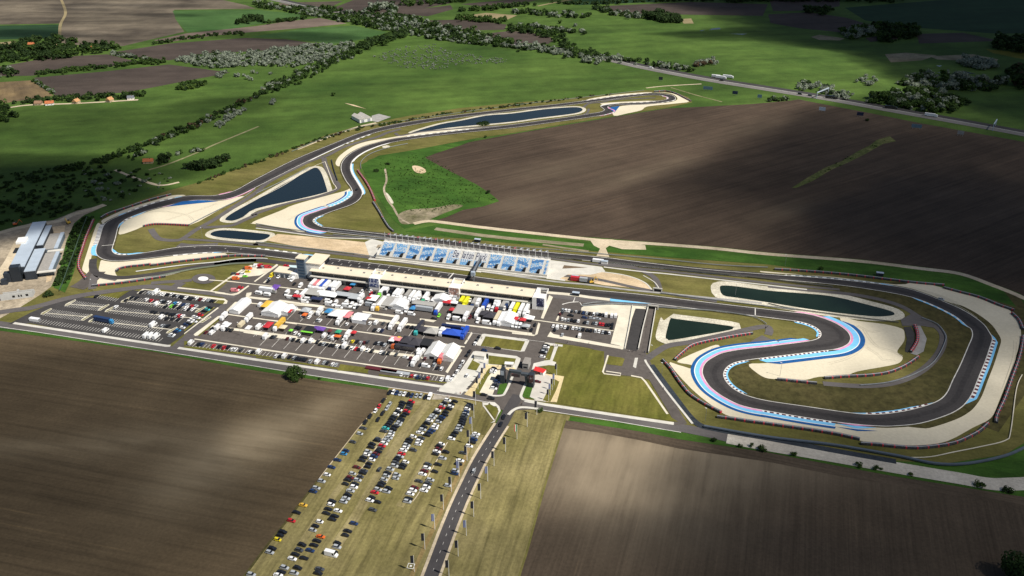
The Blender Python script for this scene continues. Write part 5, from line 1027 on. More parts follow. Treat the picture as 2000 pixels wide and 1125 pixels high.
cars = []      # pending cars: (px, py, colour, kind, angle, zone, key, dirw, wheels)
def add_cars(lst, ang, zone, dirw, key, tile=None, van=(), group='cars parked in the paddock and car parks', z=VZ):
    for q in lst:
        x, y, c = q[0], q[1], q[2]
        if tile: x, y = tile[0] + x/tile[2], tile[1] + y/tile[2]
        kind = q[3] if len(q) > 3 else None
        cars.append((x, y + .5, c, kind, ang, zone, (x if key == 'x' else y), dirw, group, z))
TA, T8, TC, TB, TD = (780,760,9.073), (700,740,9.073), (740,860,9.073), (600,860,9.073), (480,980,7.692)
gg = 'cars parked in the dry grass field'
far, left = 'from the far end', 'from the left'
HA = A1 - .03
def gl(lst, zone, tile, ang=None, key='y', dirw=far): add_cars(lst, HA if ang is None else ang, zone, dirw, key, tile, group=gg, z=.16)
gl([(553,255,'k'),(622,245,'w'),(678,260,'b'),(745,270,'s'),(815,278,'w'),(883,293,'k'),(950,303,'b'),(1030,310,'s'),(1108,313,'s'),(1185,335,'k'),(1265,335,'w','van')], 'in the top grass row under the road', T8, A2+math.pi, 'x', left)
z1 = 'in the grass row along the ploughed field'
gl([(443,393,'k'),(370,497,'r'),(305,575,'w'),(208,677,'k'),(125,780,'k')], z1, T8, ARD+math.pi)
gl([(85,885,'g'),(25,980,'s')], z1, T8)
gl([(810,40,'g'),(690,195,'b'),(650,250,'B'),(540,360,'b'),(435,487,'b'),(355,620,'w'),(258,735,'s'),(162,855,'s'),(110,917,'b')], z1, TB)
gl([(865,60,'q'),(768,170,'k'),(688,293,'r'),(560,465,'k'),(520,515,'k'),(480,577,'y'),(400,713,'k'),(363,768,'s'),(85,1105,'s')], z1, TD)
gl([(558,455,'s'),(508,530,'s'),(430,622,'k'),(348,730,'k')], 'in the short second grass row', T8, ARD+math.pi)
z3 = 'field side of third grass row'; z4 = 'road side of third grass row'
gl([(787,430,'k'),(770,472,'k'),(750,515,'k'),(723,560,'w'),(697,600,'k'),(665,640,'w'),(628,685,'k'),(600,728,'k'),(572,770,'k'),(545,805,'k'),(508,845,'k'),(485,885,'t'),(448,938,'g'),(350,1075,'g'),(330,1105,'k')], z3, T8)
gl([(1155,80,'k'),(1130,135,'k'),(1080,215,'s'),(1050,265,'w'),(1005,315,'k'),(970,370,'k'),(880,490,'m'),(805,600,'s'),(762,670,'m'),(720,715,'k'),(680,785,'k')], z3, TB)
gl([(1300,5,'k'),(1280,52,'w'),(1243,120,'k'),(1213,183,'k'),(1112,308,'w'),(1050,375,'k'),(1010,435,'s'),(850,657,'k'),(805,735,'g'),(750,800,'k'),(702,865,'w'),(585,1000,'s'),(540,1065,'k'),(490,1112,'w')], z3, TD)
gl([(940,418,'r'),(915,455,'k'),(908,492,'k'),(893,530,'g'),(855,588,'r'),(845,628,'k'),(797,665,'k'),(762,720,'k'),(745,752,'k'),(725,785,'s'),(700,820,'s'),(655,855,'k'),(620,905,'k'),(590,958,'s'),(575,1005,'w'),(540,1055,'s'),(490,1100,'s')], z4, T8)
gl([(1365,68,'w'),(1325,108,'r'),(1300,155,'g'),(1262,210,'k'),(1220,255,'m'),(1185,300,'b'),(1145,355,'w'),(1100,425,'k'),(1070,482,'k'),(1010,550,'g'),(985,590,'k'),(945,655,'g'),(893,715,'s'),(850,785,'k'),(828,840,'w'),(770,905,'s'),(725,980,'k'),(690,1040,'s'),(645,1100,'s')], z4, TB)
gl([(1388,145,'w'),(1340,225,'k'),(1300,275,'k'),(1128,533,'o'),(1072,597,'k'),(1028,662,'k'),(970,740,'b'),(878,857,'k'),(782,1005,'k'),(730,1082,'s')], z4, TD)
gl([(1280,525,'g')], 'driving alone between the grass rows', TB, ARD)
z5 = 'field side of fourth grass row'; z6 = 'road side of fourth grass row'
gl([(1580,390,'w'),(1528,440,'k'),(1485,480,'s'),(1475,520,'r'),(1408,570,'w'),(1382,612,'k'),(1335,660,'s'),(1300,700,'s'),(1258,750,'w'),(1217,800,'k'),(1165,862,'k'),(1138,908,'s'),(1090,965,'w')], z5, T8)
gl([(245,850,'w'),(183,905,'k'),(155,950,'k')], z5, TA)
gl([(490,100,'s'),(470,145,'w'),(430,190,'w'),(405,250,'r'),(375,300,'s'),(345,320,'k'),(315,355,'k'),(295,405,'g'),(275,465,'s'),(200,525,'s'),(155,590,'k'),(130,640,'s'),(90,705,'s'),(60,770,'k'),(30,815,'k')], z5, TC)
gl([(1255,880,'s'),(1200,935,'r'),(1150,1025,'k'),(1110,1075,'w')], z5, TB)
gl([(1115,1020,'g'),(1090,1085,'k'),(1625,335,'b'),(1535,450,'k'),(1497,512,'k'),(1380,630,'k'),(1372,690,'s'),(1320,760,'k'),(1290,805,'w','camper van'),(1908,130,'g')], 'in the sparse end of fourth grass row', TD)
gl([(1712,412,'k'),(1655,462,'k'),(1632,500,'w'),(1600,545,'k'),(1550,600,'k'),(1530,650,'k'),(1480,690,'b'),(1450,725,'k'),(1418,770,'s'),(1370,835,'w'),(1345,880,'w'),(1303,925,'b'),(1265,960,'b'),(1213,1008,'k')], z6, T8)
gl([(388,880,'g'),(355,930,'w'),(330,985,'w')], z6, TA)
gl([(610,185,'g'),(475,395,'w'),(430,455,'k'),(410,500,'k'),(320,625,'s'),(295,685,'s'),(175,865,'k'),(135,920,'s')], z6, TC)
gl([(1250,1105,'k')], z6, TB)
z7 = 'in the fifth grass row'
gl([(1250,285,'k'),(1222,315,'g'),(1200,362,'w'),(1185,412,'b'),(1170,455,'s'),(1147,500,'g'),(1130,545,'k'),(1117,590,'k'),(1105,632,'k'),(1070,680,'s'),(1045,735,'s'),(997,785,'k'),(957,835,'k'),(922,888,'w'),(745,985,'w')], z7, TA)
gl([(1070,120,'k'),(1055,165,'m'),(1027,210,'w'),(1000,255,'k'),(1185,220,'k'),(1130,330,'s'),(1050,440,'k'),(990,565,'k'),(870,435,'g'),(848,498,'w'),(810,555,'m'),(775,610,'w'),(712,735,'g'),(910,710,'s'),(870,780,'g'),(840,840,'w'),(798,900,'w'),(635,850,'m'),(600,900,'w'),(555,960,'w'),(530,1045,'k'),(505,1095,'s')], z7, TC)
z8 = 'in the grass row by the entry road'
gl([(1360,805,'w'),(1330,850,'s'),(1320,905,'b'),(1290,955,'k'),(1235,1020,'w')], z8, TA)
gl([(1490,235,'g'),(1440,370,'w'),(1410,430,'k'),(1355,555,'s'),(1340,600,'b'),(1220,810,'s')], z8, TC)
mv = 'cars on the roads'
add_cars([(1680,555,'s')], ARD, 'driving on the entry road', far, 'y', TC, group=mv); add_cars([(1850,510,'k'),(1795,640,'k')], ARD+math.pi, 'queueing at the top of the entry road', far, 'y', TA, group=mv, z=.4)
add_cars([(1495,115,'k'),(1625,180,'k')], A1, 'on the south road left of the junction', left, 'x', TA, group=mv, z=.36)
S5, S6, S7, T66 = (360,580,9.073), (560,590,9.073), (740,620,9.073), (500,660,9.073)
zs = 'in the long kerbside row above the south road'; UP = A2
add_cars([(125,825,'w','van'),(265,850,'k'),(320,850,'b'),(520,880,'r'),(625,895,'k'),(710,910,'r'),(785,900,'k'),(855,940,'w'),(910,945,'w'),(1010,950,'g'),(1165,985,'w'),(1215,990,'k'),(1325,985,'w','van'),(1630,1060,'w'),(1690,1065,'k'),(1780,1065,'w','van'),(1870,1080,'k'),(1950,1090,'s')], UP, zs, left, 'x', S5)
add_cars([(725,375,'k'),(780,385,'k'),(830,390,'k'),(880,400,'k'),(965,430,'s'),(1090,440,'w','van'),(1210,450,'s'),(1270,455,'k'),(1360,480,'w'),(1420,490,'s')], UP, zs, left, 'x', T66)
add_cars([(410,1020,'w'),(585,1050,'r'),(645,1055,'w'),(690,1075,'b'),(740,1080,'g'),(810,1085,'g'),(870,1090,'r'),(1110,1110,'w'),(1225,1105,'w','van'),(1280,1115,'w')], UP, zs, left, 'x', S7)
zp = 'below the pale divider in the lowest paddock row'
add_cars([(120,680,'k'),(205,690,'k'),(300,700,'w','van'),(365,710,'k'),(440,705,'w','van'),(550,720,'k','off-roader'),(600,755,'k'),(660,755,'s'),(715,765,'k'),(775,775,'k'),(835,780,'k'),(900,795,'w'),(965,800,'k'),(1035,790,'w','camper van'),(1085,820,'k'),(1165,830,'w'),(1230,840,'r'),(1275,850,'k'),(1355,845,'w','van'),(1435,865,'w'),(1515,880,'k'),(1675,900,'w'),(1725,920,'g'),(1805,920,'k'),(1945,940,'g')], UP, zp, left, 'x', S6)
add_cars([(385,640,'m'),(510,570,'k'),(770,590,'k'),(840,600,'k'),(1560,720,'k'),(1610,720,'g'),(1830,750,'m'),(1890,750,'w'),(500,650,'w','van'),(1450,720,'w','camper van'),(600,560,'w','camper van'),(715,580,'w','van')], UP, zp, left, 'x', S5)
add_cars([(1435,510,'s'),(1330,550,'w','camper van')], UP, 'near the orange-roofed truck', left, 'x', S5)
add_cars([(180,460,'k'),(235,475,'k'),(225,590,'w'),(155,560,'w'),(675,610,'w','van'),(755,630,'s'),(835,650,'w','van'),(1010,680,'w'),(1170,710,'y'),(1250,710,'k'),(1315,730,'s'),(1375,730,'m'),(1440,720,'g'),(1580,740,'k'),(1640,745,'s'),(1740,770,'s'),(1690,750,'k')], UP, 'in the middle row of the south paddock', left, 'x', S6)
add_cars([(270,270,'w'),(400,280,'w'),(440,220,'w','van'),(550,330,'s'),(590,340,'w'),(1050,280,'w','van'),(1190,310,'w','van'),(1070,400,'w'),(1150,460,'k'),(1475,385,'w'),(1590,380,'w','van'),(1715,390,'g'),(1560,510,'k'),(1635,505,'w'),(1690,520,'n'),(1820,400,'k')], UP, 'in the upper row of the south paddock', left, 'x', S6)
add_cars([(515,175,'k'),(585,185,'k'),(640,195,'g')], UP, 'between the white and dark trailers, south paddock', left, 'x', S7)
add_cars([(560,735,'m'),(740,850,'k'),(820,740,'m'),(1000,780,'k'),(985,850,'s'),(1040,905,'k'),(1110,920,'w'),(1245,740,'k'),(705,610,'w','van'),(790,610,'w','van')], UP, 'near the big white marquee', left, 'x', S7)
add_cars([(475,720,'w'),(835,880,'w','van')], A1, 'parked sideways near the big white marquee', left, 'x', S7)
add_cars([(1490,800,'w'),(1440,880,'s'),(1390,970,'w'),(1330,1050,'w')], UP, 'along the paving left of the gate plaza', far, 'y', S7); add_cars([(1610,610,'k'),(1570,680,'k'),(1780,350,'k'),(1740,410,'g'),(1705,475,'w')], UP, 'along the kerb between paddock and lawn', far, 'y', S7)
add_cars([(1870,595,'b')], A1, 'crossing below the grass rectangle', left, 'x', S7); add_cars([(655,380,'k')], A1, 'turning below the grass rectangle', left, 'x', (900,640,9.073))
gz = (900,640,9.073)
add_cars([(590,735,'k'),(580,770,'w'),(555,805,'w'),(690,885,'k'),(665,915,'k'),(640,970,'b'),(650,945,'k'),(620,1020,'g'),(600,1050,'k'),(580,1090,'w')], A1, 'in the little car park left of the gate', far, 'y', gz)
add_cars([(1520,325,'k'),(1510,355,'w'),(1480,410,'g'),(1470,440,'s'),(1450,455,'k'),(1445,525,'w')], A1, 'beside the narrow lawn right of the crossroads', far, 'y', gz)
add_cars([(1360,970,'m')], A1, 'parked on the plaza right of the gate', left, 'x', gz); add_cars([(110,860,'w')], UP, 'on the left gate plaza', left, 'x', gz)
RT = (1000,540,9.073)
add_cars([(900,600,'s'),(955,610,'w'),(1010,618,'w'),(1063,625,'g'),(1135,635,'s'),(1198,643,'k'),(1265,655,'b'),(1322,660,'s'),(1378,668,'k'),(1450,675,'w'),(1508,670,'s'),(1555,685,'k'),(1610,690,'g'),(1668,700,'w','van'),(1770,715,'w','van'),(1835,715,'w','van')], UP, 'in the top row of the east car park', left, 'x', RT)
add_cars([(895,650,'g'),(850,680,'m')], UP, 'at the upper left of the east car park', left, 'x', RT)
add_cars([(1040,705,'k'),(1285,740,'b'),(1410,750,'s'),(1520,760,'s')], A1, 'sideways in the east car park lane', left, 'x', RT)
add_cars([(893,765,'w'),(945,778,'w'),(1000,783,'s'),(1057,785,'k'),(1115,800,'k'),(1175,800,'w'),(1290,828,'k'),(1340,830,'s'),(1445,840,'g'),(1492,845,'s'),(1560,850,'r'),(1612,860,'r'),(1670,870,'k'),(1720,870,'k'),(1780,860,'k'),(1770,920,'k')], UP, 'in the second row of the east car park', left, 'x', RT)
add_cars([(730,890,'w'),(805,920,'w','van'),(875,895,'w'),(940,910,'w'),(990,925,'k'),(1080,925,'w'),(1140,930,'w'),(1197,940,'s'),(1262,955,'k'),(1335,965,'k'),(1400,970,'k'),(1480,975,'w'),(1542,985,'w'),(1610,1000,'s'),(1660,1005,'k'),(1725,1015,'w'),(760,960,'k')], UP, 'in the third row of the east car park', left, 'x', RT)
add_cars([(890,1045,'s'),(1200,1070,'w','van')], UP, 'in the lowest lane of the east car park', left, 'x', RT)
LT = (240,550,10)
gw = 'cars parked in the western car park'
def wl_(lst, zone, ang=UP): add_cars(lst, ang, zone, left, 'x', LT, group=gw)
wl_([(370,215,'k'),(520,230,'s'),(595,250,'w'),(665,220,'w','camper van'),(745,250,'w'),(795,260,'w'),(870,270,'k'),(960,265,'w'),(1000,285,'k'),(1070,295,'s'),(1130,305,'k'),(1175,320,'k'),(1235,325,'w'),(1290,340,'k'),(1345,350,'k'),(1440,335,'w'),(1520,360,'m'),(1590,365,'w'),(1680,370,'s'),(1735,385,'k'),(1780,390,'k')], 'in the top row of the western car park')
wl_([(68,378,'k'),(180,325,'k'),(280,335,'k'),(465,360,'w'),(560,380,'r'),(655,390,'m'),(770,400,'s'),(810,410,'k'),(905,420,'w'),(1020,435,'B'),(1100,440,'w'),(1185,465,'b'),(1260,465,'s'),(1350,490,'r'),(1430,490,'s')], 'in the second row of the western car park')
wl_([(670,450,'w','van'),(840,500,'k'),(955,490,'l'),(1020,495,'k'),(1110,525,'k'),(1245,515,'w'),(1230,548,'w'),(1300,555,'k'),(1370,550,'w')], 'in the third row of the western car park')
wl_([(575,605,'k'),(650,620,'k'),(770,630,'k'),(860,640,'k'),(935,655,'k'),(1000,660,'k'),(1070,670,'s'),(1110,680,'r'),(1170,685,'w')], 'in the fourth row of the western car park')
wl_([(770,710,'w','van'),(865,735,'k'),(970,745,'k'),(1085,755,'k')], 'in the fifth row of the western car park'); wl_([(600,860,'w','camper van'),(780,880,'s'),(840,880,'g'),(890,880,'k')], 'in the lowest row of the western car park')
wl_([(1700,525,'k'),(1650,560,'t'),(1600,590,'k'),(1520,665,'r'),(1410,700,'w'),(1460,720,'w'),(1350,760,'w'),(1310,795,'w'),(1400,790,'w'),(1290,840,'k'),(1230,850,'b'),(1170,910,'w'),(1080,965,'B'),(1040,990,'b'),(970,1050,'w'),(940,1080,'s')], 'in the slanted east row of the western car park', A1)
add_cars([(470,1075,'w','camper van'),(560,1080,'w','camper van'),(660,1090,'w','camper van')], UP, 'below the western car park', left, 'x', LT, group=gw)
add_cars([(1470,970,'w','van'),(1670,505,'w'),(1290,300,'k')], UP, 'standing alone in the western car park', left, 'x', (60,550,10), group=gw)
# on the circuit, construction site and highway
add_cars([(697,371,'k')], A2, 'on the track in the S bend', left, 'x', group=mv); add_cars([(1838,586,'s')], A1, 'with a trailer on the east loop track', left, 'x', group=mv)
ZP = (500,500,1)
PV = 'vehicles parked in the pit paddock'
def pl(lst, ang, zone): add_cars(lst, ang, zone, left, 'x', None, group=PV)
pl([(587,560,'w','van'),(703,575,'w'),(699,576,'k'),(707,571,'w'),(711,567,'k'),(720,566,'g'),(724,570,'w'),(725,575,'r'),(731,574,'k'),(757,583,'w','van'),(783,586,'w','van'),(819,583,'w','van'),(835,590,'w','van'),(845,592,'w','camper van'),(919,588,'w','van'),(954,604,'w','van'),(962,606,'w','van'),(991,597,'s'),(985,604,'w','van'),(1031,615,'w','van')], UP+math.pi, 'in the pit row in front of the garages')
pl([(565,544,'w'),(571,548,'w','van'),(575,556,'k'),(524,551,'k'),(531,540,'y','van'),(544,542,'w'),(525,547,'s')], UP+math.pi, 'beside the low pavilion')
pl([(561,575,'w','camper van'),(579,576,'w','van'),(656,594,'w','van'),(676,594,'w','van'),(687,598,'w','van'),(694,601,'w','van'),(705,595,'w','van'),(697,602,'k'),(876,622,'w','van'),(883,624,'k'),(933.5,629,'w','van'),(1002,637,'w','van'),(1009,638,'w','van'),(1016,639,'w','van'),(918,621,'m'),(922,615,'g'),(1038,646,'k'),(1045,636,'k'),(857.5,617.5,'l'),(794,608,'w','van'),(1021,638,'g')], UP+math.pi, 'in the middle island of the paddock')
pl([(567.7,583,'w','van'),(596,591.6,'w','van'),(602,586.5,'w','van'),(642,590,'w','van'),(644,597,'w','camper van'),(662.5,602.5,'w','van'),(677,600,'w','camper van'),(722.5,598,'s','camper van'),(780,612.5,'w','van'),(804,615.5,'w','van'),(893,626,'w','camper van'),(951,633.5,'w','camper van'),(506,575,'w','caravan'),(522.5,578,'w','caravan'),(847.6,624,'k'),(749,605,'a','van')], A1, 'sideways at the kerb of the middle island')
pl([(457,536,'g'),(466,537,'r'),(474,537,'w'),(484,532,'y','off-roader'),(486,526,'o','van'),(479,526,'g'),(479,541,'l'),(461,546,'o','van'),(498,522,'w'),(503,521,'w','van'),(510,521,'r','van'),(508,524,'m'),(514,523,'s'),(524,523.5,'r','van'),(470,563,'r'),(459,569,'p','van'),(559,520,'r'),(621,678,'w') if False else (462,568,'w')], A1+.3, 'in the helipad corner yard')
pl([(509,597,'w','van'),(570,603,'w','camper van'),(577,606,'w','van')], UP, 'behind the yellow and white tents')
pl([(426,640.8,'k')], UP, 'beside the white camper at the south paddock corner')
hw = 'vehicles on the highway'
for (x, y, c, k, a, zone) in ((1177,112,'w','truck',R(-35),'behind the shrubs on the highway'),(1400,152,'w','truck',R(-25),'middle of the highway'),(1408,154,'w','truck',R(-25),'trailing on the highway'),(1422,152.5,'w','truck',R(-25),'leading on the highway'),(1818,228,'w','truck',R(-30),'near the overhead sign on the highway'),(1410,158.5,'k','van',R(-25),'on the near highway lane'),(1272,134,'w','van',R(-28),'on the near highway lane'),(1073,97,'w','van',R(-35),'far up the highway'),(795,48,'w','truck',R(-40),'among trees far up the highway'),(937,72,'w','van',R(-38),'among trees far up the highway'),(1562,185,'k','van',R(-25),'on the highway below the gantry'),(1582,188,'g','van',R(-25),'on the highway below the gantry'),(1623,193,'k','truck',R(-25),'on the far highway lane'),(1740,213,'k','truck',R(-27),'on the highway by the dense shrubs')):
    cars.append((x, y, c, k, a, zone, x, left, hw, .3))
TRK = {}
def truck_parts(L, cabw=2.4):
    key = round(L)
    if key in TRK: return TRK[key]
    h = L/2
    t = MB(); t.box(-h,h-2.9,-1.27,1.27,1.0,3.95); t.box(-h+.3,h-2.6,-.5,.5,.55,.98)
    c = MB(); loft(c, [(h-2.55,1.15,1.1,.5,3.3),(h-1.9,1.22,1.15,.45,3.35),(h-.25,1.22,1.12,.45,2.9),(h,1.18,1.08,.5,2.2)])
    g = MB(); g.hexa([(h-.12,-1.0,1.75),(h+.02,-1.0,1.7),(h+.02,1.0,1.7),(h-.12,1.0,1.75),(h-.3,-1.0,2.7),(h-.16,-1.0,2.72),(h-.16,1.0,2.72),(h-.3,1.0,2.7)])
    TRK[key] = (t.mesh('trailer',[paint]), fixn(c.mesh('cab',[paint])), g.mesh('windscreen',[glass])); return TRK[key]
def truck(px, py, L, tc, cc, ang, zone, key, dirw=left, front=True, grp='trucks and trailers in the paddock', z=VZ, kind='truck', lab=None):
    p = G(px, py); d = Vector((math.cos(ang), math.sin(ang), 0))
    if front: p = p - d*(L/2)
    r = empty('lorry' if kind == 'truck' else kind.replace(' ','_'), (p.x, p.y, z), ang); t, c, g = truck_parts(L)
    obj('trailer', t, r, color=VC[tc][1]); obj('cab', c, r, color=VC[cc][1]); obj('windscreen', g, r)
    h = L/2
    for x in (h-1.2, -h+1.2, -h+2.4, h-4.2):
        for y in (-1.05,1.05):
            w = obj('wheel', WHEEL, r, loc=(x,y,0)); w.scale = (1.5,1.4,1.5)
    nm = VC[tc][0] if tc == cc else '%s with %s cab' % (VC[tc][0], VC[cc][0])
    item(r, VC[tc][0], ('%s-cabbed lorry' % VC[cc][0]) if tc != cc else 'lorry', zone, key, dirw, 'truck', grp); return r
PK = 'in the pit row'
DN = A2 + math.pi
for (x, y, L, tc, cc) in ((604,567,12,'w','w'),(611,569,12,'p','w'),(618,569,14,'w','w'),(624,571,14,'R','w'),(630,571,15,'w','w'),(642,572,14,'w','n'),(650,573,15,'w','w'),(740,583,17,'w','l'),(750,579,14,'w','k'),(762,578,14,'k','k'),(767,587,16,'w','w'),(774,589,16,'w','w'),(790,590,14,'a','w'),(798.5,592,14,'w','w'),(807,594,15,'w','w'),(825,595,17,'w','G'),(878,592,9,'w','w'),(886,593,9,'s','w'),(897,601,17,'Y','h'),(905,604,17,'Y','Y'),(921,605,17,'a','b'),(931,601,10,'w','w'),(942,609,17,'R','w'),(969,611,9,'w','r'),(977.6,612,17,'a','g'),(988,604,9,'s','b'),(995,615,16,'w','w'),(1003,618,17,'Y','Y'),(1013,619.5,17,'w','w'),(1023,620.5,17,'w','w'),(971,603,9,'w','w'),(966,602,9,'w','w')):
    truck(x, y, L, tc, cc, DN, PK, x)
for (x, y, L, tc, cc) in ((585,588,13,'w','w'),(700.5,592,9,'w','w'),(736,609,17,'w','q'),(727,609,5.5,'w','w'),(850,617,14,'w','R'),(906,630,10,'w','w'),(929,624,11,'w','w'),(965,637,16,'c','w'),(973,639,16,'w','w')):
    truck(x, y, L, tc, cc, DN, 'in the middle paddock island', x)
truck(524,571.5,14,'w','a',A1,'sideways below the pavilion',0,front=False); truck(825,608,16,'s','R',A1+math.pi,'sideways in the middle island',0,front=False)
for (x, y, L, tc, cc) in ((761,646,16,'w','w'),(779,650,15,'w','w'),(811,657,17,'h','t'),(902,665,14,'R','R'),(536,649,15,'q','w'),(480,631.5,9,'w','w'),(658,637,8,'w','w'),(620,618,8,'w','w'),(859,659,8,'w','w'),(857,713,9,'p','o'),(674,666,9,'w','w'),(814,706,8,'w','w'),(805,718,8,'w','w'),(432,628,8,'w','w'),(434,647,7,'w','w')):
    truck(x, y, L, tc, cc, DN, 'in the south paddock', x)
truck(885.5,646,17,'n','R',A1,'sideways behind the blue canopy',0,front=False); truck(787,684,17,'h','o',A1+math.pi,'sideways under the dark tents',0,front=False); truck(204,630,16,'b','B',A1-.05,'alone across the western car park',0,front=False); truck(1143,552,9,'s','g',A1,'beside the sand heap',0,front=False)
# boxes without a tractor
def boxthing(name, px, L, W, H, ang, c, lab, cat):
    p = G(*px); r = empty(name, (p.x, p.y, VZ), ang); setp(r, lab, cat)
    mb = MB(); mb.box(-L/2,L/2,-W/2,W/2,.3,H); mb.build('body', [paint], r, color=VC[c][1])
    mb = MB(); mb.box(L/2+.003,L/2+.06,-W/2+.1,W/2-.1,.4,H-.1); mb.build('door', [chrome], r)
boxthing('container', (1128,549), 11, 3, 3.4, A1, 'r', 'red container on the sand beside the straight', 'container'); boxthing('container', (69,628), 8, 2.6, 2.6, A1, 'w', 'flat white container at the west corner of the car park', 'container')
boxthing('container', (472,637), 6.5, 2.6, 2.8, A2, 'c', 'cream box trailer left of the white camper, south paddock', 'trailer'); boxthing('container', (485.7,642), 5, 3.4, 1.0, A2, 'w', 'low white flat trailer on the paddock divider', 'trailer')
boxthing('container', (1168,512.5), 9, 2.6, 2.6, A1, 'w', 'white site container by the straight, right of grandstand', 'container')
for i, (x, y, L) in enumerate(((745,724,22),(772,729,20))): boxthing('barrier_stack', (x,y), L, 3.0, 1.0, A1, 'am'[1-i] if False else ('m','s')[i], ('row of rusty red stacked barriers','row of grey stacked barriers')[i]+' beside the south kerb', 'barrier stack')
# excavator on the sand and diggers
def digger(px, ang, c, lab):
    p = G(*px); r = empty('excavator', (p.x, p.y, .3), ang); setp(r, lab, 'excavator', 'excavators')
    mb = MB(); mb.box(-1.8,1.8,-1.4,-.8,0,.8); mb.box(-1.8,1.8,.8,1.4,0,.8); mb.build('track', [rubber], r)
    mb = MB(); mb.box(-2.0,1.2,-1.3,1.3,.85,2.3); mb.build('body', [paint], r, color=VC[c][1])
    mb = MB(); mb.box(.2,1.3,-1.3,0,2.31,3.2); mb.build('cab', [glass], r)
    mb = MB(); mb.taper(1.3,1.8,.2,.7,1.4,3.6,4.1,.2,.7,4.6); mb.taper(3.6,4.1,.25,.65,4.6,5.4,5.7,.25,.65,1.2); mb.build('arm', [paint], r, color=VC[c][1])
digger((1155,553), A1+.6, 'q', 'yellow excavator digging in the sand beside the straight'); digger((31,440), .5, 'o', 'orange excavator above the metal hall'); digger((134,437), 2.4, 'q', 'yellow excavator on the earth right of the metal hall')

# ---------------------------------------------------------------- tents, awnings and canopies
def tent(px, py, w, d, c, style, ang, zone, key, h=2.8, wallc=None, cat='tent', lab=None):
    p = G(px, py); nm = {'gable':'gable_tent','flat':'canopy','pyramid':'gazebo'}[style]
    r = empty(nm, (p.x, p.y, VZ), ang)
    mb = MB()
    if style == 'gable': mb.gable(-w/2,w/2,-d/2,d/2,h,h+d*.16)
    elif style == 'flat': mb.taper(-w/2,w/2,-d/2,d/2,h,-w/2,w/2,-d/2,d/2,h+.25); mb.taper(-w/2+.3,w/2-.3,-d/2+.3,d/2-.3,h+.254,-w/2+.8,w/2-.8,-d/8,d/8,h+.6)
    else: mb.taper(-w/2,w/2,-d/2,d/2,h,-.3,.3,-.3,.3,h+min(w,d)*.32); mb.box(-w/2,w/2,-d/2,d/2,h-.35,h-.004)
    mb.build('roof', [fabric], r, color=VC[c][1])
    if style == 'gable':
        mb = MB(); mb.box(-w/2+.1,w/2-.1,-d/2+.1,-d/2+.2,0,h); mb.box(-w/2+.1,w/2-.1,d/2-.2,d/2-.1,0,h); mb.box(-w/2+.1,-w/2+.2,-d/2+.21,d/2-.21,0,h); mb.build('side_wall', [fabric], r, color=VC[wallc or c][1])
    else:
        for x in (-w/2+.15, w/2-.15):
            for y in (-d/2+.15, d/2-.15):
                mb = MB(); mb.box(x-.08,x+.08,y-.08,y+.08,0,h-.36 if style == 'pyramid' else h-.004); mb.build('post', [chrome], r)
    item(r, VC[c][0], {'gable':'gable tent','flat':'flat canopy','pyramid':'gazebo'}[style], zone, key, left, 'tent', 'tents and canopies in the paddock')
    return r
ms, sp = 'in the middle paddock island', 'in the south paddock'
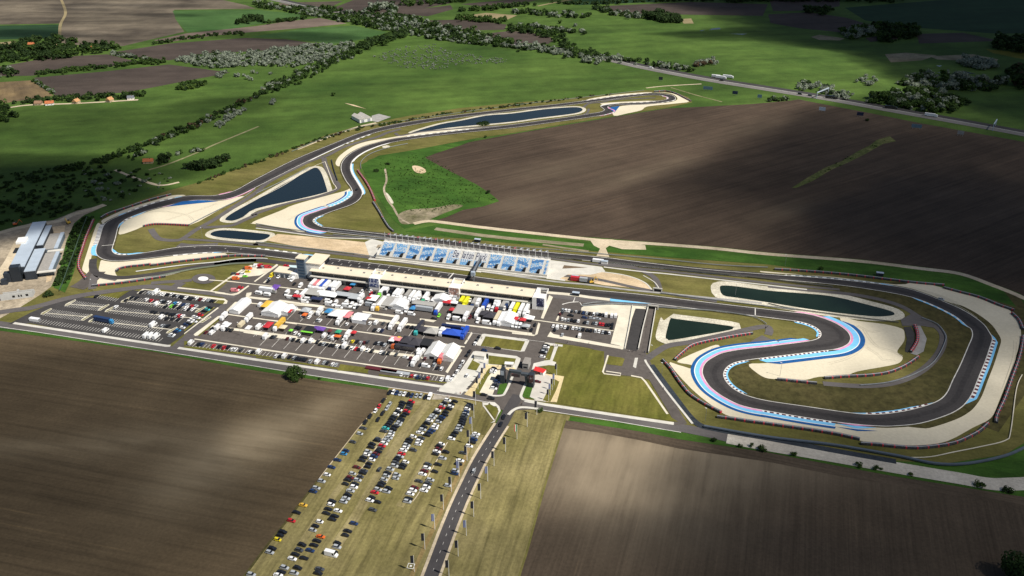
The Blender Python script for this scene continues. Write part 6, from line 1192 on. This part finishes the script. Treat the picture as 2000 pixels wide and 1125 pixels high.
for a in ((863,589,9,13,'w','gable',A2,'in the pit row'),(877,596,4,4,'r','pyramid',A2,'in the pit row'),(873,597,7,3,'r','pyramid',A1,'in the pit row'),(679,570,5,5,'r','pyramid',A1,'in the pit row'),(693,559,4,9,'B','flat',A1,'in the pit row'),(887,597,6,4,'w','pyramid',A1,'in the pit row'),
          (538,568.5,5.5,9,'u','flat',A1,ms),(582,585,7,4,'r','flat',A1,ms),(613,577,12,10,'a','flat',A1,ms),(619.5,590,9,4,'n','flat',A1,ms),(632,578,9,7,'w','gable',A1,ms),(644,581.5,13,8,'w','flat',A1,ms),(672,581.5,14,6,'s','flat',A1,ms),(693,586,8,8,'s','flat',A1,ms),(730,589,9,7,'w','flat',A2,ms),(723.5,590,4,6,'r','flat',A2,ms),(757,595,14,15,'a','flat',A1,ms),(779,599,11,13,'w','gable',A2,ms),(807,608,4,5,'B','pyramid',A1,ms),(829,599.5,18,6,'a','flat',A1,ms),(883,611,4,4,'r','pyramid',A1,ms),(905,612,13,14,'a','flat',A1,ms),(948,619,6,8,'h','pyramid',A2,ms),(957,623,7,9,'h','pyramid',A2,ms),(965.5,622,5,9,'h','pyramid',A2,ms),(991,628,15,13,'w','gable',A2,ms),(1007,629,5,4,'r','flat',A2,ms),(1020.6,631,5,4,'r','pyramid',A1,ms),(1033,627,8,5,'w','pyramid',A1,ms),(1027,643,6,4,'s','pyramid',A1,ms),
          (470,602,19,8,'w','gable',A2,sp),(523,601,10,6,'q','flat',A2,sp),(537.5,609,16,14,'w','gable',A2,sp),(562,610,11,6,'w','gable',A2,sp),(568,615,5,2,'r','flat',A2,sp),(598,612,7,6,'s','pyramid',A1,sp),(596,621,3.5,4,'o','pyramid',A1,sp),(644,614,6,6,'B','pyramid',A1,sp),(652,617,4,4,'n','pyramid',A1,sp),(660,619,12,9,'w','pyramid',A1,sp),(673,619,9,5,'w','flat',A2,sp),(681,622,9,5,'p','flat',A2,sp),(707,626,11,11,'w','gable',A1,sp),(717,628,3,10,'n','flat',A1,sp),(825,650,9,7,'h','pyramid',A1,sp),(843.6,653,10,8,'a','pyramid',A1,sp),(872,651,5,4,'w','flat',A1,sp),(884,656,14,8,'R','pyramid',A1,sp),(525,642,8,5,'r','flat',A2,sp),(554,646,5,5,'c','flat',A2,sp),(569,652,2.6,2.6,'l','pyramid',A1,sp),(608,650,9,7,'k','flat',A1,sp),(600,656,9,1.6,'l','flat',A1,sp),(624,648.5,9,5,'u','pyramid',A1,sp),(645,653,3,3,'m','pyramid',A1,sp),(661.5,654.5,4,4,'G','pyramid',A1,sp),(660,664,3,5,'o','flat',A2,sp),(691.7,656,3.5,3.5,'r','pyramid',A1,sp),(797,671,9,9,'h','pyramid',A1,sp),(812,675,9,9,'h','pyramid',A1,sp),(773,669,5,8,'p','flat',A2,sp),(779,667,3,3,'q','pyramid',A1,sp),(767,670,6,4,'w','flat',A2,sp),(834,676,8,9,'k','flat',A1,sp),(445,642,6,4,'w','flat',A2,sp)):
    tent(*a, key=a[0])
def marquee():
    p = G(864,692); r = empty('marquee', (p.x, p.y, VZ), A2); r.scale = (.8,.84,.8); setp(r, 'largest white marquee with two gables at the east end of the south paddock', 'tent')
    for y in (0, -12.5):
        mb = MB(); mb.gable(-10.5,10.5,y,y+12.4,3.2,6.4); mb.build('roof', [fabric], r, color=(.70,.69,.66))
        mb = MB(); mb.box(-10.4,-10.2,y+.1,y+12.3,0,3.2); mb.tri(Vector((-10.41,y+.1,3.2)),Vector((-10.41,y+6.2,6.3)),Vector((-10.41,y+12.3,3.2))); mb.build('end_wall', [fabric], r, color=(.62,.61,.58))
    for y in (-12.4, 12.1):
        mb = MB(); mb.box(-10.2,10.4,y,y+.2,0,3.2); mb.build('side_wall', [fabric], r, color=(.62,.61,.58))
    mb = MB(); mb.box(-10.5,-10.42,3.5,7.5,0,2.6); mb.build('doorway', [MATS['dark_opening']], r)
marquee()

# ---------------------------------------------------------------- put the cars down: the 300 that show largest one by one
def facing(i): return 0
kinds = list(CARS)
rc = random.Random(11)
rows = []
for (x, y, c, k, ang, zone, key, dirw, grp, z) in cars:
    if k is None: k = rc.choice(kinds)
    rows.append([x, y, c, k, ang, zone, key, dirw, grp, z])
pc = sorted([q for q in rows if q[3] in CARS], key=lambda q: -q[1]); keep = set(id(q) for q in pc[:300]); rest = pc[300:]
def put(mesh_set, q, near):
    x, y, c, k, ang, zone, key, dirw, grp, z = q
    p = G(x, y); j = rc.uniform(-.05,.05); r = empty(('parked_car' if k in CARS else k.replace(' ','_')), (p.x, p.y, z), ang + j)
    o = obj('body', mesh_set[0], r, color=VC[c][1]); o2 = obj('windows', mesh_set[1], r)
    L = mesh_set[2]
    if near:
        for wx in (-L*.30, L*.31):
            for wy in (-.82,.82): obj('wheel', WHEEL, r, loc=(wx,wy,0))
    return r
for q in rows:
    x, y, c, k, ang, zone, key, dirw, grp, z = q
    if k in CARS:
        if id(q) not in keep: continue
        r = put(CARS[k], q, y > 700); item(r, VC[c][0], 'car', zone, key, dirw, 'car', grp)
    elif k in VANS:
        r = put(VANS[k], q, True); item(r, VC[c][0], k, zone, key, dirw, 'van', 'vans and campers')
    elif k == 'caravan':
        r = put((CARAVAN, CARAW, 5.2), q, False); item(r, VC[c][0], k, zone, key, dirw, 'caravan', 'caravans')
    else: truck(x, y, 15, c, c, ang, zone, key, dirw, False, hw, z)
# remaining cars of the western lots as one mass
def flat_paint(c):
    n = 'flat_'+VC[c][0].replace(' ','_')
    return MATS[n] if n in MATS else plain(n, VC[c][1], .35)
mv_, mf_, mm_, mats_ = [], [], [], [glass]
for q in rest:
    x, y, c, k, ang, zone, key, dirw, grp, z = q; m = flat_paint(c)
    if m not in mats_: mats_.append(m)
    p = G(x, y); ca, sa = math.cos(ang), math.sin(ang)
    for ms_, idx in ((CARS[k][0], mats_.index(m)), (CARS[k][1], 0)):
        b = len(mv_)
        mv_ += [(p.x+v.co.x*ca-v.co.y*sa, p.y+v.co.x*sa+v.co.y*ca, z+v.co.z) for v in ms_.vertices]
        for f in ms_.polygons: mf_.append(tuple(b+i for i in f.vertices)); mm_.append(idx)
if rest: setp(obj('parked_cars', mesh_from('parked_cars', mv_, mf_, mats_, mm_)), 'mass of small parked cars in the far car parks and pit paddock', 'cars', None, 'stuff')

# ---------------------------------------------------------------- trees
def leafmat(name, lo, hi):
    m, t, b = nt(name); g = t.nodes.new('ShaderNodeNewGeometry')
    r = ramp(t, g.outputs['Random Per Island'], [(0.0, lo), (1.0, hi)])
    t.links.new(r, b.inputs['Base Color']); b.inputs['Roughness'].default_value = .8; b.inputs['Specular IOR Level'].default_value = .2
    tl = t.nodes.new('ShaderNodeBsdfTranslucent'); t.links.new(r, tl.inputs[0]); mx = t.nodes.new('ShaderNodeMixShader'); mx.inputs[0].default_value = .42
    t.links.new(b.outputs[0], mx.inputs[1]); t.links.new(tl.outputs[0], mx.inputs[2]); t.links.new(mx.outputs[0], t.nodes['Material Output'].inputs[0])
    return m
LEAF = {'s': leafmat('silver_leaves', (.17,.205,.15), (.29,.32,.25)), 'd': leafmat('dark_leaves', (.014,.032,.009), (.042,.075,.018)), 'm': leafmat('mid_green_leaves', (.025,.055,.010), (.065,.115,.022)),
        'l': leafmat('light_green_leaves', (.05,.09,.015), (.10,.15,.03)), 'b': leafmat('brownish_leaves', (.06,.04,.022), (.12,.08,.045))}
bark = plain('bark', (.07,.05,.035), .95, 0, .25, 2)
def crown_pts(rr, n, tall):
    """leaf clumps over several offset lobes; unit tree 1 m tall crown, base at 0.12"""
    lobes = [(Vector((0,0,.55)), .36)] + [(Vector((math.cos(a)*rr.uniform(.15,.34), math.sin(a)*rr.uniform(.15,.34), rr.uniform(.32,.74))), rr.uniform(.16,.27)) for a in [rr.uniform(0,6.28) for _ in range(7)]]
    out = []
    for _ in range(n):
        c, r = rr.choice(lobes); d = Vector((rr.gauss(0,1), rr.gauss(0,1), rr.gauss(0,1))).normalized()
        out.append((c + d*r*rr.uniform(.72,1.06), d))
    return out
def add_leaves(mb, pts, o, sx, sz, leaf, rr):
    for p, d in pts:
        q = Vector((o.x+p.x*sx, o.y+p.y*sx, o.z+p.z*sz)); n = (d + Vector((rr.uniform(-.6,.6), rr.uniform(-.6,.6), rr.uniform(-.2,.7)))).normalized()
        u = n.orthogonal().normalized(); v = n.cross(u); a = rr.uniform(0,6.28); u, v = u*math.cos(a)+v*math.sin(a), v*math.cos(a)-u*math.sin(a)
        s = leaf*rr.uniform(.6,1.3); mb.quad(q-u*s-v*s*.5, q+u*s*.3-v*s, q+u*s+v*s*.6, q-u*s*.4+v*s)
rt2 = random.Random(21)
def tmesh(n, leaf, seed):
    rr = random.Random(seed); mb = MB(); add_leaves(mb, crown_pts(rr, n, 1), Vector((0,0,0)), 1.0, 1.0, leaf, rr); return mb
CR = {k: [tmesh(150, .085, 40+i).mesh('crown', [LEAF[k]]) for i in range(4)] for k in LEAF}
tk = MB(); tk.cyl(0,0,0,.55,.045,6,0,.02)
for a in (0.4,2.5,4.4):
    e = Vector((math.cos(a)*.22, math.sin(a)*.22, .6)); tk.quad(Vector((-.012,0,.32)), Vector((.012,0,.32)), e+Vector((.006,0,0)), e-Vector((.006,0,0)))
TRUNK = tk.mesh('trunk', [bark])
KN = {'s':'silver-leaved','d':'dark green','m':'green','l':'light green','b':'brownish'}
def tree(px, py, w, h, k, label=None, cat='tree', grp=None, name='tree'):
    p = G(px, py); r = empty(name, (p.x, p.y, 0.0), rt2.uniform(0,6.28)); r.scale = (w, w, h)
    obj('trunk', TRUNK, r); obj('crown', rt2.choice(CR[k]), r)
    setp(r, label, cat, grp); return r
def bush(px, py, w, h, k, lab, n=500, name='bush', cat='bush'):
    p = G(px, py); rr = random.Random(int(px*7+py)); r = empty(name, (p.x, p.y, .1)); setp(r, lab, cat)
    mb = MB(); add_leaves(mb, crown_pts(rr, n, 1), Vector((0,0,-.1*h)), w, h, .035*(w+h)/2*2.2*(220/n)**.4, rr); mb.build('crown', [LEAF[k]], r)
    mb = MB(); mb.cyl(0,0,0,h*.5,.03*w+.06,6,0,.03); mb.build('trunk', [bark], r)
bush(579,738,13.5,10.5,'m','large round green tree beside the south road at the field edge',1500,'roadside_tree','tree')
bush(1055.5,805,4.2,3.6,'m','small round bush beside the south road right of the junction',500)
for x, y, w, h, lab in ((624,741,3,1.8,'low dark shrub in the green verge right of the big tree'),(1395,862,5,3.4,'dark bush where the gravel road begins'),(1446,873,4,3.6,'left one of two slim bushes beside the gravel road'),(1467,873,3.4,4.2,'slim upright bush next to the biggest gravel road bush'),(1489,880,8,5,'biggest bush cluster beside the gravel road'),(1549,889,5,3.6,'bush alone on the verge below the gravel road bend'),(1676,911,6.5,4,'wide bush beside the gravel road, midway to the corner'),(1709,916,5,4,'pointed bush right of the wide gravel road bush'),(1720,917,3,2.2,'low shrub touching the pointed roadside bush'),(1778,928,4,2.8,'small bush before the grassy slope, lower right'),(1912,952,9,4.2,'long bush near the right end of the gravel road'),(1968,962,9,4.5,'dark bush at the far right end of the verge')):
    bush(x, y, w*.8, h*.8, 'd' if 'dark' in lab else 'm', lab)
bush(1988,1130,20,19,'d','tall dark trees cut by the lower right corner',1800,'corner_tree','tree')
bush(95,578,9,4.5,'d','dark shrubs at the foot of the weedy strip by the lot',500)
bush(1603,527.5 if False else 527,5.5,3,'m','rounded green shrub on the back straight verge'); bush(948,269,4,3.4,'m','lone shrub at the upper field corner by the straight'); bush(953,378,5,4,'d','dark shrub at the tip of the green triangle'); bush(757,322,6,3,'d','dark shrub near the dirt path in the green triangle'); bush(735,335,8,3,'d','dark shrub patch left of the sand heap')
bush(1693,236,6,4,'d','dark shrub beside the billboard in the dark field')
bush(944,242,18,3,'d','reedy islet in the long upper pond',900,'reed_islet','reeds')
allt = []        # (px, py, width m, height m, kind, belt phrase)
rb = random.Random(5)
def inside(x, y, poly):
    c = False; n = len(poly); j = n-1
    for i in range(n):
        (xi, yi), (xj, yj) = poly[i], poly[j]
        if (yi > y) != (yj > y) and x < (xj-xi)*(y-yi)/(yj-yi)+xi: c = not c
        j = i
    return c
def area(poly, n, kinds_, w0, w1, belt, hr=.8):
    xs = [p[0] for p in poly]; ys = [p[1] for p in poly]; k = 0; tries = 0
    while k < n and tries < n*40:
        tries += 1; x, y = rb.uniform(min(xs),max(xs)), rb.uniform(min(ys),max(ys))
        if inside(x, y, poly):
            w = rb.uniform(w0,w1)*rb.choice((.55,.75,.9,1,1.15,1.35)); allt.append((x,y,w,w*rb.uniform(hr*.8,hr*1.25),rb.choice(kinds_),belt)); k += 1
def belt(px, n, spread, kinds_, w0, w1, nm, hr=.8):
    L = [0]
    for a, b in zip(px, px[1:]): L.append(L[-1]+math.hypot(b[0]-a[0], b[1]-a[1]))
    for _ in range(n):
        t = rb.uniform(0, L[-1]); i = max(j for j in range(len(px)-1) if L[j] <= t); f = (t-L[i])/(L[i+1]-L[i])
        x, y = px[i][0]+f*(px[i+1][0]-px[i][0]), px[i][1]+f*(px[i+1][1]-px[i][1]); w = rb.uniform(w0,w1)
        allt.append((x+rb.gauss(0,spread*1.6), y+rb.gauss(0,spread), w, w*rb.uniform(hr*.8,hr*1.25), rb.choice(kinds_), nm))
area([(338,117),(400,106),(500,101),(560,95),(600,88),(690,84),(690,97),(640,117),(570,134),(500,128),(430,135),(380,130)], 820, 'sssssssd', 5, 8, 'silver grove')
belt([(790,70),(740,82),(705,95)], 110, 3, 'dddm', 7, 12, 'meadow hedgerow'); belt([(700,98),(660,115),(620,132),(590,148),(550,165),(520,178)], 230, 5, 'dddmms', 5, 9, 'meadow hedgerow')
belt([(520,178),(500,190),(470,203),(430,225),(400,238),(350,260),(300,280)], 150, 2.6, 'dmdmdsb', 4, 8, 'meadow hedgerow'); belt([(300,278),(250,298),(200,316),(150,328),(100,335)], 60, 2, 'ddm', 4, 8, 'meadow hedgerow')
belt([(478,215),(440,235),(425,250)], 40, 2, 's', 4, 7, 'meadow hedgerow')
area([(-60,345),(60,330),(150,322),(230,330),(215,352),(170,372),(210,390),(130,420),(60,432),(0,438),(-60,450)], 260, 'ddddd', 3, 7, 'western thicket', .42); area([(150,330),(300,330),(340,345),(320,370),(240,390),(190,400),(160,370)], 70, 'dds', 3, 6, 'western thicket', .5)
area([(495,2),(560,14),(640,18),(720,28),(800,33),(860,48),(920,60),(1000,82),(1005,95),(900,86),(820,73),(760,62),(700,50),(640,38),(560,24),(495,14)], 1300, 'ssdddmm', 5, 10, 'highway woods')
belt([(1000,90),(1060,98),(1120,110),(1175,124)], 120, 4, 'sssd', 6, 10, 'highway woods'); belt([(1000,58),(1040,62),(1085,72),(1095,84),(1110,100),(1170,112)], 130, 3.5, 'ddmm', 8, 13, 'far hedges'); belt([(1180,113),(1250,124),(1300,130),(1350,138)], 70, 2.5, 'dsms', 6, 10, 'far hedges'); belt([(1360,128),(1395,120)], 25, 2, 'sb', 7, 10, 'far hedges')
area([(728,110),(790,92),(850,86),(870,98),(930,108),(1000,118),(995,124),(900,126),(860,136),(790,134),(760,124)], 520, 's', 1.8, 3.2, 'meadow shrubs', .6)
area([(1750,165),(1790,147),(1850,145),(1900,155),(1965,160),(1950,178),(1860,178),(1830,178)], 200, 'ssdm', 7, 12, 'eastern scrub'); area([(1680,200),(1735,182),(1800,172),(1870,195),(1895,205),(1870,220),(1840,226),(1790,216)], 230, 'sdmm', 7, 12, 'eastern scrub')
area([(1868,122),(1905,116),(1940,122),(1948,132),(1920,138),(1880,130)], 120, 's', 7, 11, 'eastern scrub'); area([(1640,62),(1680,55),(1712,64),(1700,74),(1655,78)], 90, 'ssm', 8, 14, 'eastern scrub'); area([(1700,54),(1790,50),(1795,72),(1740,84),(1710,82),(1720,68)], 110, 'ddm', 10, 16, 'eastern scrub'); area([(1930,92),(1960,80),(2010,82),(2010,106),(1960,100)], 70, 'd', 12, 18, 'eastern scrub'); area([(1970,145),(2000,136),(2030,140),(2030,178),(1975,175)], 60, 'db', 14, 20, 'eastern scrub')
belt([(1565,166),(1590,172),(1625,182),(1660,192)], 50, 4, 'ssd', 6, 10, 'highway verge'); belt([(1680,160),(1705,165)], 14, 6, 's', 6, 9, 'highway verge'); belt([(1500,197),(1540,195)], 16, 1.5, 'sm', 5, 8, 'highway verge')
area([(1255,31),(1290,27),(1332,38),(1330,46),(1290,44),(1258,37)], 110, 'd', 9, 14, 'far hedges'); belt([(1165,15),(1180,22),(1210,30),(1250,33)], 60, 2, 'dds', 8, 12, 'far hedges'); belt([(1000,25),(1050,27),(1100,32),(1165,33)], 80, 2, 'sdm', 7, 12, 'far hedges'); belt([(1000,56),(1050,54),(1070,60),(1140,64)], 80, 2, 'sd', 7, 11, 'far hedges'); belt([(895,22),(960,18),(1040,10)], 60, 1.5, 'dm', 8, 12, 'far hedges'); belt([(890,36),(935,40),(990,44)], 70, 2, 'm', 8, 12, 'far hedges')
belt([(780,8),(800,10),(880,4),(920,-2)], 50, 2, 'dm', 8, 12, 'far hedges'); belt([(725,20),(760,16),(770,26)], 60, 3, 'ds', 10, 15, 'far hedges'); belt([(1080,7),(1160,9),(1280,3),(1420,2)], 70, 1, 'd', 7, 11, 'far hedges'); belt([(1420,2),(1600,1),(1760,3)], 110, 1.5, 'd', 10, 15, 'far hedges'); belt([(1580,24),(1620,22)], 30, 3, 'd', 10, 15, 'far hedges')
belt([(460,46),(490,42),(515,38)], 26, 2, 'd', 9, 13, 'upper field hedges'); belt([(300,88),(350,78),(420,70),(475,66)], 60, 1.5, 'ddm', 5, 8, 'upper field hedges'); belt([(515,45),(560,42),(600,36)], 40, 1.5, 'dm', 6, 9, 'upper field hedges')
area([(-40,118),(0,96),(60,74),(110,78),(170,86),(245,94),(190,106),(100,118),(40,122),(0,124)], 300, 'dddm', 7, 13, 'upper left village trees'); area([(-40,138),(10,134),(40,145),(20,152),(-40,152)], 40, 'ds', 7, 11, 'upper left village trees')
belt([(65,147),(130,140),(200,132),(260,126),(325,121)], 130, 1.8, 'mmd', 5, 8, 'upper field hedges'); belt([(65,158),(90,172),(110,187)], 36, 1.2, 'sm', 4, 7, 'upper field hedges'); belt([(220,106),(260,114),(290,117)], 26, 1.5, 'sd', 6, 9, 'upper field hedges')
area([(342,176),(350,167),(385,161),(405,161),(403,169),(370,177)], 50, 'dml', 5, 8, 'lane trees'); belt([(30,204),(110,194),(180,192),(280,186)], 90, 2.5, 'ddm', 6, 9, 'lane trees'); area([(-40,210),(10,205),(38,222),(30,238),(-40,242)], 60, 'dm', 7, 11, 'lane trees')
belt([(430,151),(480,150),(500,146),(515,140)], 16, 4, 's', 5, 8, 'lane trees')
area([(305,312),(330,308),(334,316),(310,322)], 14, 'd', 6, 9, 'farm trees'); area([(362,330),(400,312),(440,308),(455,315),(430,326),(380,338)], 46, 'dd', 6, 9, 'farm trees'); belt([(340,305),(360,298),(400,295)], 10, 1.5, 'sm', 4, 6, 'farm trees'); belt([(255,312),(270,303),(290,296)], 12, 3, 'sd', 4, 7, 'farm trees')
belt([(380,362),(440,338),(500,318),(560,296),(620,275),(700,252),(760,243),(850,226),(960,212),(1060,200),(1200,184)], 240, 1.2, 'dmmb', 2.5, 4.5, 'northern circuit hedge', .6)
belt([(525,206),(535,200)], 8, 2, 's', 5, 8, 'meadow hedgerow')
allt += [(1094,46,9,8,'m','far hedges'),(1125,52,10,8,'s','far hedges'),(652,187,7,6,'m','far hedges')]
allt.sort(key=lambda q: -q[2]*scale_at(q[1]))
PH = {'silver grove':'in the pale grove beside the brown fields','meadow hedgerow':'in the hedgerow crossing the western meadows','western thicket':'in the shaded western thicket','highway woods':'in the woods along the far highway','far hedges':'in the far hedges','meadow shrubs':'dotted over the upper meadow','eastern scrub':'in the eastern scrub beyond the highway','highway verge':'on the highway verge','upper field hedges':'in the hedges between the upper left fields','upper left village trees':'in the upper left village wood','lane trees':'near the row of lane houses','farm trees':'around the two red-roofed farmhouses','northern circuit hedge':'in the low hedge along the northern circuit edge'}
for q in allt[:300]:
    x, y, w, h, k, bl = q
    tree(x, y, w, h, k, '%s tree %s' % (KN[k], PH[bl]), 'tree', '%s trees %s' % (KN[k], PH[bl]))
by = {}
for q in allt[300:]: by.setdefault((q[5], q[4]), []).append(q)
for (bl, k), qs in by.items():
    mb = MB(); rr = random.Random(len(qs))
    for (x, y, w, h, _, _) in qs:
        p = G(x, y); n = 48 if w*scale_at(y) > 7 else (40 if k == 's' else 28)
        add_leaves(mb, crown_pts(rr, n, 1), Vector((p.x,p.y,-.05*h)), w, h, .085*w*(150/n)**.45, rr)
    o = mb.build(bl.replace(' ','_') if bl.endswith(('trees','hedges','shrubs','scrub','woods')) else bl.replace(' ','_')+'_foliage', [LEAF[k]])
    setp(o, 'mass of %s trees %s' % (KN[k], PH[bl]), 'trees', None, 'stuff')
# low weeds on the green triangle and the shaded thicket floor
def tufts(name, poly, n, k, lab, s=1.2):
    mb = MB(); rr = random.Random(n); xs = [p[0] for p in poly]; ys = [p[1] for p in poly]
    for _ in range(n*3):
        x, y = rr.uniform(min(xs),max(xs)), rr.uniform(min(ys),max(ys))
        if not inside(x, y, poly): continue
        p = G(x, y); w = s*rr.uniform(.6,1.6); add_leaves(mb, crown_pts(rr, 7, 1), Vector((p.x,p.y,0)), w, w*.6, .35*w, rr)
    setp(mb.build(name, [LEAF[k]]), lab, 'weeds', None, 'stuff')
tufts('weeds', [(740,310),(830,300),(930,362),(970,390),(900,402),(840,415),(790,415),(755,370)], 420, 'm', 'green weeds over the triangle between track and dark field', .9)
tufts('weeds', Z(1500,281,4,[(200,345),(450,190),(700,60),(950,-50),(900,0),(640,140),(350,290)]), 60, 'm', 'weeds on the strip in the dark field', 1.2)
tufts('weeds', [(107,560),(120,515),(140,450),(165,422),(185,425),(160,480),(135,550)], 420, 'd', 'shrubby weeds between the metal hall and the brown verge', 2.2)

# ---------------------------------------------------------------- people
def person_mesh(pose):
    m = bpy.data.meshes.new('person'); s = .16 if pose == 'walk' else .05
    vs = [(0,0,.95),(0,0,1.15),(0,0,1.42),(0,0,1.54),(0,0,1.66),(0,.0,1.75),(0,.10,.90),(s,.11,.5),(s*.6,.11,.06),(s*.6+.14,.11,.03),(0,-.10,.90),(-s,-.11,.5),(-s*2,-.11,.06),(-s*2+.14,-.11,.03),(0,.20,1.40),(-s,.26,1.12),(s*.4,.25,.86),(0,-.20,1.40),(s,-.26,1.12),(s*.9+.1,-.25,.88)]
    es = [(0,1),(1,2),(2,3),(3,4),(4,5),(0,6),(6,7),(7,8),(8,9),(0,10),(10,11),(11,12),(12,13),(2,14),(14,15),(15,16),(2,17),(17,18),(18,19)]
    m.from_pydata(vs, es, []); o = bpy.data.objects.new('person', m); COL.objects.link(o)
    md = o.modifiers.new('skin','SKIN'); rad = [.15,.14,.17,.06,.10,.07,.10,.07,.045,.03,.10,.07,.045,.03,.07,.05,.035,.07,.05,.035]
    for v, r in zip(m.skin_vertices[0].data, rad): v.radius = (r, r*1.1)
    m.skin_vertices[0].data[0].use_root = True
    dg = bpy.context.evaluated_depsgraph_get(); e = bpy.data.meshes.new_from_object(o.evaluated_get(dg)); bpy.data.objects.remove(o)
    mats = [fabric, plain('trousers_%s' % pose,(.03,.035,.05),.8), plain('skin_%s' % pose,(.42,.27,.19),.6)]
    e.materials.clear()
    for k in mats: e.materials.append(k)
    for f in e.polygons: z = f.center.z; f.material_index = 2 if z > 1.5 else (1 if z < .92 else 0)
    e.name = 'person'; return e
PM = {k: person_mesh(k) for k in ('walk','stand')}
hair_b = MB(); hair_b.taper(-.10,.06,-.09,.09,1.70,-.07,.04,-.06,.06,1.82); HAIR = hair_b.mesh('hair', [plain('dark_hair',(.03,.02,.015),.8)])
pl_ = [(1081,677.5,'r','stand','in red on the walkway right of the crossroads'),(1085.5,677.5,'w','walk','in white on the walkway right of the crossroads'),(1088.5,677.5,'k','stand','in black on the walkway right of the crossroads'),(1108,671,'k','walk','walking on the road below the east car park'),(1150,673,'n','stand','in navy on the walkway under the east car park'),(1229,688,'w','stand','in white on the tunnel road apron'),(1236,688.5,'k','walk','in black on the tunnel road apron'),(1262,640,'m','walk','walking on the sunken tunnel road'),(1259,690,'b','walk','in blue at the foot of the tunnel road'),(891,770,'w','stand','in white beside a bicycle on the south road'),(899,771,'r','stand','in red beside a bicycle on the south road'),(857,765,'k','walk','walking on the south road above the grass lot'),(875,777,'p','stand','in pink at the grass lot entrance'),(941,662,'k','walk','on the paving left of the grass rectangle'),(913,665,'k','stand','beside the blue lorry at the kerb'),(973,717,'k','stand','on the path behind the gate car park'),(1047,635,'w','walk','near the middle island corner'),(1020,606,'k','walk','between lorries in the pit row'),(1056,610,'k','stand','on the kerb strip at the pit row end'),(1043,603,'g','walk','near the motorcycles at the pit row end'),(1296,761,'w','stand','in white on the bank beside the dark ditch'),(745,602,'k','walk','crossing the paddock lane'),(1019,792,'k','walk','crossing the junction below the gate')]
for i, (x, y, c, ps, ph) in enumerate(pl_):
    p = G(x, y); r = obj('person', PM[ps], None, (p.x, p.y, .36), rb.uniform(0,6.28), VC[c][1]); obj('hair', HAIR, r)
    setp(r, 'person %s' % ph, 'person', 'people walking and standing about')
bk = MB()
for x in (-.52,.52):
    n = 12
    for k in range(n):
        a, b = 2*math.pi*k/n, 2*math.pi*(k+1)/n
        P = [Vector((x+.33*math.cos(t), s, .34+.33*math.sin(t))) for t in (a,b) for s in (-.02,.02)]; bk.quad(P[0],P[2],P[3],P[1])
BW = bk.mesh('wheels', [rubber]); bf = MB(); bf.taper(-.5,-.42,-.02,.02,.34,.0,.08,-.02,.02,.9); bf.taper(.44,.52,-.02,.02,.34,.30,.38,-.02,.02,1.05); bf.box(-.05,.34,-.02,.02,.82,.88); bf.box(.3,.36,-.28,.28,1.05,1.1); BF = bf.mesh('frame', [chrome])
for (x, y, lab) in ((893,770.5,'bicycle held by the person in white on the south road'),(901,771.5,'bicycle held by the person in red on the south road')):
    p = G(x, y); r = empty('bicycle', (p.x, p.y, .36), A1); obj('frame', BF, r); obj('wheels', BW, r); setp(r, lab, 'bicycle', 'bicycles')

# ---------------------------------------------------------------- unseen clouds above the frame: inferred from shade, some added to darken corners
cm = bpy.data.materials.new('cloud_vapour'); cm.use_nodes = True; cn = cm.node_tree
for n_ in list(cn.nodes):
    if n_.type == 'BSDF_PRINCIPLED': cn.nodes.remove(n_)
vp = cn.nodes.new('ShaderNodeVolumeScatter'); vp.inputs['Color'].default_value = (1,1,1,1); vp.inputs['Density'].default_value = 0.011
cn.links.new(vp.outputs[0], cn.nodes['Material Output'].inputs['Volume'])
import bmesh
CLOUD_Z = 1500.0
def shade_cloud(px, py, rx, ry, rz=90.0, ang=0.0, seed=0):
    g = G(px, py); c = g + SUNV*(CLOUD_Z/SUNV.z)
    bm = bmesh.new(); bmesh.ops.create_icosphere(bm, subdivisions=4, radius=1.0); rr = random.Random(seed)
    from mathutils import noise as mn
    for v in bm.verts:
        d = 1 + .30*mn.noise(v.co*1.6+Vector((seed*3.1,0,0))) + .18*mn.noise(v.co*4+Vector((0,seed*2.3,0))); v.co *= d
    m = bpy.data.meshes.new('shade_cloud'); bm.to_mesh(m); bm.free(); m.materials.append(cm)
    o = obj('shade_cloud', m, None, c, ang); o.scale = (rx, ry, rz); o['kind'] = 'structure'
for a in SHADE_CLOUDS: shade_cloud(*a)

# ---------------------------------------------------------------- labels that single each thing out
ORD = 'first second third fourth fifth sixth seventh eighth ninth tenth eleventh twelfth thirteenth fourteenth fifteenth sixteenth seventeenth eighteenth nineteenth twentieth twenty-first twenty-second twenty-third twenty-fourth twenty-fifth twenty-sixth twenty-seventh twenty-eighth twenty-ninth thirtieth'.split()
gr = {}
for it in ITEMS: gr.setdefault((it[1], it[2], it[3]), []).append(it)
for (c, k, zn), its in gr.items():
    its.sort(key=lambda q: q[4])
    for i, it in enumerate(its):
        b = '%s %s %s' % (c, k, zn)
        if len(its) > 1: b += ', %s %s' % (ORD[min(i, 29)], it[5])
        it[0]['label'] = b
